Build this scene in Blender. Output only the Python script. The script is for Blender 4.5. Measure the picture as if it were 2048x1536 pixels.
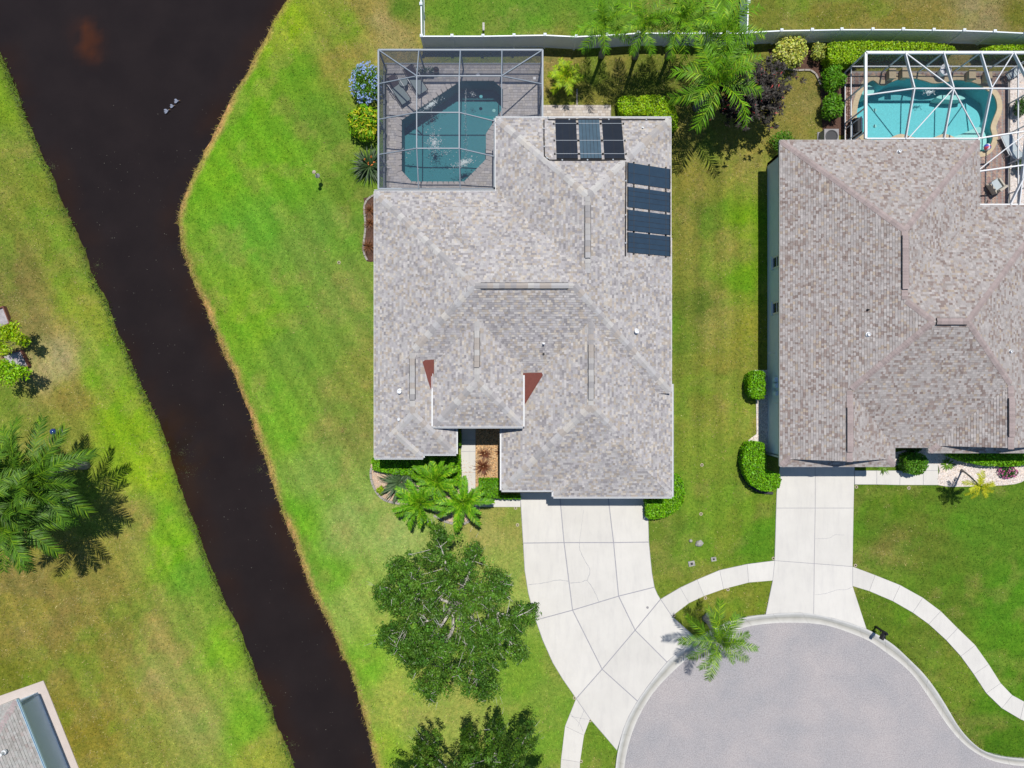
import bpy, math, random
import numpy as np
from mathutils import Vector, Matrix
from mathutils.geometry import tessellate_polygon
from mathutils.noise import noise as pnoise

random.seed(11)
rng = np.random.default_rng(11)
for o in list(bpy.data.objects):
    bpy.data.objects.remove(o, do_unlink=True)
scene = bpy.context.scene
COL = scene.collection

# ------------------------------------------------------------------ camera, sky, sun, exposure
S = 0.0296          # metres on the ground per photograph pixel
H = 42.0            # camera height
cam_d = bpy.data.cameras.new('camera')
cam_d.sensor_fit = 'HORIZONTAL'
cam_d.angle = 2 * math.atan(1024 * S / H)
cam_d.clip_start = 0.5
cam_d.clip_end = 3000
cam = bpy.data.objects.new('camera', cam_d)
cam.location = (0, 0, H)
cam.rotation_euler = (0, 0, 0)
COL.objects.link(cam)
scene.camera = cam

SUN_EL = math.radians(72.3)
SUN_DIR = Vector((0.19, 0.98, 0)).normalized()
sd = Vector((SUN_DIR.x * math.cos(SUN_EL), SUN_DIR.y * math.cos(SUN_EL), math.sin(SUN_EL)))
world = bpy.data.worlds.new('World')
scene.world = world
world.use_nodes = True
wn = world.node_tree.nodes
wl = world.node_tree.links
bg = wn['Background']
sky = wn.new('ShaderNodeTexSky')
sky.sky_type = 'NISHITA'
sky.sun_disc = False
sky.sun_elevation = SUN_EL
sky.sun_rotation = math.atan2(SUN_DIR.x, SUN_DIR.y)
sky.air_density = 1.0
sky.dust_density = 0.0
sky.ozone_density = 5.0
wl.new(sky.outputs[0], bg.inputs[0])
bg.inputs[1].default_value = 0.09
sun_d = bpy.data.lights.new('sun', 'SUN')
sun_d.energy = 4.6
sun_d.angle = math.radians(0.53)
sun_d.color = (1.0, 0.965, 0.91)
sun = bpy.data.objects.new('sun', sun_d)
sun.rotation_euler = sd.to_track_quat('Z', 'Y').to_euler()
sun.location = (0, 0, 60)
COL.objects.link(sun)
scene.view_settings.view_transform = 'Standard'
scene.view_settings.look = 'None'
scene.view_settings.gamma = 1.0
scene.view_settings.use_curve_mapping = False
scene.view_settings.exposure = 0.0

# ------------------------------------------------------------------ helpers
def P(px, py, z=0.0):
    k = S * (1 - z / H)
    return Vector(((px - 1024) * k, (768 - py) * k, z))
def P2(px, py, z=0.0):
    k = S * (1 - z / H)
    return ((px - 1024) * k, (768 - py) * k)
def lin(c):
    return tuple(((v / 255) / 12.92 if v <= 10 else (((v / 255) + 0.055) / 1.055) ** 2.4) for v in c)

def tag(o, label=None, cat=None, group=None, kind=None):
    if label: o['label'] = label
    if cat: o['category'] = cat
    if group: o['group'] = group
    if kind: o['kind'] = kind
    return o

def link(o, parent=None):
    COL.objects.link(o)
    if parent is not None:
        o.parent = parent
        o.matrix_parent_inverse = world_inv(parent)
    return o
def world_inv(p):
    if p.parent is not None:
        m = p.parent.matrix_basis @ p.matrix_parent_inverse @ p.matrix_basis
    else:
        m = p.matrix_basis.copy()
    return m.inverted()

def root(name, loc, label, cat, group=None, kind=None):
    o = bpy.data.objects.new(name, None)
    o.empty_display_size = 0.3
    o.location = loc
    COL.objects.link(o)
    # matrix_basis follows location immediately
    return tag(o, label, cat, group, kind)

class MB:
    """collects polygons; colours per face optional"""
    def __init__(self):
        self.v = []; self.f = []; self.c = []; self.col = None
    def poly(self, pts, col=None):
        i = len(self.v)
        self.v.extend([tuple(p) for p in pts])
        self.f.append(tuple(range(i, i + len(pts))))
        c = col or self.col or (1, 1, 1)
        self.c.extend([c] * len(pts))
        return self
    def raw(self, verts, faces, col=None):
        i = len(self.v)
        self.v.extend([tuple(p) for p in verts])
        self.f.extend([tuple(i + k for k in f) for f in faces])
        c = col or self.col or (1, 1, 1)
        self.c.extend([c] * len(verts))
        return self
    def box(self, lo, hi, col=None):
        x0, y0, z0 = lo; x1, y1, z1 = hi
        v = [(x0,y0,z0),(x1,y0,z0),(x1,y1,z0),(x0,y1,z0),(x0,y0,z1),(x1,y0,z1),(x1,y1,z1),(x0,y1,z1)]
        return self.raw(v, [(0,3,2,1),(4,5,6,7),(0,1,5,4),(1,2,6,5),(2,3,7,6),(3,0,4,7)], col)
    def obox(self, c, ax, ay, az, col=None):
        c = Vector(c); ax = Vector(ax); ay = Vector(ay); az = Vector(az)
        v = []
        for sz in (-1, 1):
            for sx, sy in ((-1,-1),(1,-1),(1,1),(-1,1)):
                v.append(c + ax*sx + ay*sy + az*sz)
        return self.raw(v, [(0,3,2,1),(4,5,6,7),(0,1,5,4),(1,2,6,5),(2,3,7,6),(3,0,4,7)], col)
    def bar(self, p, q, w, h, col=None, up=(0,0,1)):
        p = Vector(p); q = Vector(q); d = q - p; L = d.length
        if L < 1e-6: return self
        d /= L; u = Vector(up)
        s = d.cross(u)
        if s.length < 1e-4: s = d.cross(Vector((1,0,0)))
        s.normalize(); n = s.cross(d)
        return self.obox((p+q)/2, d*(L/2), s*(w/2), n*(h/2), col)
    def tube(self, pts, radii, n=8, col=None, caps=True):
        pts = [Vector(p) for p in pts]
        if not hasattr(radii, '__len__'): radii = [radii]*len(pts)
        rings = []; verts = []
        ref = None
        for i, p in enumerate(pts):
            d = (pts[min(i+1, len(pts)-1)] - pts[max(i-1, 0)])
            if d.length < 1e-9: d = Vector((0,0,1))
            d.normalize()
            if ref is None:
                ref = Vector((1,0,0)) if abs(d.x) < 0.8 else Vector((0,1,0))
            a = (ref - d*ref.dot(d)).normalized(); b = d.cross(a); ref = a
            for k in range(n):
                t = 2*math.pi*k/n
                verts.append(p + (a*math.cos(t) + b*math.sin(t))*radii[i])
        faces = []
        for i in range(len(pts)-1):
            for k in range(n):
                faces.append((i*n+k, i*n+(k+1)%n, (i+1)*n+(k+1)%n, (i+1)*n+k))
        if caps:
            faces.append(tuple(range(n-1, -1, -1)))
            faces.append(tuple((len(pts)-1)*n+k for k in range(n)))
        return self.raw(verts, faces, col)
    def lathe(self, c, prof, n=16, col=None):
        c = Vector(c); verts = []; faces = []
        for r, z in prof:
            for k in range(n):
                t = 2*math.pi*k/n
                verts.append(c + Vector((r*math.cos(t), r*math.sin(t), z)))
        for i in range(len(prof)-1):
            for k in range(n):
                faces.append((i*n+k, i*n+(k+1)%n, (i+1)*n+(k+1)%n, (i+1)*n+k))
        faces.append(tuple(range(n-1, -1, -1)))
        faces.append(tuple((len(prof)-1)*n+k for k in range(n)))
        return self.raw(verts, faces, col)
    def prism(self, poly, z0, z1, col=None):
        if area2(poly) < 0: poly = poly[::-1]
        n = len(poly)
        v = [(p[0], p[1], z0) for p in poly] + [(p[0], p[1], z1) for p in poly]
        f = [tuple(range(n-1, -1, -1)), tuple(range(n, 2*n))]
        f += [(i, (i+1) % n, n+(i+1) % n, n+i) for i in range(n)]
        return self.raw(v, f, col)
    def build(self, name, material, parent=None, smooth=False, colors=False):
        me = bpy.data.meshes.new(name)
        me.from_pydata(self.v, [], self.f)
        if colors:
            a = me.attributes.new('Col', 'FLOAT_COLOR', 'POINT')
            arr = np.ones((len(self.v), 4), dtype=np.float32)
            arr[:, :3] = np.array(self.c, dtype=np.float32)
            a.data.foreach_set('color', arr.ravel())
        if smooth:
            me.shade_smooth()
        me.materials.append(material)
        me.validate()
        o = bpy.data.objects.new(name, me)
        return link(o, parent)

def area2(poly):
    return sum(poly[i][0]*poly[(i+1) % len(poly)][1] - poly[(i+1) % len(poly)][0]*poly[i][1] for i in range(len(poly)))

def array_mesh(name, verts, quads, material, parent=None, cols=None, smooth=False):
    verts = np.asarray(verts, dtype=np.float32); quads = np.asarray(quads, dtype=np.int32)
    k = quads.shape[1]
    me = bpy.data.meshes.new(name)
    me.vertices.add(len(verts)); me.vertices.foreach_set('co', verts.ravel())
    me.loops.add(quads.size); me.loops.foreach_set('vertex_index', quads.ravel())
    me.polygons.add(len(quads))
    me.polygons.foreach_set('loop_start', np.arange(0, quads.size, k, dtype=np.int32))
    me.update(calc_edges=True)
    if cols is not None:
        a = me.attributes.new('Col', 'FLOAT_COLOR', 'POINT')
        arr = np.ones((len(verts), 4), dtype=np.float32); arr[:, :3] = cols
        a.data.foreach_set('color', arr.ravel())
    if smooth: me.shade_smooth()
    me.materials.append(material)
    o = bpy.data.objects.new(name, me)
    return link(o, parent)

def inst(name, mesh, parent, M):
    """part sharing mesh data, placed by a world matrix"""
    o = bpy.data.objects.new(name, mesh)
    COL.objects.link(o)
    o.parent = parent
    o.matrix_parent_inverse = world_inv(parent)
    o.matrix_basis = M
    return o

def smooth(pts, per=6, closed=False):
    pts = [Vector((p[0], p[1])) for p in pts]; n = len(pts); out = []
    rngi = range(n) if closed else range(n-1)
    for i in rngi:
        if closed: p0, p1, p2, p3 = pts[i-1], pts[i], pts[(i+1) % n], pts[(i+2) % n]
        else: p0, p1, p2, p3 = pts[max(i-1, 0)], pts[i], pts[i+1], pts[min(i+2, n-1)]
        for k in range(per):
            t = k/per
            q = 0.5*((2*p1) + (p2-p0)*t + (2*p0-5*p1+4*p2-p3)*t*t + (3*p1-p0-3*p2+p3)*t**3)
            out.append((q.x, q.y))
    if not closed: out.append((pts[-1].x, pts[-1].y))
    return out
def resample(pts, n):
    pts = np.array(pts, dtype=float)
    d = np.r_[0, np.cumsum(np.linalg.norm(np.diff(pts, axis=0), axis=1))]
    t = np.linspace(0, d[-1], n)
    return [(np.interp(a, d, pts[:, 0]), np.interp(a, d, pts[:, 1])) for a in t]
def offset_poly(poly, d):
    """inset (d>0) a simple polygon"""
    if area2(poly) < 0: poly = poly[::-1]
    out = []; n = len(poly)
    for i in range(n):
        a = Vector(poly[i-1]); b = Vector(poly[i]); c = Vector(poly[(i+1) % n])
        u = (b-a); w = (c-b)
        if u.length < 1e-6 or w.length < 1e-6: continue
        u.normalize(); w.normalize()
        n1 = Vector((-u.y, u.x)); n2 = Vector((-w.y, w.x))
        m = n1 + n2
        if m.length < 1e-4: m = n1
        m.normalize()
        s = d / max(0.35, m.dot(n1))
        out.append((b.x + m.x*s, b.y + m.y*s))
    return out
def in_poly(x, y, poly):
    x = np.asarray(x); y = np.asarray(y)
    inside = np.zeros(x.shape, bool); n = len(poly)
    for i in range(n):
        x0, y0 = poly[i-1]; x1, y1 = poly[i]
        c = ((y0 > y) != (y1 > y))
        with np.errstate(divide='ignore', invalid='ignore'):
            xi = (x1-x0)*(y-y0)/(y1-y0 if y1 != y0 else 1e-9) + x0
        inside ^= c & (x < xi)
    return inside
def dist_poly(x, y, poly, closed=True):
    x = np.asarray(x); y = np.asarray(y)
    best = np.full(x.shape, 1e9); n = len(poly)
    for i in range(0 if closed else 1, n):
        x0, y0 = poly[i-1]; x1, y1 = poly[i]
        dx, dy = x1-x0, y1-y0; L = dx*dx+dy*dy + 1e-12
        t = np.clip(((x-x0)*dx+(y-y0)*dy)/L, 0, 1)
        best = np.minimum(best, np.hypot(x-x0-t*dx, y-y0-t*dy))
    return best
def sheet(mb, outer, holes, z, col=None):
    """flat polygon with holes"""
    loops = [[Vector((p[0], p[1], z)) for p in outer]] + [[Vector((p[0], p[1], z)) for p in h] for h in holes]
    tris = tessellate_polygon(loops)
    flat = [p for l in loops for p in l]
    fs = []
    for t in tris:
        a, b, c = (flat[i] for i in t)
        if (b-a).cross(c-a).z < 0: t = (t[0], t[2], t[1])
        fs.append(tuple(t))
    mb.raw(flat, fs, col)
def vnoise(x, y, seed=0):
    """smooth value noise, vectorised"""
    xi = np.floor(x).astype(np.int64); yi = np.floor(y).astype(np.int64)
    xf = x-xi; yf = y-yi
    def h(a, b):
        n = (a*374761393 + b*668265263 + seed*974634533) & 0x7fffffff
        n = ((n ^ (n >> 13)) * 1274126177) & 0x7fffffff
        return ((n ^ (n >> 16)) & 0xffff) / 65535.0
    u = xf*xf*(3-2*xf); v = yf*yf*(3-2*yf)
    return (h(xi, yi)*(1-u)+h(xi+1, yi)*u)*(1-v) + (h(xi, yi+1)*(1-u)+h(xi+1, yi+1)*u)*v
def fbm(x, y, sc, seed=0, oct=3):
    r = 0; a = 0.5; t = 0
    for i in range(oct):
        r = r + a*vnoise(x*sc, y*sc, seed+i*17); t += a; a *= 0.5; sc *= 2.03
    return r/t

# ------------------------------------------------------------------ materials
def mat(name, color=(0.5, 0.5, 0.5), rough=0.8, attr=False, vary=0.0, scale=4.0, bump=0.0, bscale=30.0, rnd=0.0,
        metal=0.0, spec=0.5, trans=0.0, palette=None, detail=6.0, stain=0.0):
    m = bpy.data.materials.new(name); m.use_nodes = True
    nt = m.node_tree; N = nt.nodes; L = nt.links
    b = N['Principled BSDF']
    b.inputs['Roughness'].default_value = rough
    b.inputs['Metallic'].default_value = metal
    b.inputs['Specular IOR Level'].default_value = spec
    rgb = N.new('ShaderNodeRGB'); rgb.outputs[0].default_value = (*color, 1)
    out = rgb.outputs[0]
    if palette:
        oi = N.new('ShaderNodeObjectInfo'); cr = N.new('ShaderNodeValToRGB')
        cr.color_ramp.interpolation = 'CONSTANT'
        while len(cr.color_ramp.elements) < len(palette): cr.color_ramp.elements.new(0.5)
        for i, c in enumerate(palette):
            cr.color_ramp.elements[i].position = i/len(palette); cr.color_ramp.elements[i].color = (*c, 1)
        L.new(oi.outputs['Random'], cr.inputs[0]); out = cr.outputs[0]
    geo = N.new('ShaderNodeNewGeometry')
    if attr:
        at = N.new('ShaderNodeAttribute'); at.attribute_name = 'Col'
        mx = N.new('ShaderNodeMix'); mx.data_type = 'RGBA'; mx.blend_type = 'MULTIPLY'
        mx.inputs[0].default_value = 1
        L.new(out, mx.inputs[6]); L.new(at.outputs['Color'], mx.inputs[7]); out = mx.outputs[2]
    if vary:
        nz = N.new('ShaderNodeTexNoise'); nz.inputs['Scale'].default_value = scale
        nz.inputs['Detail'].default_value = detail; nz.inputs['Roughness'].default_value = 0.65
        L.new(geo.outputs['Position'], nz.inputs['Vector'])
        mr = N.new('ShaderNodeMapRange'); mr.inputs['From Min'].default_value = 0.3; mr.inputs['From Max'].default_value = 0.7
        mr.inputs['To Min'].default_value = 1-vary; mr.inputs['To Max'].default_value = 1+vary
        L.new(nz.outputs['Fac'], mr.inputs['Value'])
        mx = N.new('ShaderNodeVectorMath'); mx.operation = 'SCALE'
        L.new(out, mx.inputs[0]); L.new(mr.outputs[0], mx.inputs['Scale']); out = mx.outputs[0]
    if stain:
        mp = N.new('ShaderNodeMapping'); mp.inputs['Rotation'].default_value = (0, 0, 0.5); mp.inputs['Scale'].default_value = (2.6, 0.5, 1)
        L.new(geo.outputs['Position'], mp.inputs['Vector'])
        nz = N.new('ShaderNodeTexNoise'); nz.inputs['Scale'].default_value = 1.1; nz.inputs['Detail'].default_value = 9; nz.inputs['Roughness'].default_value = 0.7
        L.new(mp.outputs[0], nz.inputs['Vector'])
        cr = N.new('ShaderNodeValToRGB'); e = cr.color_ramp.elements
        e[0].position = 0.34; e[0].color = (1-stain, 1-stain, 1-stain*0.85, 1); e[1].position = 0.52; e[1].color = (1, 1, 1, 1)
        L.new(nz.outputs['Fac'], cr.inputs[0])
        mx = N.new('ShaderNodeMix'); mx.data_type = 'RGBA'; mx.blend_type = 'MULTIPLY'; mx.inputs[0].default_value = 1
        L.new(out, mx.inputs[6]); L.new(cr.outputs[0], mx.inputs[7]); out = mx.outputs[2]
    if rnd:
        oi = N.new('ShaderNodeObjectInfo')
        mr = N.new('ShaderNodeMapRange'); mr.inputs['To Min'].default_value = 1-rnd; mr.inputs['To Max'].default_value = 1+rnd
        L.new(oi.outputs['Random'], mr.inputs['Value'])
        mx = N.new('ShaderNodeVectorMath'); mx.operation = 'SCALE'
        L.new(out, mx.inputs[0]); L.new(mr.outputs[0], mx.inputs['Scale']); out = mx.outputs[0]
    L.new(out, b.inputs['Base Color'])
    if bump:
        nz = N.new('ShaderNodeTexNoise'); nz.inputs['Scale'].default_value = bscale; nz.inputs['Detail'].default_value = 4
        L.new(geo.outputs['Position'], nz.inputs['Vector'])
        bp = N.new('ShaderNodeBump'); bp.inputs['Strength'].default_value = bump; bp.inputs['Distance'].default_value = 0.05
        L.new(nz.outputs['Fac'], bp.inputs['Height']); L.new(bp.outputs[0], b.inputs['Normal'])
    if trans:
        tr = N.new('ShaderNodeBsdfTranslucent'); ms = N.new('ShaderNodeMixShader'); ms.inputs[0].default_value = trans
        L.new(out, tr.inputs['Color']); L.new(b.outputs[0], ms.inputs[1]); L.new(tr.outputs[0], ms.inputs[2])
        L.new(ms.outputs[0], N['Material Output'].inputs[0])
    return m

def screen_mat(name, color, opacity):
    m = bpy.data.materials.new(name); m.use_nodes = True
    N = m.node_tree.nodes; L = m.node_tree.links
    b = N['Principled BSDF']; b.inputs['Base Color'].default_value = (*color, 1); b.inputs['Roughness'].default_value = 0.7
    t = N.new('ShaderNodeBsdfTransparent'); ms = N.new('ShaderNodeMixShader'); ms.inputs[0].default_value = opacity
    L.new(t.outputs[0], ms.inputs[1]); L.new(b.outputs[0], ms.inputs[2]); L.new(ms.outputs[0], N['Material Output'].inputs[0])
    return m
def pool_water_mat(name, tint, bscale, bstr):
    m = bpy.data.materials.new(name); m.use_nodes = True
    N = m.node_tree.nodes; L = m.node_tree.links
    N.remove(N['Principled BSDF'])
    t = N.new('ShaderNodeBsdfTransparent'); t.inputs[0].default_value = (*tint, 1)
    g = N.new('ShaderNodeBsdfGlossy'); g.inputs['Roughness'].default_value = 0.06
    f = N.new('ShaderNodeFresnel'); f.inputs['IOR'].default_value = 1.33
    geo = N.new('ShaderNodeNewGeometry')
    nz = N.new('ShaderNodeTexNoise'); nz.inputs['Scale'].default_value = bscale; nz.inputs['Detail'].default_value = 3
    L.new(geo.outputs['Position'], nz.inputs['Vector'])
    bp = N.new('ShaderNodeBump'); bp.inputs['Strength'].default_value = bstr; bp.inputs['Distance'].default_value = 0.04
    L.new(nz.outputs['Fac'], bp.inputs['Height']); L.new(bp.outputs[0], g.inputs['Normal']); L.new(bp.outputs[0], f.inputs['Normal'])
    ms = N.new('ShaderNodeMixShader')
    L.new(f.outputs[0], ms.inputs[0]); L.new(t.outputs[0], ms.inputs[1]); L.new(g.outputs[0], ms.inputs[2])
    L.new(ms.outputs[0], N['Material Output'].inputs[0])
    return m

M = {}
M['concrete'] = mat('concrete', (0.575, 0.55, 0.505), 0.85, vary=0.05, scale=0.6, detail=10, stain=0.07, bump=0.15, bscale=60, rnd=0.04)
M['concrete_joint'] = mat('concrete_joint', (0.30, 0.295, 0.32), 0.9, vary=0.1, scale=5)
M['crack'] = mat('crack', (0.27, 0.27, 0.30), 0.9)
M['kerb'] = mat('kerb', (0.50, 0.49, 0.465), 0.85, attr=True, vary=0.09, scale=2.0, bump=0.2, bscale=40)
M['shingle'] = mat('shingle', (0.755, 0.735, 0.715), 0.92, attr=True, vary=0.13, scale=22, bump=0.3, bscale=120, spec=0.2)
M['white_metal'] = mat('white_metal', (0.64, 0.65, 0.66), 0.45)
M['grey_metal'] = mat('grey_metal', (0.21, 0.245, 0.285), 0.5, vary=0.05)
M['stucco'] = mat('stucco', (0.55, 0.54, 0.50), 0.9, vary=0.05, bump=0.2, bscale=40)
M['stucco_white'] = mat('stucco_white', (0.58, 0.70, 0.80), 0.9, vary=0.04, scale=1.5, bump=0.2, bscale=40)
M['glass'] = mat('glass', (0.02, 0.03, 0.04), 0.08)
M['dark'] = mat('dark', (0.015, 0.016, 0.02), 0.6)
M['black_paint'] = mat('black_paint', (0.012, 0.012, 0.014), 0.6, spec=0.3)
M['vinyl'] = mat('vinyl', (0.76, 0.80, 0.83), 0.45, vary=0.04, scale=1.2)
M['membrane'] = mat('membrane', (0.16, 0.045, 0.032), 0.85, vary=0.12, scale=6)
M['solar'] = mat('solar', (0.012, 0.015, 0.024), 0.38, vary=0.15, scale=3)
M['solar_blue'] = mat('solar_blue', (0.022, 0.045, 0.075), 0.42, vary=0.12, scale=3)
M['solar_grey'] = mat('solar_grey', (0.055, 0.095, 0.13), 0.45, vary=0.12, scale=3)
M['paver'] = mat('paver', (1, 1, 1), 0.9, attr=True, vary=0.08, scale=18, bump=0.2, bscale=80)
M['paver_joint'] = mat('paver_joint', (0.24, 0.22, 0.21), 0.95)
M['coping'] = mat('coping', (0.46, 0.37, 0.24), 0.85, vary=0.08, scale=6, rnd=0.05)
M['coping_grey'] = mat('coping_grey', (0.40, 0.365, 0.35), 0.85, vary=0.08, scale=6, rnd=0.08)
M['plaster_teal'] = mat('plaster_teal', (0.055, 0.225, 0.25), 0.8, vary=0.12, scale=14)
M['plaster_aqua'] = mat('plaster_aqua', (0.19, 0.49, 0.52), 0.8, vary=0.10, scale=9)
M['plaster_light'] = mat('plaster_light', (0.42, 0.58, 0.54), 0.8, vary=0.06)
M['pool_water'] = pool_water_mat('pool_water', (0.80, 0.96, 0.98), 4, 0.12)
M['pool_water_bright'] = pool_water_mat('pool_water_bright', (0.78, 0.97, 0.98), 5, 0.3)
M['foam'] = mat('foam', (0.75, 0.80, 0.80), 0.6)
M['screen_roof'] = screen_mat('screen_roof', (0.06, 0.078, 0.125), 0.27)
M['screen_wall'] = screen_mat('screen_wall', (0.055, 0.07, 0.13), 0.55)
M['screen_clear'] = screen_mat('screen_clear', (0.06, 0.065, 0.08), 0.06)
M['screen_wall_b'] = screen_mat('screen_wall_b', (0.04, 0.05, 0.07), 0.42)
M['mulch'] = mat('mulch', (0.46, 0.31, 0.17), 0.95, attr=True, vary=0.35, scale=14, bump=0.6, bscale=40)
M['mulch_dark'] = mat('mulch_dark', (0.09, 0.045, 0.03), 0.95, vary=0.4, scale=12, bump=0.6, bscale=40)
M['gravel'] = mat('gravel', (0.50, 0.38, 0.28), 0.95, attr=True, vary=0.2, scale=18, bump=0.6, bscale=50)
M['gravel_white'] = mat('gravel_white', (0.64, 0.575, 0.53), 0.95, attr=True, vary=0.2, scale=16, bump=0.6, bscale=50)
M['edging'] = mat('edging', (0.30, 0.27, 0.24), 0.9, vary=0.15)
M['rubber_edging'] = mat('rubber_edging', (0.02, 0.02, 0.022), 0.6)
M['leaf'] = mat('leaf', (1, 1, 1), 0.5, attr=True, spec=0.35, trans=0.28)
M['leaf_gloss'] = mat('leaf_gloss', (1, 1, 1), 0.55, attr=True, spec=0.28, trans=0.14, rnd=0.16)
M['grass'] = mat('grass', (1, 1, 1), 0.75, attr=True, spec=0.15, trans=0.15)
M['bark'] = mat('bark', (0.21, 0.19, 0.165), 0.95, vary=0.3, scale=14, bump=0.8, bscale=30)
M['bark_pale'] = mat('bark_pale', (0.50, 0.47, 0.43), 0.95, vary=0.25, scale=14, bump=0.6, bscale=30)
M['palm_trunk'] = mat('palm_trunk', (0.23, 0.21, 0.20), 0.9, vary=0.25, scale=10, bump=0.6, bscale=25)
M['petal'] = mat('petal', (1, 1, 1), 0.6, attr=True, trans=0.2)
M['sling'] = mat('sling', (0.16, 0.20, 0.205), 0.7, vary=0.08, scale=20)
M['sling_light'] = mat('sling_light', (0.36, 0.41, 0.43), 0.6, vary=0.05)
M['cushion'] = mat('cushion', (0.075, 0.055, 0.06), 0.8)
M['wicker'] = mat('wicker', (0.40, 0.36, 0.29), 0.7, vary=0.1)
M['wood_red'] = mat('wood_red', (0.17, 0.065, 0.045), 0.85, vary=0.25, scale=8)
M['sand'] = mat('sand', (0.36, 0.33, 0.34), 0.95, vary=0.25, scale=5, bump=0.4)
M['stone'] = mat('stone', (0.32, 0.31, 0.28), 0.9, vary=0.3, scale=6, bump=0.5, bscale=12)
M['blue_glaze'] = mat('blue_glaze', (0.02, 0.04, 0.16), 0.12)
M['terracotta'] = mat('terracotta', (0.45, 0.16, 0.07), 0.8)
M['plumage'] = mat('plumage', (0.20, 0.22, 0.28), 0.8, vary=0.25, scale=20)
M['bill'] = mat('bill', (0.48, 0.26, 0.07), 0.6)
M['concrete_ring'] = mat('concrete_ring', (0.45, 0.37, 0.28), 0.9)
M['plastic_grey'] = mat('plastic_grey', (0.25, 0.24, 0.24), 0.7, vary=0.1)
M['ball_red'] = mat('ball_red', (0.60, 0.08, 0.12), 0.4)
M['ball_white'] = mat('ball_white', (0.75, 0.75, 0.78), 0.4)
M['ball_blue'] = mat('ball_blue', (0.08, 0.10, 0.45), 0.4)

# asphalt: light grey-mauve aggregate
def asphalt_mat():
    m = bpy.data.materials.new('asphalt'); m.use_nodes = True
    N = m.node_tree.nodes; L = m.node_tree.links; b = N['Principled BSDF']; b.inputs['Roughness'].default_value = 0.9
    geo = N.new('ShaderNodeNewGeometry')
    def noise(sc, det=4, ro=0.6):
        n = N.new('ShaderNodeTexNoise'); n.inputs['Scale'].default_value = sc; n.inputs['Detail'].default_value = det
        n.inputs['Roughness'].default_value = ro; L.new(geo.outputs['Position'], n.inputs['Vector']); return n
    n1 = noise(16, 5, 0.85); n2 = noise(0.35, 5)
    r1 = N.new('ShaderNodeValToRGB'); e = r1.color_ramp.elements
    e[0].position = 0.40; e[0].color = (0.262, 0.250, 0.250, 1); e[1].position = 0.62; e[1].color = (0.435, 0.420, 0.418, 1)
    L.new(n1.outputs['Fac'], r1.inputs[0])
    r2 = N.new('ShaderNodeValToRGB'); e = r2.color_ramp.elements
    e[0].position = 0.35; e[0].color = (0.88, 0.88, 0.90, 1); e[1].position = 0.68; e[1].color = (1.08, 1.02, 1.0, 1)
    L.new(n2.outputs['Fac'], r2.inputs[0])
    mx = N.new('ShaderNodeMix'); mx.data_type = 'RGBA'; mx.blend_type = 'MULTIPLY'; mx.inputs[0].default_value = 1
    L.new(r1.outputs[0], mx.inputs[6]); L.new(r2.outputs[0], mx.inputs[7]); L.new(mx.outputs[2], b.inputs['Base Color'])
    bp = N.new('ShaderNodeBump'); bp.inputs['Strength'].default_value = 0.35; bp.inputs['Distance'].default_value = 0.02
    L.new(n1.outputs['Fac'], bp.inputs['Height']); L.new(bp.outputs[0], b.inputs['Normal'])
    return m
M['asphalt'] = asphalt_mat()

# lawn soil: colour attribute broken up by several noises
def lawn_mat():
    m = bpy.data.materials.new('lawn'); m.use_nodes = True
    N = m.node_tree.nodes; L = m.node_tree.links; b = N['Principled BSDF']
    b.inputs['Roughness'].default_value = 0.9; b.inputs['Specular IOR Level'].default_value = 0.1
    geo = N.new('ShaderNodeNewGeometry'); at = N.new('ShaderNodeAttribute'); at.attribute_name = 'Col'
    col = at.outputs['Color']
    def layer(col, sc, det, lo, hi, c0, c1, ro=0.7):
        n = N.new('ShaderNodeTexNoise'); n.inputs['Scale'].default_value = sc; n.inputs['Detail'].default_value = det
        n.inputs['Roughness'].default_value = ro
        L.new(geo.outputs['Position'], n.inputs['Vector'])
        r = N.new('ShaderNodeValToRGB'); e = r.color_ramp.elements
        e[0].position = lo; e[0].color = (*c0, 1); e[1].position = hi; e[1].color = (*c1, 1)
        L.new(n.outputs['Fac'], r.inputs[0])
        mx = N.new('ShaderNodeMix'); mx.data_type = 'RGBA'; mx.blend_type = 'MULTIPLY'; mx.inputs[0].default_value = 1
        L.new(col, mx.inputs[6]); L.new(r.outputs[0], mx.inputs[7]); return mx.outputs[2], n
    col, _ = layer(col, 1.1, 6, 0.36, 0.66, (0.84, 0.92, 0.86), (1.20, 1.07, 1.12))
    col, n = layer(col, 4.5, 6, 0.36, 0.66, (0.62, 0.70, 0.66), (1.36, 1.24, 1.40), 0.85)
    L.new(col, b.inputs['Base Color'])
    bp = N.new('ShaderNodeBump'); bp.inputs['Strength'].default_value = 0.6; bp.inputs['Distance'].default_value = 0.06
    L.new(n.outputs['Fac'], bp.inputs['Height']); L.new(bp.outputs[0], b.inputs['Normal'])
    return m
M['lawn'] = lawn_mat()

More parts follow.
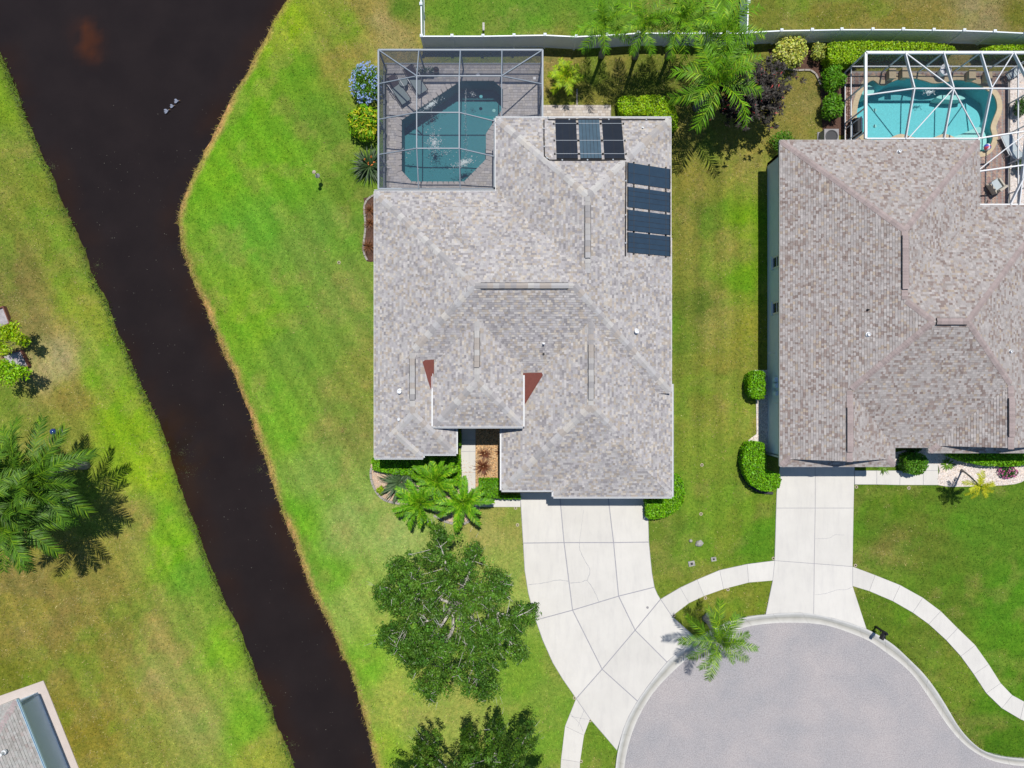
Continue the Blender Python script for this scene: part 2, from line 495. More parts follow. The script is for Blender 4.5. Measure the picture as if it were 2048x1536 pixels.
def canal_mat():
    m = bpy.data.materials.new('canal_water'); m.use_nodes = True
    N = m.node_tree.nodes; L = m.node_tree.links; b = N['Principled BSDF']
    b.inputs['Roughness'].default_value = 0.07; b.inputs['IOR'].default_value = 1.33
    geo = N.new('ShaderNodeNewGeometry'); at = N.new('ShaderNodeAttribute'); at.attribute_name = 'Col'
    n = N.new('ShaderNodeTexNoise'); n.inputs['Scale'].default_value = 0.5; n.inputs['Detail'].default_value = 5
    L.new(geo.outputs['Position'], n.inputs['Vector'])
    mr = N.new('ShaderNodeMapRange'); mr.inputs['From Min'].default_value = 0.35; mr.inputs['From Max'].default_value = 0.7
    mr.inputs['To Min'].default_value = 0.9; mr.inputs['To Max'].default_value = 1.12
    L.new(n.outputs['Fac'], mr.inputs['Value'])
    sc = N.new('ShaderNodeVectorMath'); sc.operation = 'SCALE'
    L.new(at.outputs['Color'], sc.inputs[0]); L.new(mr.outputs[0], sc.inputs['Scale']); L.new(sc.outputs[0], b.inputs['Base Color'])
    n2 = N.new('ShaderNodeTexNoise'); n2.inputs['Scale'].default_value = 3; n2.inputs['Detail'].default_value = 3
    L.new(geo.outputs['Position'], n2.inputs['Vector'])
    bp = N.new('ShaderNodeBump'); bp.inputs['Strength'].default_value = 0.12; bp.inputs['Distance'].default_value = 0.03
    L.new(n2.outputs['Fac'], bp.inputs['Height']); L.new(bp.outputs[0], b.inputs['Normal'])
    return m
M['canal'] = canal_mat()

# ------------------------------------------------------------------ outlines on the ground (photograph pixels -> metres)
WZ = -0.55
left_bank = [(-330,-420),(-200,-240),(-60,0),(0,108),(12,135),(25,165),(45,215),(60,255),(75,290),(85,315),(95,335),(110,365),(118,390),(135,425),(150,455),(160,480),(172,505),(180,540),(195,575),(210,595),(222,630),(238,670),(250,700),(265,735),(280,768),(300,810),(320,850),(335,890),(345,930),(355,965),(370,1005),(385,1040),(400,1075),(420,1130),(440,1180),(455,1215),(475,1250),(490,1290),(505,1325),(515,1360),(530,1385),(545,1420),(555,1455),(575,1495),(588,1536),(622,1620),(700,1850),(800,2150)]
right_bank = [(820,-420),(720,-240),(640,-100),(600,-40),(575,0),(560,25),(545,45),(530,80),(512,108),(495,145),(470,185),(450,225),(430,265),(405,315),(385,355),(372,385),(362,410),(358,440),(359,470),(365,500),(378,540),(390,570),(402,590),(413,620),(425,650),(440,690),(460,730),(475,765),(487,800),(500,830),(510,855),(520,885),(535,925),(548,970),(560,1010),(573,1045),(590,1085),(603,1125),(617,1165),(635,1200),(655,1240),(675,1285),(695,1330),(712,1370),(725,1420),(735,1460),(745,1500),(752,1536),(772,1620),(835,1850),(920,2150)]
LB = [P2(x, y, WZ) for x, y in left_bank]
RB = [P2(x, y, WZ) for x, y in right_bank]
WATER = LB + RB[::-1]

k_out = [(1224,1700),(1226,1600),(1231,1536),(1236,1500),(1247,1458),(1258,1432),(1275,1402),(1295,1373),(1315,1347),(1334,1324),(1350,1310),(1372,1294),(1395,1278),(1420,1262),(1450,1247),(1480,1237),(1510,1231),(1531,1229),(1560,1226),(1600,1225),(1630,1228),(1665,1236),(1700,1246),(1733,1258),(1765,1275),(1790,1292),(1820,1320),(1845,1345),(1865,1370),(1885,1400),(1900,1425),(1915,1450),(1935,1475),(1960,1497),(1985,1508),(2015,1514),(2048,1517),(2110,1520),(2300,1522)]
k_in = [(1242,1700),(1244,1600),(1249,1536),(1254,1505),(1262,1475),(1273,1445),(1290,1412),(1312,1380),(1340,1350),(1375,1318),(1405,1297),(1435,1278),(1470,1262),(1500,1253),(1536,1248),(1570,1246),(1620,1247),(1660,1253),(1700,1266),(1740,1283),(1775,1307),(1805,1330),(1830,1355),(1855,1390),(1875,1420),(1895,1450),(1920,1480),(1950,1505),(1985,1522),(2020,1530),(2048,1533),(2110,1536),(2300,1538)]
KO = [P2(*p) for p in smooth(k_out, 4)]
KI = [P2(*p) for p in smooth(k_in, 4)]
ROAD_ALL = KO + [P2(2300, 1900), P2(1222, 1900)]
ROAD = KI + [P2(2300, 1900), P2(1240, 1900)]

drive_rows = [
 [(1040,985),(1119,985),(1215,985),(1296,985)],
 [(1046,1086),(1128,1085),(1227,1085),(1298,1084)],
 [(1071,1240),(1145,1220),(1237,1192),(1309,1174)],
 [(1152,1397),(1204,1338),(1270,1260),(1321,1198)],
 [(1234,1501),(1275,1402),(1334,1324),(1395,1278)]]
drive_left = [[(1042,1020),(1044,1055)], [(1049,1140),(1056,1185),(1063,1212)], [(1085,1280),(1105,1325),(1125,1358)], [(1180,1438)]]
drive_right = [[(1296,1020),(1297,1050)], [(1301,1115),(1304,1145)], [(1315,1188)], [(1344,1232)]]
drive_end = [[(1247,1458),(1258,1432)], [(1295,1373),(1315,1347)], [(1350,1310),(1372,1294)]]
def drive_slab(r, c):
    a = drive_rows[r]; b = drive_rows[r+1]
    pts = [a[c], a[c+1]]
    if c == 2: pts += drive_right[r]
    pts += [b[c+1]]
    if r == 3: pts += drive_end[c][::-1]
    pts += [b[c]]
    if c == 0: pts += drive_left[r][::-1]
    return [P2(*p) for p in pts]
DRIVE = [P2(*p) for p in ([(1040,985),(1296,985)] + drive_right[0] + [(1298,1084)] + drive_right[1] + [(1309,1174)] + drive_right[2] + [(1321,1198)] + drive_right[3] + [(1395,1278)]
   + drive_end[2][::-1] + [(1334,1324)] + drive_end[1][::-1] + [(1275,1402)] + drive_end[0][::-1] + [(1234,1501)] + drive_left[3] + [(1152,1397)] + drive_left[2][::-1] + [(1071,1240)] + drive_left[1][::-1] + [(1046,1086)] + drive_left[0][::-1])]
r_drive_slabs = [
 [(1560,930),(1630,930),(1630,1016),(1552,1016),(1553,985)],
 [(1630,930),(1709,930),(1707,1016),(1630,1016)],
 [(1552,1016),(1630,1016),(1628,1127),(1549,1121)],
 [(1630,1016),(1707,1016),(1705,1133),(1628,1127)],
 [(1549,1121),(1628,1127),(1627,1228),(1600,1225),(1560,1226),(1531,1229),(1545,1161)],
 [(1628,1127),(1705,1133),(1705,1172),(1733,1258),(1700,1246),(1665,1236),(1627,1228)]]
R_DRIVE = [P2(*p) for p in [(1560,930),(1709,930),(1707,1016),(1705,1133),(1705,1172),(1733,1258),(1700,1246),(1665,1236),(1630,1228),(1600,1225),(1560,1226),(1531,1229),(1545,1161),(1549,1121),(1552,1016),(1553,985)]]
walk_a_u = [(1321,1198),(1360,1175),(1394,1159),(1439,1140),(1494,1128),(1549,1121)]
walk_a_l = [(1344,1232),(1378,1206),(1408,1192),(1447,1178),(1497,1165),(1545,1161)]
walk_b_u = [(1705,1133),(1750,1150),(1800,1170),(1845,1195),(1881,1222),(1915,1256),(1950,1290),(1977,1328),(2001,1366),(2024,1390),(2048,1403),(2090,1420),(2140,1440)]
walk_b_l = [(1705,1172),(1738,1182),(1785,1202),(1825,1225),(1857,1248),(1892,1280),(1921,1312),(1947,1348),(1972,1386),(2003,1416),(2040,1438),(2080,1455),(2130,1475)]
walk_c_l = [(1152,1397),(1130,1452),(1122,1518),(1119,1580),(1117,1650)]
walk_c_r = [(1180,1438),(1168,1470),(1160,1524),(1158,1580),(1156,1650)]
walk_front = [[(923,840),(951,840),(951,880),(923,880)], [(923,880),(951,880),(951,903),(922,903)], [(922,903),(951,903),(951,945),(923,945)], [(923,945),(951,945),(951,990),(930,1000),(926,975)],
              [(951,997),(1041,997),(1041,1014),(951,1014)]]
walk_r = [[(1709,941),(1753,941),(1753,969),(1709,969)], [(1753,941),(1800,941),(1799,970),(1753,969)], [(1800,941),(1846,941),(1846,970),(1799,970)], [(1846,941),(1876,941),(1876,970),(1846,970)],
          [(1846,905),(1875,905),(1876,941),(1846,941)]]
def band(u, l): return [P2(*p) for p in u] + [P2(*p) for p in l[::-1]]
WALKS = [band(walk_a_u, walk_a_l), band(walk_b_u, walk_b_l), band(walk_c_l, walk_c_r)] + [[P2(*p) for p in s] for s in walk_front + walk_r]

# houses: footprint numbers in ground pixels from the picture centre (x right, y up)
U = S
DECK_A = [(-251, 640), (58, 640), (58, 478), (-22, 478), (-22, 356), (-251, 356)]
DECK_A = [(x*U, y*U) for x, y in DECK_A]
DECK_B = [(664, 626), (995, 626), (995, 320), (860, 320), (860, 440), (664, 440)]
DECK_B = [(x*U, y*U) for x, y in DECK_B]
POOL_A = [P2(x, y, -0.08) for x, y in [(922,162),(988,162),(1007,180),(1007,217),(973,269),(973,320),(929,365),(823,365),(803,343),(803,241)]]
pool_b = [(1726,178),(1733,167),(1745,161),(1757,169),(1768,171),(1782,164),(1800,158),(1825,157),(1848,162),(1865,167),(1888,165),(1911,160),(1936,163),(1955,169),(1968,178),(1985,190),(1992,206),(1992,222),(1985,240),(1980,256),(1984,275),(1980,290),(1968,303),(1950,305),(1925,290),(1905,276),(1885,270),(1862,278),(1830,278),(1800,270),(1775,279),(1748,284),(1728,275),(1715,255),(1711,232),(1715,203)]
POOL_B = smooth([P2(x, y, -0.08) for x, y in pool_b], 3, closed=True)
BED_L = smooth([P2(*p) for p in [(742,950),(742,935),(760,925),(930,918),(945,960),(955,990),(960,1020),(930,1046),(895,1042),(860,1020),(800,1006),(770,1000),(752,982)]], 3, closed=True)
BED_M = [P2(*p) for p in [(951,845),(1003,845),(1003,1000),(951,1000)]]
BED_R = smooth([P2(*p) for p in [(1876,970),(1876,930),(1790,930),(1790,905),(1900,890),(2100,890),(2110,940),(2060,955),(2030,968),(1960,972)]], 3, closed=True)
BED_W = [P2(*p) for p in [(1507,740),(1545,740),(1545,905),(1499,905),(1497,880),(1513,868),(1512,800)]]
BED_N = [P2(*p) for p in [(1536,98),(1700,98),(1700,270),(1646,270),(1640,170),(1625,142),(1590,140),(1548,130)]]
BED_S = [P2(*p) for p in [(728,396),(760,390),(760,525),(735,523),(726,508),(731,460),(728,420)]]
HOUSE_A = [(x*U, y*U) for x, y in [(-241,355),(-20,355),(-20,478),(281,478),(281,-5),(286,-5),(286,-198),(-8,-198),(-8,-60),(-115,-60),(-115,-118),(-241,-118)]]
HOUSE_B = [(x*U, y*U) for x, y in [(511,442),(860,442),(860,322),(1000,322),(1000,-110),(700,-110),(700,-142),(511,-142)]]
PATIO_C = [P2(*p) for p in [(87,1361),(97,1384),(158,1536),(215,1690),(-200,1690),(-200,1462),(-10,1395)]]
PATH_N = [(x*U, y*U) for x, y in [(60,556),(198,556),(198,520),(60,520)]]
NO_GRASS = [ROAD_ALL, DRIVE, R_DRIVE, DECK_A, DECK_B, BED_L, BED_M, BED_R, BED_W, BED_N, BED_S, HOUSE_A, HOUSE_B, PATIO_C, PATH_N] + WALKS

# ------------------------------------------------------------------ terrain height and lawn colour
def shore(x, y):
    """signed distance to the waterline, positive on land"""
    d = dist_poly(x, y, WATER)
    d = np.where(in_poly(x, y, WATER), -d, d)
    return d + 0.16*(fbm(x, y, 2.2, 3)-0.5) + 0.12*(fbm(x, y, 0.7, 9)-0.5)
def terrain(x, y):
    d = shore(x, y)
    t = np.clip((d+0.02)/1.5, 0, 1)
    z = np.where(d > 0, WZ + 0.03 + (-WZ-0.03)*(1-(1-t)**1.7), WZ + 0.03 + np.maximum(d, -1.6)*0.8)
    z = z + np.where(d > 1.0, 0.05*(fbm(x, y, 0.25, 5)-0.5), 0) - 0.025*(d > 1.0)
    return z, d
lawn_pts = [
(480,200,105,165,30),(430,330,110,168,34),(600,150,100,152,36),(560,60,132,172,30),(770,45,172,150,95),(740,20,150,140,70),(790,85,165,150,90),(700,60,112,150,40),(690,110,140,140,65),(800,20,90,130,40),
(650,250,100,142,46),(520,450,100,162,46),(620,500,112,150,60),(700,600,120,150,66),(725,760,124,146,62),(500,640,116,166,40),(600,700,106,150,52),(560,850,112,166,46),(690,860,122,140,66),(690,380,100,140,44),(600,360,104,160,40),(540,330,106,165,34),(660,440,105,150,55),
(640,950,122,160,70),(700,1050,136,166,86),(600,1050,106,166,40),(800,1060,146,176,96),(980,1060,152,164,90),(1010,1040,140,154,76),(700,1200,142,174,80),(660,1150,104,162,44),(720,1350,118,172,48),(780,1400,150,172,76),(850,1450,138,164,76),(900,1420,146,166,80),(1050,1350,112,156,50),(1020,1180,142,172,82),(1080,1450,116,156,54),(760,1500,132,174,50),(1000,1120,140,165,80),(1100,1400,120,155,60),(1210,1470,105,140,45),
(1370,350,126,132,56),(1375,480,124,134,58),(1405,450,98,120,46),(1405,620,95,120,44),(1405,780,112,132,48),(1440,500,132,142,64),(1440,640,136,146,68),(1445,760,128,138,58),(1480,450,106,152,26),(1490,560,105,150,28),(1500,660,128,142,50),(1365,680,104,134,46),(1360,800,120,140,56),(1460,820,136,150,62),(1420,900,116,146,50),(1350,1060,100,132,45),(1450,1060,112,142,46),(1510,1090,86,138,32),(1450,1210,118,138,46),(1500,1200,112,135,44),(1420,980,112,142,48),(1500,980,104,140,40),
(1200,150,112,122,52),(1110,120,150,130,75),(1300,200,92,112,42),(1380,260,120,130,60),(1460,290,130,138,62),(1500,320,138,140,66),(1620,200,134,128,68),(1600,170,120,125,60),(1600,240,128,130,62),(1640,250,120,130,55),
(900,30,96,142,42),(1050,30,92,142,42),(1180,20,92,140,40),(1430,20,88,130,36),(1540,30,110,125,48),(1650,30,112,122,46),(1780,40,118,122,52),(1950,25,158,140,98),(1970,50,150,132,90),(1880,40,130,125,60),(2040,30,105,115,42),(1600,20,112,128,48),
(1780,1010,86,128,30),(1950,1060,86,132,36),(1850,1080,96,122,42),(1790,1090,108,118,54),(2000,1200,80,136,30),(1900,1180,88,124,36),(1800,1250,92,126,36),(1900,1340,110,128,48),(2000,1470,76,122,26),(1860,1300,100,128,44),(2020,1320,82,128,30),(1740,1060,90,124,38),
(60,300,122,142,56),(20,200,112,152,36),(100,450,118,142,52),(40,560,118,118,62),(150,600,132,156,52),(60,640,128,122,66),(200,750,112,162,36),(108,735,178,160,118),(140,790,140,132,62),(240,850,122,166,30),(300,950,136,178,34),(330,1050,116,168,38),(270,1040,140,140,72),(200,1150,132,132,62),(60,1250,148,124,66),(120,1220,142,124,64),(40,1180,142,126,66),(260,1250,122,132,56),(380,1150,102,154,46),(440,1300,118,172,40),(330,1350,152,152,88),(250,1400,132,142,56),(180,1450,132,128,46),(480,1450,112,166,42),(400,1450,142,156,82),(310,1270,150,148,80),(530,1510,140,160,60),(20,1340,110,125,40),(160,1330,122,132,52),(120,860,122,140,56),(20,800,112,140,50),(250,650,128,165,40),(120,530,112,142,44),(200,1290,125,132,54),(90,380,116,140,48),(350,1110,115,172,30),(380,1250,120,150,60),(300,1480,130,145,60)]
LP = np.array([[ (a-1024)*S, (768-b)*S, *lin((r, g, bb)) ] for a, b, r, g, bb in lawn_pts])
LAWN_GAIN = 0.76
def lawn_color(x, y, d):
    num = np.zeros(x.shape+(3,)); den = np.zeros(x.shape)
    wx = x + 1.1*(fbm(x, y, 0.5, 31)-0.5); wy = y + 1.1*(fbm(x, y, 0.5, 37)-0.5)
    for p in LP:
        w = 1.0/((wx-p[0])**2+(wy-p[1])**2+0.10)**1.7
        num += w[..., None]*p[2:]; den += w
    c = num/den[..., None]
    # patches of drier and of lusher turf
    n = fbm(x, y, 0.8, 41, 4)[..., None]
    dry = np.array(lin((160, 150, 90))); lush = np.array(lin((90, 165, 28)))
    c = c*(1-np.clip((n-0.56)*2.2, 0, 0.22)) + dry*np.clip((n-0.56)*2.2, 0, 0.22)
    n2 = fbm(x, y, 0.6, 53, 4)[..., None]
    c = c*(1-np.clip((n2-0.56)*2.0, 0, 0.22)) + lush*np.clip((n2-0.56)*2.0, 0, 0.22)
    c[..., 0] = np.minimum(c[..., 0], c[..., 1]*0.96+0.25*np.clip(c[..., 0]-c[..., 1], 0, 1))
    # mower passes parallel to the right-hand bank
    st = np.sin((x*0.86 + y*0.51)*2*math.pi/1.35 + 1.6*fbm(x, y, 0.12, 61))
    st2 = np.sin((x*0.90 + y*0.44)*2*math.pi/0.55 + 2.5*fbm(x, y, 0.2, 67))*np.clip(fbm(x, y, 0.3, 68)*2-0.6, 0, 1)
    c = c*(1 + (0.10*st+0.12*st2)[..., None]*(x < -8)[..., None])
    st3 = np.sin((x*0.25 + y*0.97)*2*math.pi/1.1 + 2.0*fbm(x, y, 0.15, 64))
    c = c*(1 + 0.07*st3[..., None]*((x > 19) & (y < -4))[..., None])
    st4 = np.sin(x*2*math.pi/1.15 + 1.2*fbm(x, y, 0.12, 63))
    c = c*(1 + 0.10*st4[..., None]*((x > 9) & (x < 15.2) & (y > -9) & (y < 14))[..., None])
    # dead fringe along the right-hand bank, weedy along the left one
    side = (x - np.interp(-y, [-p[1] for p in RB], [p[0] for p in RB])) > -0.8
    wob = 0.35*(fbm(x, y, 1.1, 71)-0.5)
    fr = np.clip(1.25-(d+wob)/0.42, 0, 1)*side
    fr *= np.clip(2.0*fbm(x, y, 0.45, 73, 4)-0.25, 0, 1)
    c = c*(1-fr[..., None]) + np.array(lin((205, 170, 110)))*fr[..., None]
    fl = np.clip(1.1-(d+wob)/0.5, 0, 1)*(~side)
    c = c*(1-0.6*fl[..., None]) + np.array(lin((95, 115, 50)))*0.6*fl[..., None]
    mud = np.clip(-d/0.15+0.3, 0, 1)
    c = c*(1-mud[..., None]) + np.array(lin((60, 45, 30)))*mud[..., None]
    return c*LAWN_GAIN*np.array((1.13, 1.0, 0.92))

# ------------------------------------------------------------------ the ground sheet
def axis(lo, hi, step):
    core = np.arange(lo, hi+step/2, step)
    out = [5, 12, 25, 60, 140, 320, 700]
    return np.r_[[lo-o for o in out[::-1]], core, [hi+o for o in out]]
gx = axis(-38, 38, 0.28); gy = axis(-31, 31, 0.28)
X, Y = np.meshgrid(gx, gy)
Z, D = terrain(X, Y)
Z = np.where(in_poly(X, Y, ROAD_ALL), -0.25, Z)
for dk in (DECK_A, DECK_B):
    ins = in_poly(X, Y, dk) & (dist_poly(X, Y, dk) > 0.45)
    Z = np.where(ins, -2.6, Z)
C3 = lawn_color(X, Y, D)
ny, nx = X.shape
idx = np.arange(nx*ny).reshape(ny, nx)
quads = np.stack([idx[:-1, :-1], idx[:-1, 1:], idx[1:, 1:], idx[1:, :-1]], -1).reshape(-1, 4)
lawn = array_mesh('lawn', np.stack([X, Y, Z], -1).reshape(-1, 3), quads, M['lawn'], cols=C3.reshape(-1, 3), smooth=True)
tag(lawn, 'mown lawn around the houses with green and dry patches', 'lawn', kind='structure')

# canal water
wx_ = np.arange(-34, 34, 0.4); wy_ = np.arange(-33, 33.1, 0.4)
wx_ = np.r_[-60, wx_, 40]; wy_ = np.r_[-40, wy_, 40]
X2, Y2 = np.meshgrid(wx_, wy_)
d2 = shore(X2, Y2)
keep = d2 < 0.6
base = np.array((0.0165, 0.0118, 0.0105)); rust = np.array((0.026, 0.012, 0.006))
dd = -d2
sh = np.clip(1-dd/1.6, 0, 1)*np.clip(fbm(X2, Y2, 0.5, 81)*2.2-0.75, 0, 1)
wc = base*(1-sh[..., None]) + rust*sh[..., None]
def blob(px, py, r, amt, col):
    global wc
    x, y = P2(px, py, WZ)
    g = np.exp(-((X2-x)**2+(Y2-y)**2)/(r*S)**2)*amt*np.clip(fbm(X2, Y2, 1.3, 91)*2.4-0.5, 0, 1)
    wc = wc*(1-g[..., None]) + np.array(col)*g[..., None]
for b_ in [(165,60,20,1.0),(182,80,20,1.0),(175,95,18,0.9),(190,112,16,0.7)]: blob(*b_, (0.060, 0.020, 0.008))
for b_ in [(345,860,45,0.8),(370,920,45,0.8),(365,990,35,0.6),(400,1110,40,0.5)]: blob(*b_, (0.027, 0.014, 0.006))
ny, nx = X2.shape
idx = np.arange(nx*ny).reshape(ny, nx)
q = np.stack([idx[:-1, :-1], idx[:-1, 1:], idx[1:, 1:], idx[1:, :-1]], -1).reshape(-1, 4)
q = q[keep.ravel()[q].any(1)]
water = array_mesh('canal_water', np.stack([X2, Y2, np.full_like(X2, WZ)], -1).reshape(-1, 3), q, M['canal'], cols=wc.reshape(-1, 3))
tag(water, 'dark tannin-brown canal water between the two lawns', 'water', kind='structure')

# ------------------------------------------------------------------ road, kerb, driveways, pavements
mb = MB(); sheet(mb, ROAD, [], -0.07)
road = tag(mb.build('road', M['asphalt']), 'pale grey asphalt of the cul-de-sac', 'road', kind='structure')

kerb = root('kerb', (0, 0, 0), 'rolled concrete kerb and gutter round the cul-de-sac', 'kerb', kind='structure')
NK = 260
ko = resample(KO, NK); ki = resample(KI, NK)
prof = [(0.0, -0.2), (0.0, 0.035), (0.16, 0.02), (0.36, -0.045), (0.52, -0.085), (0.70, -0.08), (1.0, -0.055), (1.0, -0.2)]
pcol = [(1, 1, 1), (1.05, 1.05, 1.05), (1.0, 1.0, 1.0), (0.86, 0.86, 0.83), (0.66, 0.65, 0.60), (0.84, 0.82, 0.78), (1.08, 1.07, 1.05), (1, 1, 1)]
seg_n = 10
for a in range(0, NK-1, seg_n):
    b = min(a+seg_n, NK-1)
    mb = MB(); V = []; CC = []
    for i in range(a, b+1):
        t = 0.0
        o_ = Vector(ko[i]); n_ = Vector(ki[i])
        if i == a: o_ = o_.lerp(Vector(ko[i+1]), 0.05); n_ = n_.lerp(Vector(ki[i+1]), 0.05)
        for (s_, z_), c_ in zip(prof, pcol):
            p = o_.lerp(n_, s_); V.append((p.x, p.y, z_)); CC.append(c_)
    m_ = len(prof); F = []
    for i in range(b-a):
        for k in range(m_-1):
            F.append((i*m_+k, i*m_+k+1, (i+1)*m_+k+1, (i+1)*m_+k))
    F.append(tuple(range(m_))); F.append(tuple((b-a)*m_+k for k in range(m_-1, -1, -1)))
    mb.v = V; mb.f = F; mb.c = CC
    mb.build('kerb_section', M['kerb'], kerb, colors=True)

def slab_field(name, label, base_poly, slabs, gap=0.028, top=0.028, material='concrete'):
    mb = MB(); mb.prism(base_poly, -0.3, top-0.016)
    r = mb.build(name, M['concrete_joint'])
    tag(r, label, name.replace('_', ' '), kind='structure')
    out = []
    for s in slabs:
        mb = MB(); mb.prism(offset_poly(s, gap), -0.28, top)
        out.append(mb.build('slab', M[material], r))
    return r, out
def cracks(parent, lines, w=0.022, top=0.028):
    for ln in lines:
        pts = resample(smooth(ln, 4), max(8, len(ln)*6))
        pts = [P2(*p) for p in pts]
        mb = MB(); V = []
        for i, p in enumerate(pts):
            a = Vector(pts[max(i-1, 0)]); b = Vector(pts[min(i+1, len(pts)-1)]); d = (b-a).normalized(); n = Vector((-d.y, d.x))
            ww = w*random.uniform(0.6, 1.3)*0.5; j = random.uniform(-0.012, 0.012)
            for s_ in (-1, 1): V.append((p[0]+n.x*(ww*s_+j), p[1]+n.y*(ww*s_+j), top+0.004))
        F = [(2*i, 2*i+1, 2*i+3, 2*i+2) for i in range(len(pts)-1)]
        mb.raw(V, F); mb.build('crack', M['crack'], parent)
drv, dsl = slab_field('driveway', 'wide curving white concrete driveway of the grey-roofed house', DRIVE, [drive_slab(r, c) for r in range(4) for c in range(3)])
cracks(dsl[3], [[(1057,1169),(1085,1166),(1115,1160),(1137,1162)]])
cracks(dsl[4], [[(1137,1166),(1162,1164),(1174,1161),(1190,1185),(1197,1203)], [(1174,1161),(1180,1140),(1170,1122),(1160,1100),(1159,1086)]])
cracks(dsl[1], [[(1159,1084),(1162,1060),(1167,1020)]], w=0.01)
mb = MB(); c_ = P(1295, 1215, 0.028)
mb.lathe(c_, [(0.075, 0.0), (0.075, 0.012), (0.05, 0.014)], 14)
tag(mb.build('drain_cap', M['plastic_grey']), 'small round grey drain cap set in the wide driveway', 'drain cap')
rdrv, rsl = slab_field('driveway', 'straight concrete driveway in front of the brown-roofed house', R_DRIVE, [[P2(*p) for p in s] for s in r_drive_slabs], gap=0.015)
cracks(rsl[3], [[(1630,1077),(1650,1077),(1662,1074),(1670,1069),(1688,1070)]], w=0.014)
cracks(rsl[5], [[(1629,1189),(1650,1187),(1672,1180),(1690,1179),(1704,1174)]], w=0.014)
def walk(label, u, l):
    sl = []
    for i in range(len(u)-1):
        sl.append([P2(*u[i]), P2(*u[i+1]), P2(*l[i+1]), P2(*l[i])])
    return slab_field('pavement', label, band(u, l), sl, gap=0.010)
walk('curved concrete pavement joining the two driveways', walk_a_u, walk_a_l)
walk('winding concrete pavement right of the straight driveway', walk_b_u, walk_b_l)
_, wsl = walk('short concrete pavement leaving the bottom edge below the wide driveway', walk_c_l, walk_c_r)
cracks(wsl[0], [[(1141,1428),(1160,1448),(1166,1464)], [(1168,1420),(1160,1440),(1156,1452)], [(1142,1432),(1160,1436),(1178,1438)]], w=0.014)
def poly_union_field(name, label, polys, gap=0.012):
    r = None
    for i, s in enumerate(polys):
        pts = [P2(*p) for p in s]
        if r is None:
            mb = MB()
            for q_ in polys: mb.prism([P2(*p) for p in q_], -0.25, 0.012)
            r = tag(mb.build(name, M['concrete_joint']), label, name.replace('_', ' '), kind='structure')
        mb = MB(); mb.prism(offset_poly(pts, gap), -0.24, 0.028); mb.build('slab', M['concrete'], r)
    return r
poly_union_field('path', 'narrow concrete path from the entry round to the wide driveway', walk_front)
poly_union_field('path', 'concrete path in front of the brown-roofed house', walk_r)
mb = MB(); mb.prism(PATIO_C, -0.2, 0.03)
tag(mb.build('patio', mat('patio_concrete', (0.50, 0.43, 0.39), 0.85, vary=0.06, scale=1.5)), 'pale pinkish patio slab beside the house at the bottom left', 'patio', kind='structure')

# ------------------------------------------------------------------ roofs
def clip(poly, f):
    a, b, c = f; out = []; n = len(poly)
    if n < 3: return []
    d = [a*p[0]+b*p[1]+c for p in poly]
    for i in range(n):
        j = (i+1) % n
        if d[i] >= -1e-9: out.append(poly[i])
        if (d[i] > 1e-9 and d[j] < -1e-9) or (d[i] < -1e-9 and d[j] > 1e-9):
            t = d[i]/(d[i]-d[j])
            out.append((poly[i][0]+(poly[j][0]-poly[i][0])*t, poly[i][1]+(poly[j][1]-poly[i][1])*t))
    return out if len(out) >= 3 and abs(area2(out)) > 2e-4 else []
def neg(f): return (-f[0], -f[1], -f[2])
def sub(f, g, e=0.0): return (f[0]-g[0], f[1]-g[1], f[2]-g[2]+e)

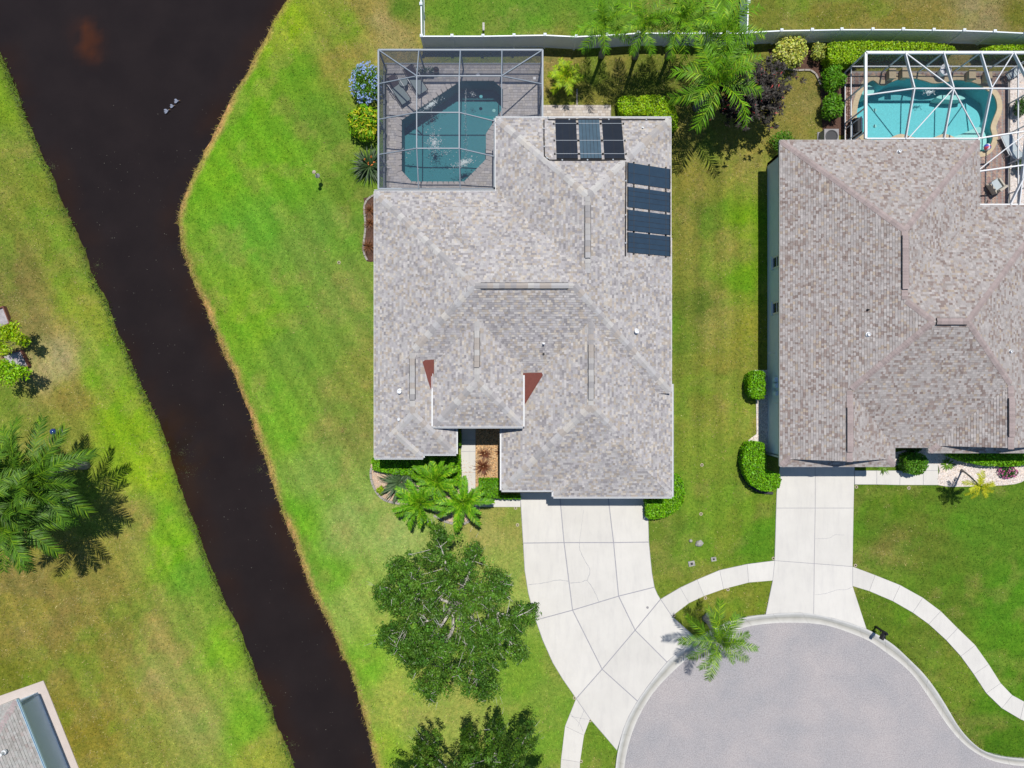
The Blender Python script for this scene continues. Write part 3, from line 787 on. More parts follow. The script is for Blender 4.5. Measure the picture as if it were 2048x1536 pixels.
class Roof:
    """union of hipped (or gabled) rectangles of one pitch; numbers in metres"""
    def __init__(self, slope, rects, T=None):
        self.s = slope; self.R = []; self.T = T or Matrix.Identity(4)
        for r in rects:
            x0, x1, y0, y1 = (v*U for v in r['b'])
            z = r['z']; s = slope
            pl = {'W': (s, 0, z-s*x0), 'E': (-s, 0, z+s*x1), 'S': (0, s, z-s*y0), 'N': (0, -s, z+s*y1)}
            pl = {k: v for k, v in pl.items() if k not in r.get('gable', '')}
            dom = [(1, 0, -x0), (-1, 0, x1), (0, 1, -y0), (0, -1, y1)]
            self.R.append(dict(b=(x0, x1, y0, y1), z=z, pl=pl, dom=dom, raised=r.get('raised', False)))
    def height(self, x, y, i=None):
        best = -1
        for k, r in enumerate(self.R):
            if i is not None and k != i: continue
            x0, x1, y0, y1 = r['b']
            if x0-1e-6 <= x <= x1+1e-6 and y0-1e-6 <= y <= y1+1e-6:
                best = max(best, min(a*x+b*y+c for a, b, c in r['pl'].values()))
        return best
    def pieces(self, i, side):
        r = self.R[i]; x0, x1, y0, y1 = r['b']; A = r['pl'][side]
        p = [(x0, y0), (x1, y0), (x1, y1), (x0, y1)]
        for t, g in r['pl'].items():
            if t != side: p = clip(p, sub(g, A))
            if not p: return []
        pcs = [p]
        for j, q in enumerate(self.R):
            if j == i or q['raised']: continue
            e = 0.0005 if j < i else -0.0005
            cons = [sub(g, A, e) for g in q['pl'].values()] + q['dom']
            new = []
            for pc in pcs:
                rem = pc
                for g in cons:
                    if not rem: break
                    o = clip(rem, neg(g))
                    if o: new.append(o)
                    rem = clip(rem, g)
            pcs = new
        return pcs
    def build(self, parent, palette, weights, name='roof', tabs=(0.10, 0.34), expo=0.143, deckcol=(0.2, 0.2, 0.2), thick=0.014):
        T = self.T
        deck = MB(); sh = MB(); cosp = 1/math.sqrt(1+self.s**2)
        pal = [tuple(lin(c)) for c in palette]
        warm = [c[0]-c[2] > 12 for c in palette]; ml = sum(sum(c) for c in palette)/len(palette); lum_ = [sum(c) > ml for c in palette]
        qx_of = lambda sd, a, b, v, u: a+v if sd == 'W' else (b-v if sd == 'E' else a+u)
        qy_of = lambda sd, a, b, v, u: a+u if sd in 'WE' else (a+v if sd == 'S' else b-v)
        for i, r in enumerate(self.R):
            x0, x1, y0, y1 = r['b']
            for side, A in r['pl'].items():
                pcs = self.pieces(i, side)
                for pc in pcs:
                    deck.poly([T @ Vector((x, y, A[0]*x+A[1]*y+A[2]-0.006)) for x, y in pc], deckcol)
                if not pcs: continue
                # courses
                e = expo*cosp
                run = (x1-x0) if side in 'WE' else (y1-y0)
                wid = (y1-y0) if side in 'WE' else (x1-x0)
                hp = []
                for pc in pcs:
                    if area2(pc) < 0: pc = pc[::-1]
                    hs = []
                    for k in range(len(pc)):
                        (ax, ay), (bx, by) = pc[k], pc[(k+1) % len(pc)]
                        nx_, ny_ = -(by-ay), (bx-ax)
                        hs.append((nx_, ny_, -(nx_*ax+ny_*ay)))
                    bb = (min(p[0] for p in pc), max(p[0] for p in pc), min(p[1] for p in pc), max(p[1] for p in pc))
                    hp.append((hs, bb))
                for row in range(int(run/e)+1):
                    v0, v1 = row*e, (row+1)*e
                    u = -random.uniform(0, 0.3)
                    while u < wid:
                        w = random.uniform(*tabs)
                        u0, u1 = max(u, 0), min(u+w, wid); u += w
                        if u1-u0 < 0.01: continue
                        pp = Vector((qx_of(side, x0, x1, v0, u0), qy_of(side, y0, y1, v0, u0), 0.0))
                        na = pnoise(pp*1.3); nb = pnoise(pp*0.9+Vector((31, 7, 3)))
                        ww = [w_*max(0.15, 1+0.9*(na if warm[k_] else 0)+0.6*(nb if lum_[k_] else -nb)) for k_, w_ in enumerate(weights)]
                        col = pal[random.choices(range(len(pal)), ww)[0]]
                        jit = random.uniform(0.88, 1.12); col = tuple(c*jit for c in col)
                        if side == 'W': q = [(x0+v0, y0+u0), (x0+v1, y0+u0), (x0+v1, y0+u1), (x0+v0, y0+u1)]; fv = lambda x, y: x-x0-v0
                        elif side == 'E': q = [(x1-v0, y0+u0), (x1-v1, y0+u0), (x1-v1, y0+u1), (x1-v0, y0+u1)]; fv = lambda x, y: x1-v0-x
                        elif side == 'S': q = [(x0+u0, y0+v0), (x0+u0, y0+v1), (x0+u1, y0+v1), (x0+u1, y0+v0)]; fv = lambda x, y: y-y0-v0
                        else: q = [(x0+u0, y1-v0), (x0+u0, y1-v1), (x0+u1, y1-v1), (x0+u1, y1-v0)]; fv = lambda x, y: y1-v0-y
                        qx = [p[0] for p in q]; qy = [p[1] for p in q]
                        bx0, bx1, by0, by1 = min(qx), max(qx), min(qy), max(qy)
                        th = thick*random.choice((0.7, 1.0, 1.5))
                        for hs, bb in hp:
                            if bx1 < bb[0] or bx0 > bb[1] or by1 < bb[2] or by0 > bb[3]: continue
                            pc = q
                            for f in hs:
                                if all(f[0]*p[0]+f[1]*p[1]+f[2] >= 0 for p in pc): continue
                                pc = clip(pc, f)
                                if not pc: break
                            if not pc: continue
                            pts = [T @ Vector((x, y, A[0]*x+A[1]*y+A[2]+0.002+th*(1-min(1, max(0, fv(x, y)/e))))) for x, y in pc]
                            n = (pts[1]-pts[0]).cross(pts[2]-pts[0])
                            if n.z < 0: pts = pts[::-1]
                            sh.poly(pts, col)
                            if pc is q:
                                a, b_ = (q[0], q[3])
                                za = A[0]*a[0]+A[1]*a[1]+A[2]; zb = A[0]*b_[0]+A[1]*b_[1]+A[2]
                                sh.poly([T @ Vector((a[0], a[1], za+0.002+th)), T @ Vector((a[0], a[1], za-0.003)), T @ Vector((b_[0], b_[1], zb-0.003)), T @ Vector((b_[0], b_[1], zb+0.002+th))], tuple(c*0.8 for c in col))
        ro = deck.build(name, M['shingle'], parent, colors=True)
        so = sh.build('shingles', M['shingle'], ro, colors=True); so['kind'] = 'stuff'
        return ro
    def pt(self, x, y, z=None):
        """plan ground-pixels -> world point on the roof"""
        X_, Y_ = x*U, y*U
        return self.T @ Vector((X_, Y_, self.height(X_, Y_) if z is None else z))

def cap_mesh(name, L, half, drop, mt, th=0.012):
    """bent cap shingle: x along the ridge (lower end at +x), y across"""
    mb = MB()
    def ring(x, lift):
        return [(x, -half, -drop+lift), (x, -half*0.5, -drop*0.5+lift+0.004), (x, 0, lift+0.008), (x, half*0.5, -drop*0.5+lift+0.004), (x, half, -drop+lift)]
    a = ring(0, 0.004); b = ring(L, 0.022)
    V = a + b + [(p[0], p[1], p[2]-0.02) for p in b] + [(p[0], p[1], p[2]-0.02) for p in a]
    F = []
    for k in range(4):
        F.append((k, k+5, k+6, k+1))
        F.append((5+k, 10+k, 11+k, 6+k))
    F.append((0, 15, 10, 5)); F.append((4, 9, 14, 19))
    mb.raw(V, F)
    me = bpy.data.meshes.new(name); me.from_pydata(mb.v, [], mb.f); me.materials.append(mt); me.validate()
    return me
def cap_line(parent, a, b, mesh, step, lift=0.0, joined=None, col=None):
    """a = upper end, b = lower end"""
    a = Vector(a); b = Vector(b); d = b-a; L = d.length; d.normalize()
    if d.z < -0.05: L -= 0.16
    n = max(1, int(round(L/step))); st = L/n
    s_ = Vector((0, 0, 1)).cross(d).normalized(); up = d.cross(s_).normalized()
    for k in range(n):
        p = a + d*(st*k) + up*lift
        Mx = Matrix(((d.x, s_.x, up.x, p.x), (d.y, s_.y, up.y, p.y), (d.z, s_.z, up.z, p.z), (0, 0, 0, 1)))
        Mx = Mx @ Matrix.Rotation(random.uniform(-0.03, 0.03), 4, 'Z') @ Matrix.Diagonal((st/step*1.04, 1, 1, 1))
        if joined is None: inst('ridge_cap', mesh, parent, Mx)
        else:
            j_ = random.uniform(0.86, 1.1); c = tuple(v*j_ for v in (col or (1, 1, 1)))
            joined.raw([Mx @ v.co for v in mesh.vertices], [tuple(p_.vertices) for p_ in mesh.polygons], c)

def vent_line(parent, a, b, w=0.28, lift=0.05):
    a = Vector(a); b = Vector(b)
    mb = MB(); up = Vector((0, 0, lift/2))
    mb.bar(a+up, b+up, w+0.05, lift)
    return mb.build('ridge_vent', M['dark'], parent)

def pipe_vent(parent, p, r, h, material='white_metal', name='vent_pipe'):
    mb = MB(); p = Vector(p)
    mb.lathe(p, [(r*1.5, -0.1), (r*1.5, 0.03), (r, 0.05), (r, h), (r*0.75, h), (r*0.75, h-0.05)], 14)
    return mb.build(name, M[material], parent, smooth=False)

def gutter(parent, a, b, out, w=0.075, h=0.12, name='gutter', material='white_metal'):
    """U channel along the eave a-b (points at eave height); out = outward unit vector"""
    a = Vector(a); b = Vector(b); o = Vector(out)
    mb = MB()
    dz = Vector((0, 0, 1))
    mb.bar(a+o*0.012-dz*0.06, b+o*0.012-dz*0.06, 0.02, h+0.06)
    mb.bar(a+o*(w/2+0.02)-dz*(h-0.01), b+o*(w/2+0.02)-dz*(h-0.01), w-0.02, 0.015)
    mb.bar(a+o*(w+0.005)-dz*0.045, b+o*(w+0.005)-dz*0.045, 0.018, h-0.02)
    return mb.build(name, M[material], parent)
def fascia(parent, a, b, out, h=0.18, material='white_metal', over=0.0):
    a = Vector(a); b = Vector(b); o = Vector(out); dz = Vector((0, 0, 1))
    mb = MB(); mb.bar(a+o*0.012-dz*(h/2+0.012), b+o*0.012-dz*(h/2+0.012), 0.024, h)
    return mb.build('fascia', M[material], parent)
def eave_run(parent, pts, z, kind='gutter', T=None, lap=0.0, material='white_metal'):
    """pts in ground pixels, interior on the left of the walking direction reversed (walked clockwise, outward = left-hand side)"""
    for i in range(len(pts)-1):
        a = Vector((pts[i][0]*U, pts[i][1]*U, z)); b = Vector((pts[i+1][0]*U, pts[i+1][1]*U, z))
        d = (b-a).normalized(); o = Vector((-d.y, d.x, 0))
        if T is not None:
            a = T @ a; b = T @ b; o = (T.to_3x3() @ o)
        if kind == 'gutter': gutter(parent, a, b, o, material=material)
        else: fascia(parent, a, b, o, material=material)
def wall_loop(parent, loop, z1, material, T=None, th=0.18, z0=-0.1):
    """loop counter-clockwise in metres; one wall per side"""
    n = len(loop); walls = []
    for i in range(n):
        a = Vector((*loop[i], 0)); b = Vector((*loop[(i+1) % n], 0)); d = (b-a)
        if d.length < 0.02: continue
        d.normalize(); inn = Vector((-d.y, d.x, 0))
        q = [a, b, b+inn*th, a+inn*th]
        if T is not None: q = [T @ p for p in q]
        mb = MB(); mb.prism([(p.x, p.y) for p in q], z0+0.001*i, z1-0.001*i)
        walls.append(mb.build('wall', material, parent))
    return walls
def window(parent, c, d, w, h, out, name='window', panes=2):
    """c = centre on the wall face, d = unit along the wall, out = outward"""
    c = Vector(c); d = Vector(d); o = Vector(out); z = Vector((0, 0, 1))
    mb = MB()
    for s_ in (-1, 1):
        mb.obox(c+d*(s_*(w/2))+o*0.03, d*0.04, z*(h/2+0.04), o*0.035)
        mb.obox(c+z*(s_*(h/2))+o*0.032, d*(w/2-0.04), z*0.04, o*0.033)
    mb.obox(c+o*0.028, d*(w/2-0.04), z*0.02, o*0.028)
    f = mb.build(name, M['white_metal'], parent)
    for s_ in (-1, 1):
        mb = MB(); mb.obox(c+z*(s_*h/4)+o*0.012, d*(w/2-0.05), z*(h/4-0.03), o*0.008); mb.build('pane', M['glass'], f)
    mb = MB(); mb.obox(c-z*(h/2+0.08)+o*0.06, d*(w/2+0.08), z*0.035, o*0.06); mb.build('sill', M['stucco_white'], f)
    return f

# ---------------- the grey-roofed house in the middle
houseA = root('house', P(1024, 700), 'single-storey house with a light grey mottled shingle hip roof in the middle', 'house')
SL = 0.469
EA, EG, EP = 3.30, 2.90, 4.02
roofA = Roof(SL, [
    dict(b=(-254, 293, -17.4, 355), z=EA),                 # main block
    dict(b=(-30, 293, 0, 490), z=EA),                    # rear wing
    dict(b=(-254, -103, -129, 160), z=EA),                 # left front wing
    dict(b=(-254, -164, -136, 0), z=EA),                   # its small bay
    dict(b=(-19.5, 298, -198, 272), z=EG),                 # garage
    dict(b=(77, 298, -210, 0), z=EG),                      # garage bay
    dict(b=(-143, 20, -77, 320), z=EP, raised=True)])      # raised entry roof
PAL_A = [(189,187,187),(201,198,197),(172,169,171),(160,157,160),(190,180,169),(204,197,187),(177,169,161),(184,181,184)]
roof_o = roofA.build(houseA, PAL_A, [5,4,3.4,2.6,2.2,1.7,2.4,4.5], tabs=(0.07, 0.21), expo=0.127, deckcol=(0.16, 0.16, 0.17), thick=0.018)
M['cap'] = mat('cap', (1, 1, 1), 0.92, vary=0.06, scale=20, palette=[tuple(v*0.80 for v in lin(c)) for c in [(188,184,180),(200,196,191),(168,164,163),(182,172,163),(203,196,187),(190,187,186),(174,169,167),(195,190,187)]])
cap_r = cap_mesh('cap_ridge', 0.34, 0.19, 0.19*SL, M['cap'])
cap_h = cap_mesh('cap_hip', 0.34, 0.19, 0.19*SL*0.71, M['cap'])
pA = roofA.pt
hips = [((-67, 169), (-254, 355)), ((108, 169), (131, 146)), ((-67, 169), (-178.5, 58)), ((131.5, 328), (-30, 490)), ((131.5, 328), (293, 490)),
        ((107, 169), (293, -17)), ((-178.5, -54), (-254, -129)), ((-178.5, -53.5), (-103, -129)), ((-209, -91), (-164, -136)),
        ((139, -39), (-19.5, -198)), ((187.5, -99.5), (298, -210)), ((139, -39), (187.5, -88)), ((187.5, -99.5), (77, -210))]
for a, b in hips:
    if a == (108, 169): continue
    cap_line(roof_o, pA(*a)+Vector((0, 0, 0.012)), pA(*b)+Vector((0, 0, 0.012)), cap_h, 0.33)
def ridge(a, b, vents, roofpt, house_roof, mesh, step):
    """cap line with raised stretches over ridge vents; vents as fractions"""
    A = roofpt(*a); B = roofpt(*b)
    cuts = [0.0]
    for v in vents: cuts += list(v)
    cuts.append(1.0)
    for i in range(len(cuts)-1):
        if cuts[i+1]-cuts[i] < 0.02: continue
        p = A.lerp(B, cuts[i]); q_ = A.lerp(B, cuts[i+1])
        if i % 2 == 1:
            v = vent_line(house_roof, p, q_)
            cap_line(house_roof, p+Vector((0, 0, 0.105)), q_+Vector((0, 0, 0.105)), mesh, step)
        else:
            cap_line(house_roof, p+Vector((0, 0, 0.012)), q_+Vector((0, 0, 0.012)), mesh, step)
M['vent_cap'] = mat('vent_cap', (1, 1, 1), 0.92, vary=0.06, scale=20, palette=[tuple(v*0.74 for v in lin(c)) for c in [(188,184,180),(200,196,191),(168,164,163),(182,172,163),(190,187,186)]])
cap_flat = cap_mesh('cap_flat', 0.34, 0.135, 0.05, M['vent_cap'])
ridge((-64, 169), (104, 169), [(0.06, 0.95)], pA, roof_o, cap_flat, 0.30)
ridge((131.5, 326), (131.5, 194), [(0.12, 0.80)], pA, roof_o, cap_flat, 0.30)
ridge((-178.5, 56), (-178.5, -50), [(0.10, 0.78)], pA, roof_o, cap_flat, 0.30)
ridge((139, 110), (139, -36), [(0.28, 0.93)], pA, roof_o, cap_flat, 0.30)
ridge((-61.5, 110), (-61.5, 6), [(0.16, 0.76)], lambda x, y: Vector((x*U, y*U, EP+SL*81.5*U)), roof_o, cap_flat, 0.30)
pe = lambda x, y: Vector((x*U, y*U, roofA.height(x*U, y*U, 6)))
for b in ((-143, -77), (20, -77)): cap_line(roof_o, pe(-61.5, 4.5)+Vector((0, 0, .012)), pe(*b)+Vector((0, 0, .012)), cap_h, 0.33)
# valley metal is covered; brown membrane crickets beside the raised entry roof
def cricket(pxs, off=0.02):
    mb = MB(); top = []
    for px, py in pxs:
        z = 3.5
        for _ in range(6):
            x, y = P2(px, py, z)
            best = -1
            for k in range(6):
                best = max(best, roofA.height(x, y, k))
            z = best+off
        top.append((x, y, z))
    mb.poly(top)
    mb.poly([(x, y, z-0.05) for x, y, z in top[::-1]])
    for i in range(len(top)):
        a = top[i]; b = top[(i+1) % len(top)]
        mb.poly([a, (a[0], a[1], a[2]-0.05), (b[0], b[1], b[2]-0.05), b])
    return mb.build('flashing', M['membrane'], roof_o)
cricket([(845,724),(850,720),(868,719),(868,786),(864,786),(856,762)], 0.03)
cricket([(1046,746),(1083,745),(1086,750),(1049,810),(1046,812)], 0.05)
# eaves: fascia and gutters (walked so that outward is on the right)
def ring_eave(pts, z, kinds):
    for i in range(len(pts)-1):
        eave_run(roof_o, [pts[i], pts[i+1]], z, kinds[i])
ring_eave([(-103, -17), (-103, -129), (-164, -129), (-164, -136), (-254, -136), (-254, 355)][::1], EA, ['gutter', 'gutter', 'gutter', 'gutter', 'fascia'])
ring_eave([(-254, 355), (-30, 355), (-30, 490), (293, 490), (293, -14)], EA, ['gutter', 'fascia', 'gutter', 'fascia'])
ring_eave([(298, 0), (298, -210), (77, -210), (77, -198), (-19.5, -198), (-19.5, -20)], EG, ['gutter']*5)
ring_eave([(20, 16), (20, -77), (-143, -77), (-143, 20)], EP, ['gutter']*3)
# soffits, walls, doors, windows
def soffit(parent, rect, z):
    mb = MB(); x0, x1, y0, y1 = (v*U for v in rect); mb.box((x0, y0, z-0.03), (x1, y1, z)); return mb.build('soffit', M['white_metal'], parent)
for i, (rc, z) in enumerate([((-253, 292, -16, 354), EA-0.17), ((-29, 292, 354.2, 489), EA-0.172), ((-253, -104, -128, -16.2), EA-0.174), ((-253, -165, -135, -128.2), EA-0.176), ((-18.5, 297, -197, -16.4), EG-0.17), ((78, 297, -209, -197.2), EG-0.172), ((-142, 19, -76, 60), EP-0.17)]):
    soffit(houseA, rc, z)
wallsA = wall_loop(houseA, HOUSE_A[::-1] if area2(HOUSE_A) < 0 else HOUSE_A, 2.75, M['stucco'])
# raised entry: two columns and walls above the lower roofs
for x in (-132, 9):
    mb = MB(); mb.box((x*U-0.16, -66*U-0.16, 0), (x*U+0.16, -66*U+0.16, EP-0.2)); mb.box((x*U-0.22, -66*U-0.22, 0), (x*U+0.22, -66*U+0.22, 0.3)); mb.build('column', M['stucco'], houseA)
mb = MB(); mb.box((-133*U, -45*U, 2.6), (-128*U, 60*U, EP-0.2)); mb.build('wall', M['stucco'], houseA)
mb = MB(); mb.box((5*U, -45*U, 2.6), (10*U, 60*U, EP-0.2)); mb.build('wall', M['stucco'], houseA)
mb = MB(); mb.box((-64*U, -63.5*U, 0.03), (-28*U, -60.5*U, 2.3)); fd = mb.build('door', M['wood_red'], houseA)
mb = MB(); mb.lathe((-32*U, -64.4*U, 1.0), [(0.02, 0), (0.035, 0.03), (0.02, 0.06)], 8); mb.build('handle', M['grey_metal'], fd)
mb = MB()
for k in range(4): mb.box((92*U, -199.6*U, 0.03+k*0.56), (270*U, -197.9*U, 0.57+k*0.56))
mb.build('garage_door', M['white_metal'], houseA)
window(houseA, (-180*U, -118*U, 1.5), (1, 0, 0), 1.6, 1.3, (0, -1, 0))
for yy in (250, 120, -60): window(houseA, (-241*U, yy*U, 1.5), (0, 1, 0), 1.2, 1.2, (-1, 0, 0))
for yy in (380, 230, 80): window(houseA, (281*U, yy*U, 1.5), (0, 1, 0), 1.1, 1.2, (1, 0, 0))
mb = MB(); mb.box((-190*U, 353.8*U, 0.05), (-70*U, 355.8*U, 2.2)); sg = mb.build('sliding_door', M['glass'], houseA)
# vents on the roof
for px, py, r_, h_, nm in [(1272,663,0.11,0.28,'white_metal'), (1087,687,0.055,0.30,'white_metal'), (1087,708,0.04,0.12,'dark'), (800,783,0.11,0.24,'white_metal'), (798,839,0.065,0.16,'white_metal'), (1285,256,0.05,0.15,'white_metal')]:
    z = 4.0
    for _ in range(6):
        x, y = P2(px, py, z); z = roofA.height(x, y)
    pipe_vent(roof_o, (x, y, z), r_, h_, nm)

# pool-heating mats on the rear wing
def mat_panel(label, x0, x1, y0, y1, side, material, seams, straps):
    """x/y ground-pixels on the roof plane; mat of flat tubes with header pipes"""
    def pt(x, y, up=0.0): 
        X_, Y_ = x*U, y*U
        A = roofA.R[1]['pl'][side]
        return Vector((X_, Y_, A[0]*X_+A[1]*Y_+A[2]+0.035+up))
    c = [pt(x0, y0), pt(x1, y0), pt(x1, y1), pt(x0, y1)]
    r = root('solar_panel', (c[0]+c[2])/2, label, 'solar panel', 'pool heating panels on the rear roof')
    n = (c[1]-c[0]).cross(c[3]-c[0]).normalized()
    mb = MB(); v = [p for p in c] + [p+n*0.03 for p in c]
    mb.raw(v, [(3,2,1,0),(4,5,6,7),(0,1,5,4),(1,2,6,5),(2,3,7,6),(3,0,4,7)]); mb.build('mat', M[material], r)
    up = n*0.04
    if side == 'N': ends = [(pt(x0, y0), pt(x1, y0)), (pt(x0, y1), pt(x1, y1))]
    else: ends = [(pt(x0, y0), pt(x0, y1)), (pt(x1, y0), pt(x1, y1))]
    for a, b in ends:
        mb = MB(); mb.tube([a+up*0.8, b+up*0.8], 0.028, 8); mb.build('header_pipe', M['black_paint'], r)
    for t in seams:
        if side == 'N': a, b = pt(x0+(x1-x0)*t, y0), pt(x0+(x1-x0)*t, y1)
        else: a, b = pt(x0, y0+(y1-y0)*t), pt(x1, y0+(y1-y0)*t)
        mb = MB(); mb.bar(a+n*0.031, b+n*0.031, 0.018, 0.008); mb.build('seam', M['dark'], r)
    for t in straps:
        if side == 'N': a, b = pt(x0-3, y0+(y1-y0)*t), pt(x1+3, y0+(y1-y0)*t)
        else: a, b = pt(x0+(x1-x0)*t, y0-1.5), pt(x0+(x1-x0)*t, y1+1.5)
        mb = MB(); mb.bar(a+n*0.036, b+n*0.036, 0.02, 0.006); mb.build('strap', M['grey_metal' if side == 'N' else 'black_paint'], r)
        for e in (a, b):
            mb = MB(); mb.obox(e+n*0.01, (0.04, 0, 0), (0, 0.04, 0), n*0.03); mb.build('clip', M['black_paint'], r)
mat_panel('leftmost of the three upright black solar panels', 79.5, 117.5, 401, 487, 'N', 'solar', [0.33, 0.66, 0.85], [0.12, 0.45, 0.88])
mat_panel('lighter grey-blue solar panel between two black ones', 122, 160, 401, 487, 'N', 'solar_grey', [0.16, 0.33, 0.5, 0.66, 0.84], [0.12, 0.45, 0.88])
mat_panel('rightmost of the three upright black solar panels', 165, 201, 401, 487, 'N', 'solar', [0.5], [0.12, 0.45, 0.88])
for (a, b), nm, se in zip([(359, 395), (316, 352), (274, 311), (235, 271)], ['topmost of the four stacked blue-black solar mats', 'second from the top of the four stacked blue-black solar mats', 'third from the top of the four stacked blue-black solar mats', 'lowest of the four stacked blue-black solar mats'], [[0.5], [0.3, 0.55, 0.8], [0.25, 0.5, 0.75], [0.25, 0.5, 0.78]]):
    mat_panel(nm, 206, 290, a, b, 'E', 'solar_blue', se, [0.14, 0.5, 0.90])
def roof_pipe(label, pxs, r=0.03, lift=0.06):
    pts = []
    for px, py in pxs:
        z = 4.0
        for _ in range(6):
            x, y = P2(px, py, z); z = max(roofA.height(x, y), EA)+lift
        pts.append((x, y, z))
    rr = root('roof_pipe', pts[0], label, 'pipe')
    mb = MB(); mb.tube(pts, r, 8); mb.build('pipe', M['black_paint'], rr)
    for i in range(len(pts)-1):
        a = Vector(pts[i]); b = Vector(pts[i+1]); m_ = max(1, int((b-a).length/1.6))
        for k in range(m_):
            p = a.lerp(b, (k+0.5)/m_); mb = MB(); mb.obox(p, (0.035, 0, 0), (0, 0.035, 0), (0, 0, 0.04)); mb.build('clamp', M['grey_metal'], rr)
roof_pipe('black water pipe running left of and below the upright solar panels', [(1088,240),(1088,275),(1089,312),(1099,320),(1150,320),(1200,320),(1252,319)])
roof_pipe('black water pipe along the left edge of the stacked solar mats', [(1252,324),(1251.5,400),(1251,460),(1251,512)])
roof_pipe('black water pipe along the top eave above the upright solar panels', [(1096,234),(1097,239),(1180,239),(1330,239)])

# ---------------- the brown-roofed house on the right
houseB = root('house', P(1750, 700), 'single-storey house with a brown-grey shingle roof at the right edge', 'house')
SB = 0.456; EB = 2.9
HB = SB*U
roofB = Roof(SB, [
    dict(b=(499, 1009, -118, 333), z=EB),
    dict(b=(499, 871, -60, 454), z=EB),
    dict(b=(499, 713, -139, 130), z=EB, gable='S'),
    dict(b=(499, 713, -153.6, 40), z=EB-0.004),
    dict(b=(776, 1009, -114.5, 130), z=EB, gable='S'),
    dict(b=(776, 1009, -128, 30), z=EB-0.004)])
# the pent strips below the gables are cut off short of the gable wall
for k, y in ((3, -137), (5, -112.5)):
    r = roofB.R[k]; x0, x1, y0, y1 = r['b']
    r['dom'][3] = (0, -1, y*U)
    r['b'] = (x0, x1, y0, y*U)
    r['pl'].pop('N', None)
PAL_B = [(179,174,172),(188,183,181),(158,145,140),(147,133,128),(181,168,154),(168,160,156),(174,168,167)]
roof_b = roofB.build(houseB, PAL_B, [5,4.6,2.6,1.5,1.6,3,3.6], tabs=(0.08, 0.20), expo=0.13, deckcol=(0.10, 0.09, 0.09), thick=0.02)
capB = cap_mesh('cap_small', 0.22, 0.16, 0.16*SB*0.7, M['shingle']); capBr = cap_mesh('cap_small_ridge', 0.22, 0.16, 0.05, M['shingle'])
jb = MB(); colB = lin((178, 164, 162)); pB = roofB.pt
up12 = Vector((0, 0, 0.012))
for a, b in [((685, 268), (499, 454)), ((685, 268), (871, 454)), ((685, 147), (724.5, 107.5)), ((724.5, 107.5), (606, -11)), ((783.5, 107.5), (1009, 333)), ((783.5, 107.5), (892.5, -1.5)), ((517, -135.5), (499, -153.6)), ((695, -135.5), (713, -153.6)), ((791, -113), (776, -128))]:
    a_, b_ = pB(*a), pB(*b)
    if b_.z > a_.z: a_, b_ = b_, a_
    cap_line(None, a_+up12, b_+up12, capB, 0.155, joined=jb, col=colB)
def ridgeB(a, b, vent):
    A = pB(*a); B = pB(*b)
    cuts = [0, vent[0], vent[1], 1]
    for i in range(3):
        p = A.lerp(B, cuts[i]); q_ = A.lerp(B, cuts[i+1])
        if (q_-p).length < 0.1: continue
        if i == 1: vent_line(roof_b, p, q_, 0.31)
        cap_line(None, p+Vector((0, 0, 0.105 if i == 1 else 0.012)), q_+Vector((0, 0, 0.105 if i == 1 else 0.012)), capBr, 0.155, joined=jb, col=colB)
ridgeB((685, 266), (685, 150), (0.06, 0.85)); ridgeB((726, 107.5), (782, 107.5), (0.04, 0.96))
ridgeB((606, -12), (606, -137), (0.24, 0.86)); ridgeB((892.5, -3), (892.5, -114), (0.2, 0.8))
rc = jb.build('ridge_caps', M['shingle'], roof_b, colors=True); rc['kind'] = 'stuff'
for px, py, r_, h_, nm in [(1735,620,0.045,0.14,'dark'), (1736,669,0.09,0.16,'white_metal'), (2020,703,0.07,0.16,'white_metal'), (1797,304,0.08,0.18,'white_metal')]:
    z = 4.0
    for _ in range(6):
        x, y = P2(px, py, z); z = roofB.height(x, y)
    pipe_vent(roof_b, (x, y, z), r_, h_, nm)
M['fascia_b'] = mat('fascia_b', (0.50, 0.47, 0.45), 0.6)
for seg in [[(499, -153), (499, 454)], [(499, 454), (871, 454)], [(871, 454), (871, 333)], [(871, 333), (1009, 333)], [(1009, 333), (1009, -128)], [(1009, -128), (776, -128)], [(776, -128), (776, -118)], [(776, -118), (713, -118)], [(713, -118), (713, -153)], [(713, -153.6), (499, -153.6)]]:
    eave_run(roof_b, seg, EB, 'fascia', material='fascia_b')
# gables above the pent strips
for x0, x1, y, nm in ((499, 713, -135, 'a'), (776, 1009, -111, 'b')):
    m_ = (x0+x1)/2; zt = EB+SB*(x1-x0)/2*U
    mb = MB(); tri = [((x0+14)*U, y*U, EB+0.05), ((x1-14)*U, y*U, EB+0.05), (m_*U, y*U, zt-0.14)]
    t2 = [(a, b+0.12, c) for a, b, c in tri]
    mb.raw(tri+t2, [(0,1,2),(5,4,3),(0,3,4,1),(1,4,5,2),(2,5,3,0)]); mb.build('gable_wall', M['stucco_white'], houseB)
for i, (rc_, z) in enumerate([((500, 1008, -117, 332), EB-0.16), ((500, 870, 332.2, 453), EB-0.162), ((500, 712, -152.6, -117.2), EB-0.164), ((777, 1008, -127, -117.2), EB-0.166)]):
    soffit(houseB, rc_, z)
wallsB = wall_loop(houseB, HOUSE_B[::-1] if area2(HOUSE_B) < 0 else HOUSE_B, EB-0.2, M['stucco_white'])
for py in (523, 615):
    y = (768-py)*S*(1-1.6/H)
    window(houseB, (511*U, y, 1.55), (0, 1, 0), 0.62, 1.15, (-1, 0, 0))
mb = MB()
for k in range(4): mb.box((535*U, -143.6*U, 0.03+k*0.56), (675*U, -141.9*U, 0.57+k*0.56))
mb.build('garage_door', M['white_metal'], houseB)
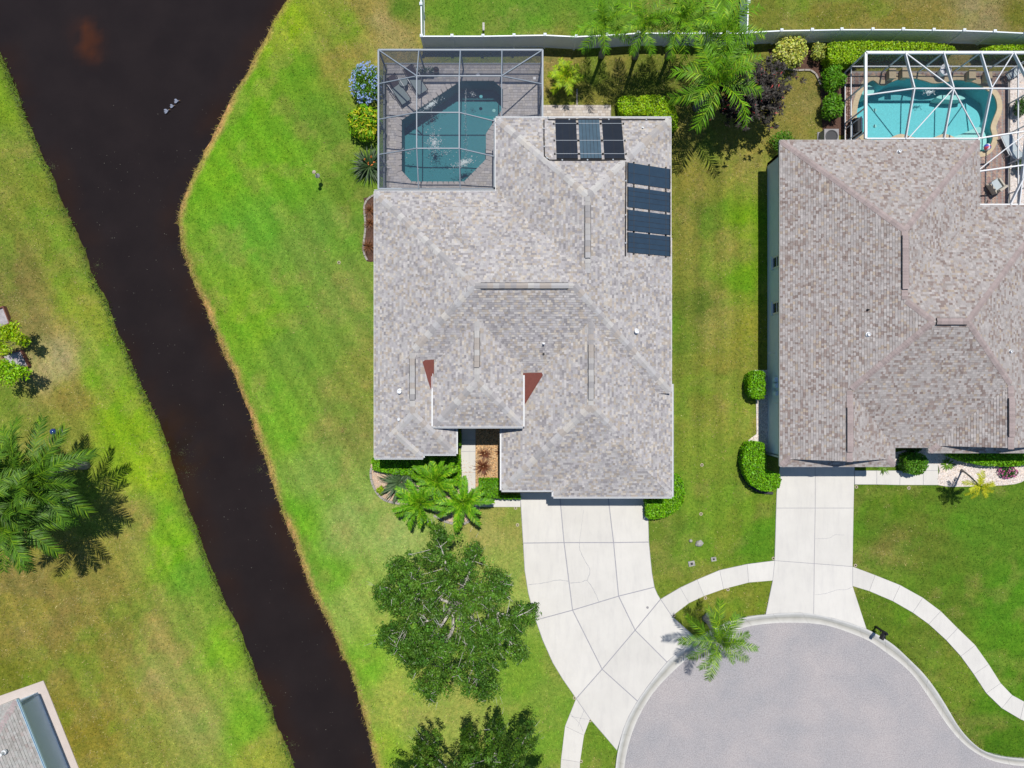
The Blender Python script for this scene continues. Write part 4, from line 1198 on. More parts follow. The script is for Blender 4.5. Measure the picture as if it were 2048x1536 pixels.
mb = MB(); mb.box((735*U, -111.6*U, 0.03), (765*U, -109.9*U, 2.3)); fd = mb.build('door', M['wood_red'], houseB)
mb = MB(); mb.lathe((761*U, -112.4*U, 1.0), [(0.02, 0), (0.035, 0.03), (0.02, 0.06)], 8); mb.build('handle', M['grey_metal'], fd)
window(houseB, (880*U, -110*U, 1.5), (1, 0, 0), 1.8, 1.3, (0, -1, 0))
# meter boxes, bib, outlet and downspout on the shaded west wall
for py, w_, h_ in ((759, 0.26, 0.42), (771, 0.24, 0.5), (787, 0.24, 0.55)):
    y = (768-py)*S*0.965
    mb = MB(); mb.box((511*U-0.14, y-w_/2, 1.15), (511*U, y+w_/2, 1.15+h_)); mb.box((511*U-0.155, y-w_/2+0.03, 1.19), (511*U-0.14, y+w_/2-0.03, 1.11+h_)); mb.build('meter_box', M['stucco_white'], houseB)
for py, z0 in ((706, 1.2), (806, 2.2)):
    y = (768-py)*S*(1-z0/H)
    mb = MB(); mb.tube([(511*U, y, z0), (511*U-0.35, y, z0), (511*U-0.35, y-0.02, z0-0.18)], 0.02, 8); mb.build('drain_pipe', M['white_metal'], houseB)
mb = MB(); mb.bar((511*U-0.05, -139*U, 0.05), (511*U-0.05, -139*U, 2.4), 0.09, 0.07); mb.bar((511*U-0.05, -139*U, 2.4), (500*U, -139*U, 2.72), 0.09, 0.07); mb.build('downspout', M['white_metal'], houseB)

# ---------------- the house cut by the bottom-left corner
EC = 2.15
c0 = P(33, 1399, EC); e1 = Vector((0.374, -0.927, 0)).normalized(); e2 = Vector((-e1.y*-1, 0, 0))
e2 = Vector((e1.y, -e1.x, 0))          # points left-down in the picture
TC = Matrix(((e2.x*-1, e1.x*-1, 0, c0.x), (e2.y*-1, e1.y*-1, 0, c0.y), (0, 0, 1, 0), (0, 0, 0, 1)))
# local axes: +x to the right eave, +y to the top eave; corner at the origin
houseC = root('house', (c0.x, c0.y, 0), 'corner of a grey-green shingled house cut by the bottom-left edge', 'house')
roofC = Roof(SB, [dict(b=(-420, 0, -600, 0), z=EC)], TC)
roof_c = roofC.build(houseC, [(176,176,172),(182,179,176),(168,166,162),(174,165,161),(180,181,178)], [4,4,3,1.2,3], tabs=(0.10, 0.26), expo=0.14, deckcol=(0.3, 0.3, 0.3), thick=0.02)
jc = MB(); cap_line(None, roofC.pt(-205, -205), roofC.pt(0, 0), capB, 0.155, joined=jc, col=lin((186, 172, 172)))
rc = jc.build('ridge_caps', M['shingle'], roof_c, colors=True); rc['kind'] = 'stuff'
M['gutter_blue'] = mat('gutter_blue', (0.45, 0.62, 0.72), 0.4)
eave_run(roof_c, [(0, 0), (0, -600)], EC, 'gutter', T=TC, material='gutter_blue'); eave_run(roof_c, [(-420, 0), (0, 0)], EC, 'fascia', T=TC, material='fascia_b')
mb = MB(); mb.prism([tuple((TC @ Vector((x*U, y*U, 0)))[:2]) for x, y in [(-419, -599), (-1, -599), (-1, -1), (-419, -1)]], EC-0.19, EC-0.16); mb.build('soffit', M['white_metal'], houseC)
wl_ = [(-400*U, -590*U), (-13*U, -590*U), (-13*U, -13*U), (-400*U, -13*U)]
wall_loop(houseC, wl_, EC-0.19, M['stucco_white'], T=TC)
px_, py_ = 5, 1507
z = 2.95; x, y = P2(px_, py_, z); pipe_vent(roof_c, (x, y, z-0.1), 0.09, 0.28)

# ------------------------------------------------------------------ fences
FZ = 1.5
def fence(label, top_px, skip_first=False, skip_last=False):
    pts = [P(x, y, FZ) for x, y in top_px]
    r = root('fence', (pts[0].x, pts[0].y, 0), label, 'fence', 'white vinyl fences behind the gardens')
    for i in range(len(pts)-1):
        a = Vector((pts[i].x, pts[i].y, 0)); b = Vector((pts[i+1].x, pts[i+1].y, 0)); d = (b-a); L = d.length; d.normalize()
        n = Vector((-d.y, d.x, 0)); z = Vector((0, 0, 1))
        mb = MB()
        k = max(1, int((L-0.12)/0.15)); w = (L-0.12)/k
        for j in range(k):
            c = a + d*(0.06+w*(j+0.5)) + z*0.74
            mb.obox(c, d*(w/2-0.004), n*0.018, z*0.66)
        mb.obox((a+b)/2+z*0.74, d*(L/2-0.06), n*0.010, z*0.67)
        pn = mb.build('panel', M['vinyl'], r)
        for zz in (0.10, 1.42):
            mb = MB(); mb.obox((a+b)/2+z*zz, d*(L/2-0.062), n*0.03, z*0.06); mb.build('rail', M['vinyl'], pn)
    for i, p in enumerate(pts):
        if (i == 0 and skip_first) or (i == len(pts)-1 and skip_last): continue
        mb = MB(); mb.box((p.x-0.065, p.y-0.065, -0.1), (p.x+0.065, p.y+0.065, FZ+0.04)); po = mb.build('post', M['vinyl'], r)
        mb = MB(); q = [(p.x-0.085, p.y-0.085, FZ+0.04), (p.x+0.085, p.y-0.085, FZ+0.04), (p.x+0.085, p.y+0.085, FZ+0.04), (p.x-0.085, p.y+0.085, FZ+0.04)]
        q2 = [(x, y, z_+0.035) for x, y, z_ in q]
        mb.raw(q+q2+[(p.x, p.y, FZ+0.13)], [(3,2,1,0),(0,1,5,4),(1,2,6,5),(2,3,7,6),(3,0,4,7),(4,5,8),(5,6,8),(6,7,8),(7,4,8)]); mb.build('cap', M['vinyl'], po)
fence('white vinyl fence behind the grey-roofed house and its palms', [(843,72),(904,72),(966,72),(1028,71),(1090,70),(1152,73),(1213,70),(1277,66),(1339,66),(1400,66),(1455,66),(1495,66)])
fence('white vinyl fence going up from the left end beside the dry grass', [(843,72),(842,8),(841,-56),(840,-120)], skip_first=True)
fence('white vinyl fence going up from behind the palms at the top', [(1495,66),(1497,4),(1499,-58),(1501,-120)], skip_first=True)
fence('white vinyl fence behind the bright pool on the right', [(1502,64),(1563,61),(1624,60),(1683,59),(1745,59),(1806,59),(1867,60),(1928,61),(1989,63),(2050,66),(2111,70)])
mb = MB(); a_ = P(968, 70, 0.3); b_ = P(967, 46, 0.02)
mb.bar((a_.x, a_.y-0.0, 0.9), (b_.x, b_.y, 0.04), 0.12, 0.05)
tag(mb.build('timber_prop', M['bark_pale']), 'grey timber prop leaning on the back of the fence', 'timber')

# ------------------------------------------------------------------ screened pool enclosures
def gp(x, y, z): return Vector((x*U, y*U, z))
def cage_part(r, a, b, name='beam', w=0.055, h=0.11, m='grey_metal'):
    mb = MB(); mb.bar(a, b, w, h); return mb.build(name, M[m], r)
def screen(r, pts, m, name='screen'):
    mb = MB(); mb.poly(pts); return mb.build(name, M[m], r)
cageA = root('pool_enclosure', P(757, 378), 'grey framed screen enclosure over the dark teal pool', 'pool enclosure')
z0, z1, zr = 2.5, 3.4, 2.62
W_, E_, N_, SH = -251, 57.5, 628, 366        # walls
xa, xb, xc = -175, -97, -19; ya, yb, yc = 566, 499, 433
m = 'grey_metal'
ZB = lambda p: p
# eave beams
nw, ne = gp(W_, N_, z0), gp(E_, N_, z0)
sw = gp(W_, SH, z0); se = gp(E_, 496, z0)
for a, b in ((nw, ne), (nw, sw), (ne, se)): cage_part(cageA, a, b, 'eave_beam', 0.09, 0.12)
cage_part(cageA, gp(W_, SH+1, z0+0.02), gp(-33, SH+1, z0+0.02), 'eave_beam', 0.07, 0.10); cage_part(cageA, gp(-33, SH+1, z0+0.3), gp(-33, 496, z0+0.3), 'eave_beam', 0.07, 0.10)
cage_part(cageA, gp(-31, 497, z0+0.3), gp(E_, 497, z0+0.02), 'eave_beam', 0.07, 0.10)
# roof ribs
T = {}
for x in (xa, xb):
    cage_part(cageA, gp(x, N_, z0), gp(x, ya, z1)); cage_part(cageA, gp(x, ya, z1), gp(x, yc, z1)); cage_part(cageA, gp(x, yc, z1), gp(x, SH, zr))
cage_part(cageA, gp(xc, N_, z0), gp(xc, ya, z1)); cage_part(cageA, gp(xc, ya, z1), gp(xc, 497, zr+0.2))
cage_part(cageA, gp(W_, N_, z0), gp(xa, ya, z1), 'hip_beam'); cage_part(cageA, gp(E_, N_, z0), gp(xc, ya, z1), 'hip_beam')
for y in (ya, yb, yc):
    cage_part(cageA, gp(W_, y-1.5, z0), gp(xa, y, z1), 'purlin', 0.05, 0.07)
for y in (yb, yc):
    cage_part(cageA, gp(xa, y, z1), gp(xb, y, z1), 'purlin', 0.05, 0.07)
    cage_part(cageA, gp(xb, y, z1), gp(-33, y-9, zr+0.25), 'purlin', 0.05, 0.07)
cage_part(cageA, gp(xa, ya, z1), gp(xc, ya, z1), 'purlin', 0.05, 0.07)
cage_part(cageA, gp(xc, ya, z1), gp(E_, ya-2, z0), 'purlin', 0.05, 0.07)
# wall posts and chair rails
for x in (W_, xa, xb, xc, E_): cage_part(cageA, gp(x, N_, 0.02), gp(x, N_, z0-0.06), 'post', 0.05, 0.09)
for y in (ya, yb, yc, SH): cage_part(cageA, gp(W_, y-1.5, 0.02), gp(W_, y-1.5, z0-0.06), 'post', 0.05, 0.09)
for y in (ya-2, 500): cage_part(cageA, gp(E_, y, 0.02), gp(E_, y, z0-0.06), 'post', 0.05, 0.09)
cage_part(cageA, gp(W_, N_, 0.85), gp(E_, N_, 0.85), 'rail', 0.05, 0.06); cage_part(cageA, gp(W_, N_, 0.85), gp(W_, SH, 0.85), 'rail', 0.05, 0.06); cage_part(cageA, gp(E_, N_, 0.85), gp(E_, 497, 0.85), 'rail', 0.05, 0.06)
for y in (SH+30,): cage_part(cageA, gp(W_, y, 0.02), gp(W_, y-28, z0-0.06), 'brace', 0.03, 0.05)
# screens
sr, sw_ = 'screen_roof', 'screen_wall'
def strip(xs0, xs1): pass
for poly in [[gp(W_, N_, z0), gp(xa, ya, z1), gp(xa, N_, z0)], [gp(xa, N_, z0), gp(xb, N_, z0), gp(xb, ya, z1), gp(xa, ya, z1)], [gp(xb, N_, z0), gp(xc, N_, z0), gp(xc, ya, z1), gp(xb, ya, z1)], [gp(xc, N_, z0), gp(E_, N_, z0), gp(xc, ya, z1)],
             [gp(W_, N_, z0), gp(W_, ya-1.5, z0), gp(xa, ya, z1)], [gp(W_, ya-1.5, z0), gp(W_, yb-1.5, z0), gp(xa, yb, z1), gp(xa, ya, z1)], [gp(W_, yb-1.5, z0), gp(W_, yc-1.5, z0), gp(xa, yc, z1), gp(xa, yb, z1)], [gp(W_, yc-1.5, z0), gp(W_, SH, z0), gp(xa, SH, zr), gp(xa, yc, z1)],
             [gp(xa, ya, z1), gp(xb, ya, z1), gp(xb, yb, z1), gp(xa, yb, z1)], [gp(xa, yb, z1), gp(xb, yb, z1), gp(xb, yc, z1), gp(xa, yc, z1)], [gp(xa, yc, z1), gp(xb, yc, z1), gp(xb, SH, zr), gp(xa, SH, zr)],
             [gp(xb, ya, z1), gp(xc, ya, z1), gp(xc, 497, zr+0.2), gp(xb, yb, z1)], [gp(xb, yb, z1), gp(-33, yb-9, zr+0.25), gp(-33, yc-9, zr+0.25), gp(xb, yc, z1)], [gp(xb, yc, z1), gp(-33, yc-9, zr+0.25), gp(-33, SH, zr), gp(xb, SH, zr)],
             [gp(xc, ya, z1), gp(E_, N_, z0), gp(E_, ya-2, z0)], [gp(xc, ya, z1), gp(E_, ya-2, z0), gp(E_, 497, z0), gp(xc, 497, zr+0.2)]]:
    screen(cageA, poly, sr)
for a, b in (((W_, N_), (xa, N_)), ((xa, N_), (xb, N_)), ((xb, N_), (xc, N_)), ((xc, N_), (E_, N_)), ((W_, N_), (W_, ya)), ((W_, ya), (W_, yb)), ((W_, yb), (W_, yc)), ((W_, yc), (W_, SH)), ((E_, N_), (E_, ya)), ((E_, ya), (E_, 497))):
    screen(cageA, [gp(*a, 0.03), gp(*b, 0.03), gp(*b, z0-0.05), gp(*a, z0-0.05)], sw_)

cageB = root('pool_enclosure', P(1731, 277), 'white framed screen enclosure over the bright turquoise pool', 'pool enclosure')
m = 'white_metal'
W2, E2, N2, S2 = 665, 993, 623, 461; zR = 3.4; yR = 543; nx_ = 871
bx = [739, 811, 881, 943]
def wb(a, b, name='beam', w=0.07, h=0.12): return cage_part(cageB, a, b, name, w, h, 'white_metal')
for a, b in ((gp(W2, N2, 2.5), gp(E2, N2, 2.5)), (gp(W2, N2, 2.5), gp(W2, S2, 2.5)), (gp(E2, N2, 2.5), gp(E2, 330, 2.5))): wb(a, b, 'eave_beam', 0.14, 0.14)
wb(gp(W2, S2, 2.55), gp(nx_+4, S2, 2.55), 'eave_beam', 0.07, 0.1); wb(gp(nx_+5, S2+2, 2.56), gp(nx_+5, 338, 2.56), 'eave_beam', 0.07, 0.1); wb(gp(nx_+5, 337, 2.57), gp(E2, 337, 2.57), 'eave_beam', 0.07, 0.1)
for x in bx[:3]:
    wb(gp(x, N2, 2.5), gp(x, yR, zR), 'rib', 0.06, 0.18); wb(gp(x, yR, zR), gp(x, S2, 2.55), 'rib', 0.06, 0.18)
wb(gp(943, N2, 2.5), gp(955, yR, zR), 'rib', 0.06, 0.18); wb(gp(955, yR, zR), gp(950, 337, 2.62), 'rib', 0.06, 0.22)
wb(gp(739, yR, zR), gp(955, yR, zR), 'ridge_beam', 0.06, 0.10); wb(gp(W2, yR, 2.5), gp(739, yR, zR), 'ridge_beam', 0.06, 0.10)
for a, b in ((gp(739, N2, 2.52), gp(811, yR, zR)), (gp(943, N2, 2.52), gp(881, yR, zR)), (gp(811, yR, zR), gp(744, S2, 2.56)), (gp(811, yR, zR), gp(879, S2, 2.56))): wb(a, b, 'brace', 0.05, 0.06)
wb(gp(nx_+4, S2, 2.56), gp(960, 471, 2.95)); wb(gp(nx_+4, 399, 2.56), gp(958, 408, 2.95)); wb(gp(nx_+4, 401, 2.56), gp(960, 470, 2.95), 'brace', 0.05, 0.06); wb(gp(935, 337, 2.57), gp(957, 397, 2.95), 'brace', 0.06, 0.2)
for x in (W2, 739, 811, 881, 943, E2): wb(gp(x, N2, 0.02), gp(x, N2, 2.43), 'post', 0.05, 0.09)
for y in (565, 520, 475): wb(gp(W2, y, 0.02), gp(W2, y, 2.43), 'post', 0.05, 0.09)
for y in (560, 500, 440, 380): wb(gp(E2, y, 0.02), gp(E2, y, 2.43), 'post', 0.05, 0.09)
for a, b in ((gp(W2, N2, 0.8), gp(E2, N2, 0.8)), (gp(W2, N2, 0.8), gp(W2, S2, 0.8)), (gp(E2, N2, 0.8), gp(E2, 337, 0.8))): wb(a, b, 'rail', 0.05, 0.07)
wb(gp(W2, N2, 0.06), gp(W2, 450, 0.06), 'base_rail', 0.05, 0.05)
# screen door in the left wall
for y in (508, 482): wb(gp(W2-1, y, 0.05), gp(W2-1, y, 2.1), 'door_frame', 0.04, 0.05)
wb(gp(W2-1, 508, 2.1), gp(W2-1, 482, 2.1), 'door_frame', 0.04, 0.05); wb(gp(W2-1, 508, 1.0), gp(W2-1, 482, 1.0), 'door_frame', 0.04, 0.05)
xs = [W2, 739, 811, 881, 943, E2]
for i in range(5):
    screen(cageB, [gp(xs[i], N2, 0.03), gp(xs[i+1], N2, 0.03), gp(xs[i+1], N2, 2.42), gp(xs[i], N2, 2.42)], 'screen_wall_b')
for a, b in ((N2, 565), (565, 520), (520, 475), (475, 450)):
    screen(cageB, [gp(W2, a, 0.03), gp(W2, b, 0.03), gp(W2, b, 2.42), gp(W2, a, 2.42)], 'screen_clear')
for a, b in ((N2, 560), (560, 500), (500, 440), (440, 380), (380, 337)):
    screen(cageB, [gp(E2, a, 0.03), gp(E2, b, 0.03), gp(E2, b, 2.42), gp(E2, a, 2.42)], 'screen_clear')
for i, (a, b) in enumerate(((739, 811), (811, 881), (881, 943))):
    screen(cageB, [gp(a, N2, 2.5), gp(b, N2, 2.5), gp(b if b < 943 else 955, yR, zR), gp(a, yR, zR)], 'screen_clear')
    if i < 2: screen(cageB, [gp(a, yR, zR), gp(b, yR, zR), gp(b, S2, 2.55), gp(a, S2, 2.55)], 'screen_clear')
screen(cageB, [gp(W2, N2, 2.5), gp(739, N2, 2.5), gp(739, yR, zR), gp(W2, yR, 2.5)], 'screen_clear'); screen(cageB, [gp(W2, yR, 2.5), gp(739, yR, zR), gp(739, S2, 2.55), gp(W2, S2, 2.5)], 'screen_clear')

# ------------------------------------------------------------------ pool decks, pools
def deck(name, label, outer, pool, pal, wts, herring, cop_w, cop_mat, joint='paver_joint', size=(0.20, 0.14)):
    hole = offset_poly(pool, -0.02)
    mb = MB(); sheet(mb, outer, [hole], 0.004)
    n = len(outer)
    oc = outer if area2(outer) > 0 else outer[::-1]
    for i in range(n):
        a, b = oc[i], oc[(i+1) % n]; mb.poly([(a[0], a[1], -0.4), (b[0], b[1], -0.4), (b[0], b[1], 0.004), (a[0], a[1], 0.004)])
    r = tag(mb.build(name, M[joint]), label, 'pool deck', kind='structure')
    cop = offset_poly(pool, -cop_w)
    pal = [tuple(0.72*v for v in lin(c)) for c in pal]
    pv = MB(); L, Wd = size; g = 0.006
    xs = [p[0] for p in outer]; ys = [p[1] for p in outer]
    cx, cy = (min(xs)+max(xs))/2, (min(ys)+max(ys))/2; R = max(max(xs)-min(xs), max(ys)-min(ys))
    items = []
    if not herring:
        y = min(ys); row = 0
        while y < max(ys):
            x = min(xs)-random.uniform(0, L)
            while x < max(xs):
                w = random.choice((L*0.7, L, L, L*1.4)); items.append([(x+g, y+g), (x+w-g, y+g), (x+w-g, y+Wd-g), (x+g, y+Wd-g)]); x += w
            y += Wd
    else:
        c_, s_ = math.cos(math.radians(45)), math.sin(math.radians(45)); a = 0.115
        nR = int(R/a)+2
        for i in range(-nR, nR):
            for j in range(-nR, nR):
                k = (i-j) % 4
                if k == 0: q = (i*a, j*a, (i+2)*a, (j+1)*a)
                elif k == 2: q = (i*a, j*a, (i+1)*a, (j+2)*a) if True else None
                else: continue
                x0, y0, x1, y1 = q
                pts = [(x0+g, y0+g), (x1-g, y0+g), (x1-g, y1-g), (x0+g, y1-g)]
                items.append([(cx+x*c_-y*s_, cy+x*s_+y*c_) for x, y in pts])
    it = np.array(items)                      # n,4,2
    ok = np.ones(len(it), bool)
    for k in range(4):
        ok &= in_poly(it[:, k, 0], it[:, k, 1], outer) & ~in_poly(it[:, k, 0], it[:, k, 1], hole)
    for q in it[ok]:
        c = pal[random.choices(range(len(pal)), wts)[0]]; j = random.uniform(0.88, 1.12); c = tuple(v*j for v in c)
        z = 0.018+random.uniform(0, 0.003)
        if not herring:
            pv.poly([(p[0], p[1], z) for p in q], c)
            (ax, ay), (bx, by) = q[0], q[1]
            pv.poly([(ax, ay, 0.005), (bx, by, 0.005), (bx, by, z), (ax, ay, z)], c)
        else: pv.poly([(p[0], p[1], z) for p in q], c)
    so = pv.build('pavers', M['paver'], r, colors=True); so['kind'] = 'stuff'
    return r
def pool(name, label, outline, depth, shell_mat, water_mat, cop_w, cop_mat, step):
    ctr = (sum(p[0] for p in outline)/len(outline), sum(p[1] for p in outline)/len(outline), 0)
    r = root(name, ctr, label, 'swimming pool')
    pl = outline if area2(outline) > 0 else outline[::-1]
    n = len(pl); mb = MB()
    for i in range(n):
        a, b = pl[i], pl[(i+1) % n]; mb.poly([(b[0], b[1], -depth), (a[0], a[1], -depth), (a[0], a[1], 0.0), (b[0], b[1], 0.0)])
    sheet(mb, pl, [], -depth); mb.build('shell', M[shell_mat], r)
    mb = MB(); sheet(mb, offset_poly(pl, 0.002), [], -0.08); mb.build('water', M[water_mat], r)
    # coping stones
    out = offset_poly(pl, -cop_w); inn = offset_poly(pl, 0.03)
    per = []
    for i in range(n):
        a = Vector(inn[i]); b = Vector(inn[(i+1) % n]); c = Vector(out[i]); d = Vector(out[(i+1) % n])
        k = max(1, int(round((b-a).length/step)))
        for j in range(k):
            t0, t1 = j/k+0.008, (j+1)/k-0.008
            q = [a.lerp(b, t0), a.lerp(b, t1), c.lerp(d, t1), c.lerp(d, t0)]
            mb = MB(); mb.prism([(p.x, p.y) for p in q], -0.06, 0.035); mb.build('coping_stone', M[cop_mat], r)
    return r
deckA = deck('pool_deck', 'grey and tan paver deck inside the grey framed enclosure', DECK_A, POOL_A, [(208,202,200),(198,192,191),(214,206,198),(203,195,190),(188,183,184)], [4,3,2,3,1.5], False, 0.30, 'coping_grey', size=(0.21, 0.16))
deckB = deck('pool_deck', 'brown herringbone paver deck inside the white framed enclosure', DECK_B, POOL_B, [(176,146,132),(164,134,126),(188,160,142),(150,124,118)], [4,3,2,2], True, 0.30, 'coping')
poolA = pool('swimming_pool', 'dark teal pool with angled corners inside the grey framed enclosure', POOL_A, 1.45, 'plaster_teal', 'pool_water', 0.30, 'coping_grey', 0.32)
poolB = pool('swimming_pool', 'bright turquoise free-form pool inside the white framed enclosure', POOL_B, 1.35, 'plaster_aqua', 'pool_water_bright', 0.28, 'coping', 0.60)
# ledges and lights
mb = MB(); mb.prism([P2(x, y) for x, y in [(1728,172),(1742,167),(1752,172),(1752,182),(1742,187),(1728,186)]], -1.33, -0.22); mb.build('ledge', M['plaster_light'], poolB)
mb = MB(); mb.prism(smooth([P2(x, y) for x, y in [(1905,275),(1920,268),(1945,258),(1965,250),(1976,262),(1980,280),(1973,296),(1955,300),(1930,290)]], 3, True), -1.33, -0.30); mb.build('ledge', M['plaster_light'], poolB)
mb = MB(); mb.prism(smooth([P2(x, y) for x, y in [(1886,187),(1900,180),(1925,180),(1945,188),(1920,191)]], 3, True), -1.33, -0.65); mb.build('ledge', M['plaster_light'], poolB)
for p_, px, py, m_ in ((poolA, 988, 221, 'plaster_light'), (poolA, 962, 193, 'plaster_aqua'), (poolB, 1750, 220, 'plaster_light'), (poolB, 1750, 252, 'plaster_light')):
    c_ = P(px, py, -0.4); mb = MB(); mb.lathe((c_.x, c_.y, -0.45), [(0.10, 0), (0.10, 0.04), (0.06, 0.05)], 12); mb.build('pool_light', M[m_], p_)
mb = MB(); mb.prism([P2(x, y) for x, y in [(975,255),(990,252),(1000,235),(1003,217),(975,262)]], -1.43, -0.35); mb.build('step', M['plaster_teal'], poolA)
# deck jets: arcs of droplets and the foam they raise
def scatter_disc(n, c, rx, ry, rot=0):
    a = rng.uniform(0, 2*np.pi, n); r_ = np.abs(rng.normal(0, 0.55, n)); x = r_*np.cos(a)*rx; y = r_*np.sin(a)*ry
    return np.stack([c[0]+x*math.cos(rot)-y*math.sin(rot), c[1]+x*math.sin(rot)+y*math.cos(rot)], -1)
def droplets(mb, pts, zs, size):
    for (x, y), z in zip(pts, zs):
        s_ = random.uniform(*size); a = random.uniform(0, 6.28)
        v = [(x+s_*math.cos(a+k*2.094), y+s_*math.sin(a+k*2.094)*random.uniform(0.5, 1), z) for k in range(3)]
        mb.raw(v+[(x, y, z+s_*0.7)], [(0,1,3),(1,2,3),(2,0,3),(2,1,0)])
def foam_patch(pool_o, px, py, rx, ry, n, rot=0.0, size=(0.012, 0.05)):
    mb = MB(); c_ = P2(px, py); droplets(mb, scatter_disc(n, c_, rx*S, ry*S, rot), [-0.078]*n, size)
    o = mb.build('foam', M['foam'], pool_o); o['kind'] = 'stuff'
foam_patch(poolA, 868, 285, 16, 26, 380); foam_patch(poolA, 928, 324, 26, 9, 480, 0.35); foam_patch(poolA, 862, 208, 18, 5, 380, 0.55); foam_patch(poolA, 890, 305, 26, 10, 60); foam_patch(poolA, 815, 303, 14, 8, 40); foam_patch(poolA, 945, 188, 10, 8, 30)
def jet(px0, py0, px1, py1, peak, n):
    a = P(px0, py0); b = P(px1, py1); mb = MB(); pts = []; zs = []
    for k in range(n):
        t = random.random(); p = a.lerp(b, t); w = 0.02+0.06*t
        pts.append((p.x+random.gauss(0, w), p.y)); zs.append(0.03+4*peak*t*(1-t)+random.gauss(0, 0.03))
    droplets(mb, pts, zs, (0.008, 0.026)); o = mb.build('water_jet', M['foam'], poolA); o['kind'] = 'stuff'
jet(932, 178, 934, 325, 0.9, 330); jet(864, 212, 868, 290, 0.5, 110)
foam_patch(poolB, 1860, 183, 16, 7, 120)

# ------------------------------------------------------------------ vegetation builders
def unit(a): return a/np.maximum(np.linalg.norm(a, axis=-1, keepdims=True), 1e-9)
def leaf_arrays(C, Nn, L, W, jitter=0.5, tangent=None, droop=0.0):
    n = len(C)
    nn = unit(Nn + jitter*rng.normal(size=(n, 3)))
    t = rng.normal(size=(n, 3)) if tangent is None else tangent + 0.35*rng.normal(size=(n, 3))
    t = unit(t - nn*np.sum(t*nn, 1, keepdims=True))
    b = np.cross(nn, t)
    L = np.asarray(L).reshape(-1, 1)*np.ones((n, 1)); W = np.asarray(W).reshape(-1, 1)*np.ones((n, 1))
    v = np.stack([C-t*L/2, C-t*L*0.05+b*W/2, C+t*L/2-nn*L*droop, C-t*L*0.05-b*W/2], 1)
    q = np.arange(4*n).reshape(n, 4)
    return v.reshape(-1, 3), q
def leaf_cols(n, base, var=0.18, hue=0.10, tips=None, tipfrac=0.0):
    b = np.array(base)
    if b.ndim == 1: b = np.tile(b, (n, 1))
    f = 1+var*rng.normal(size=(n, 1)); h = 1+hue*rng.normal(size=(n, 3))*np.array([1, 0.4, 1])
    c = np.clip(b*f*h, 0.002, 0.9)
    if tips is not None:
        m_ = rng.random(n) < tipfrac; c[m_] = np.array(tips)*(1+0.15*rng.normal(size=(m_.sum(), 1)))
    return np.repeat(np.clip(c, 0.002, 0.9), 4, axis=0)
def ground_z(x, y):
    z, _ = terrain(np.array([x]), np.array([y])); return float(z[0])

G = {k: np.array(lin(v)) for k, v in dict(
    hedge=(112, 168, 12), hedge2=(96, 150, 16), lime=(150, 185, 20), mid=(84, 132, 26), deep=(58, 98, 26), oak=(64, 104, 30), oak_hi=(110, 146, 44), yellow=(190, 190, 40),
    varieg=(188, 196, 80), palm=(94, 142, 14), palm_hi=(146, 180, 26), palm_dark=(68, 108, 18), dark=(46, 66, 36), purple=(44, 37, 30), citrus=(160, 190, 14), spike=(62, 92, 52), straw=(120, 82, 54)).items()}

def hedge(label, outline_px, h, base, cat='hedge', leaf=(0.115, 0.07), dens=400, z=0.0, group=None, round_=0.12, tips=None, tipfrac=0.0, name='hedge', zb=0.0):
    """clipped hedge: outline traced at its top; solid core of twigs plus a skin of leaves"""
    top = [P2(x, y, h) for x, y in outline_px]
    if area2(top) < 0: top = top[::-1]
    cx = sum(p[0] for p in top)/len(top); cy = sum(p[1] for p in top)/len(top)
    r = root(name, (cx, cy, zb), label, cat, group)
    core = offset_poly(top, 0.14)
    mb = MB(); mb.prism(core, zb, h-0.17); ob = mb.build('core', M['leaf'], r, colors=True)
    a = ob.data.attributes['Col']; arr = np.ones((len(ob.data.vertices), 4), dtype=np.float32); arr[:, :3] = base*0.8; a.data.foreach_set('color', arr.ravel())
    xs = [p[0] for p in top]; ys = [p[1] for p in top]
    A = abs(area2(top))/2
    n = int(A*dens*1.35)+20
    bx = np.stack([rng.uniform(min(xs), max(xs), n*4), rng.uniform(min(ys), max(ys), n*4)], -1)
    bx = bx[in_poly(bx[:, 0], bx[:, 1], top)][:n]
    d = dist_poly(bx[:, 0], bx[:, 1], top)
    dome = -round_*np.clip(1-d/(round_*2.2), 0, 1)**2
    C = np.column_stack([bx, h-0.03+dome+0.16*(fbm(bx[:, 0], bx[:, 1], 5, 5)-0.5)+rng.normal(0, 0.035, len(bx))])
    Nn = np.tile((0, 0, 1.0), (len(C), 1))
    # sides
    per = sum((Vector(top[i])-Vector(top[i-1])).length for i in range(len(top)))
    m_ = int(per*(h-zb)*dens*0.75)
    rs = np.array(resample(top+[top[0]], max(m_, 4)))
    rs2 = np.roll(rs, -1, 0); dv = unit(rs2-rs); nv = np.column_stack([dv[:, 1], -dv[:, 0]])
    zz = rng.uniform(zb+0.04, h-0.02, len(rs))
    C2 = np.column_stack([rs-nv*rng.uniform(0, 0.10, (len(rs), 1)), zz]); N2_ = np.column_stack([nv, np.full(len(rs), 0.3)])
    C = np.vstack([C, C2]); Nn = np.vstack([Nn, N2_])
    s_ = rng.uniform(0.7, 1.3, len(C))
    v, q = leaf_arrays(C, Nn, leaf[0]*s_, leaf[1]*s_, 0.75)
    array_mesh('leaves', v, q, M['leaf'], r, leaf_cols(len(C), base, 0.30, 0.12, tips, tipfrac))['kind'] = 'stuff'
    return r

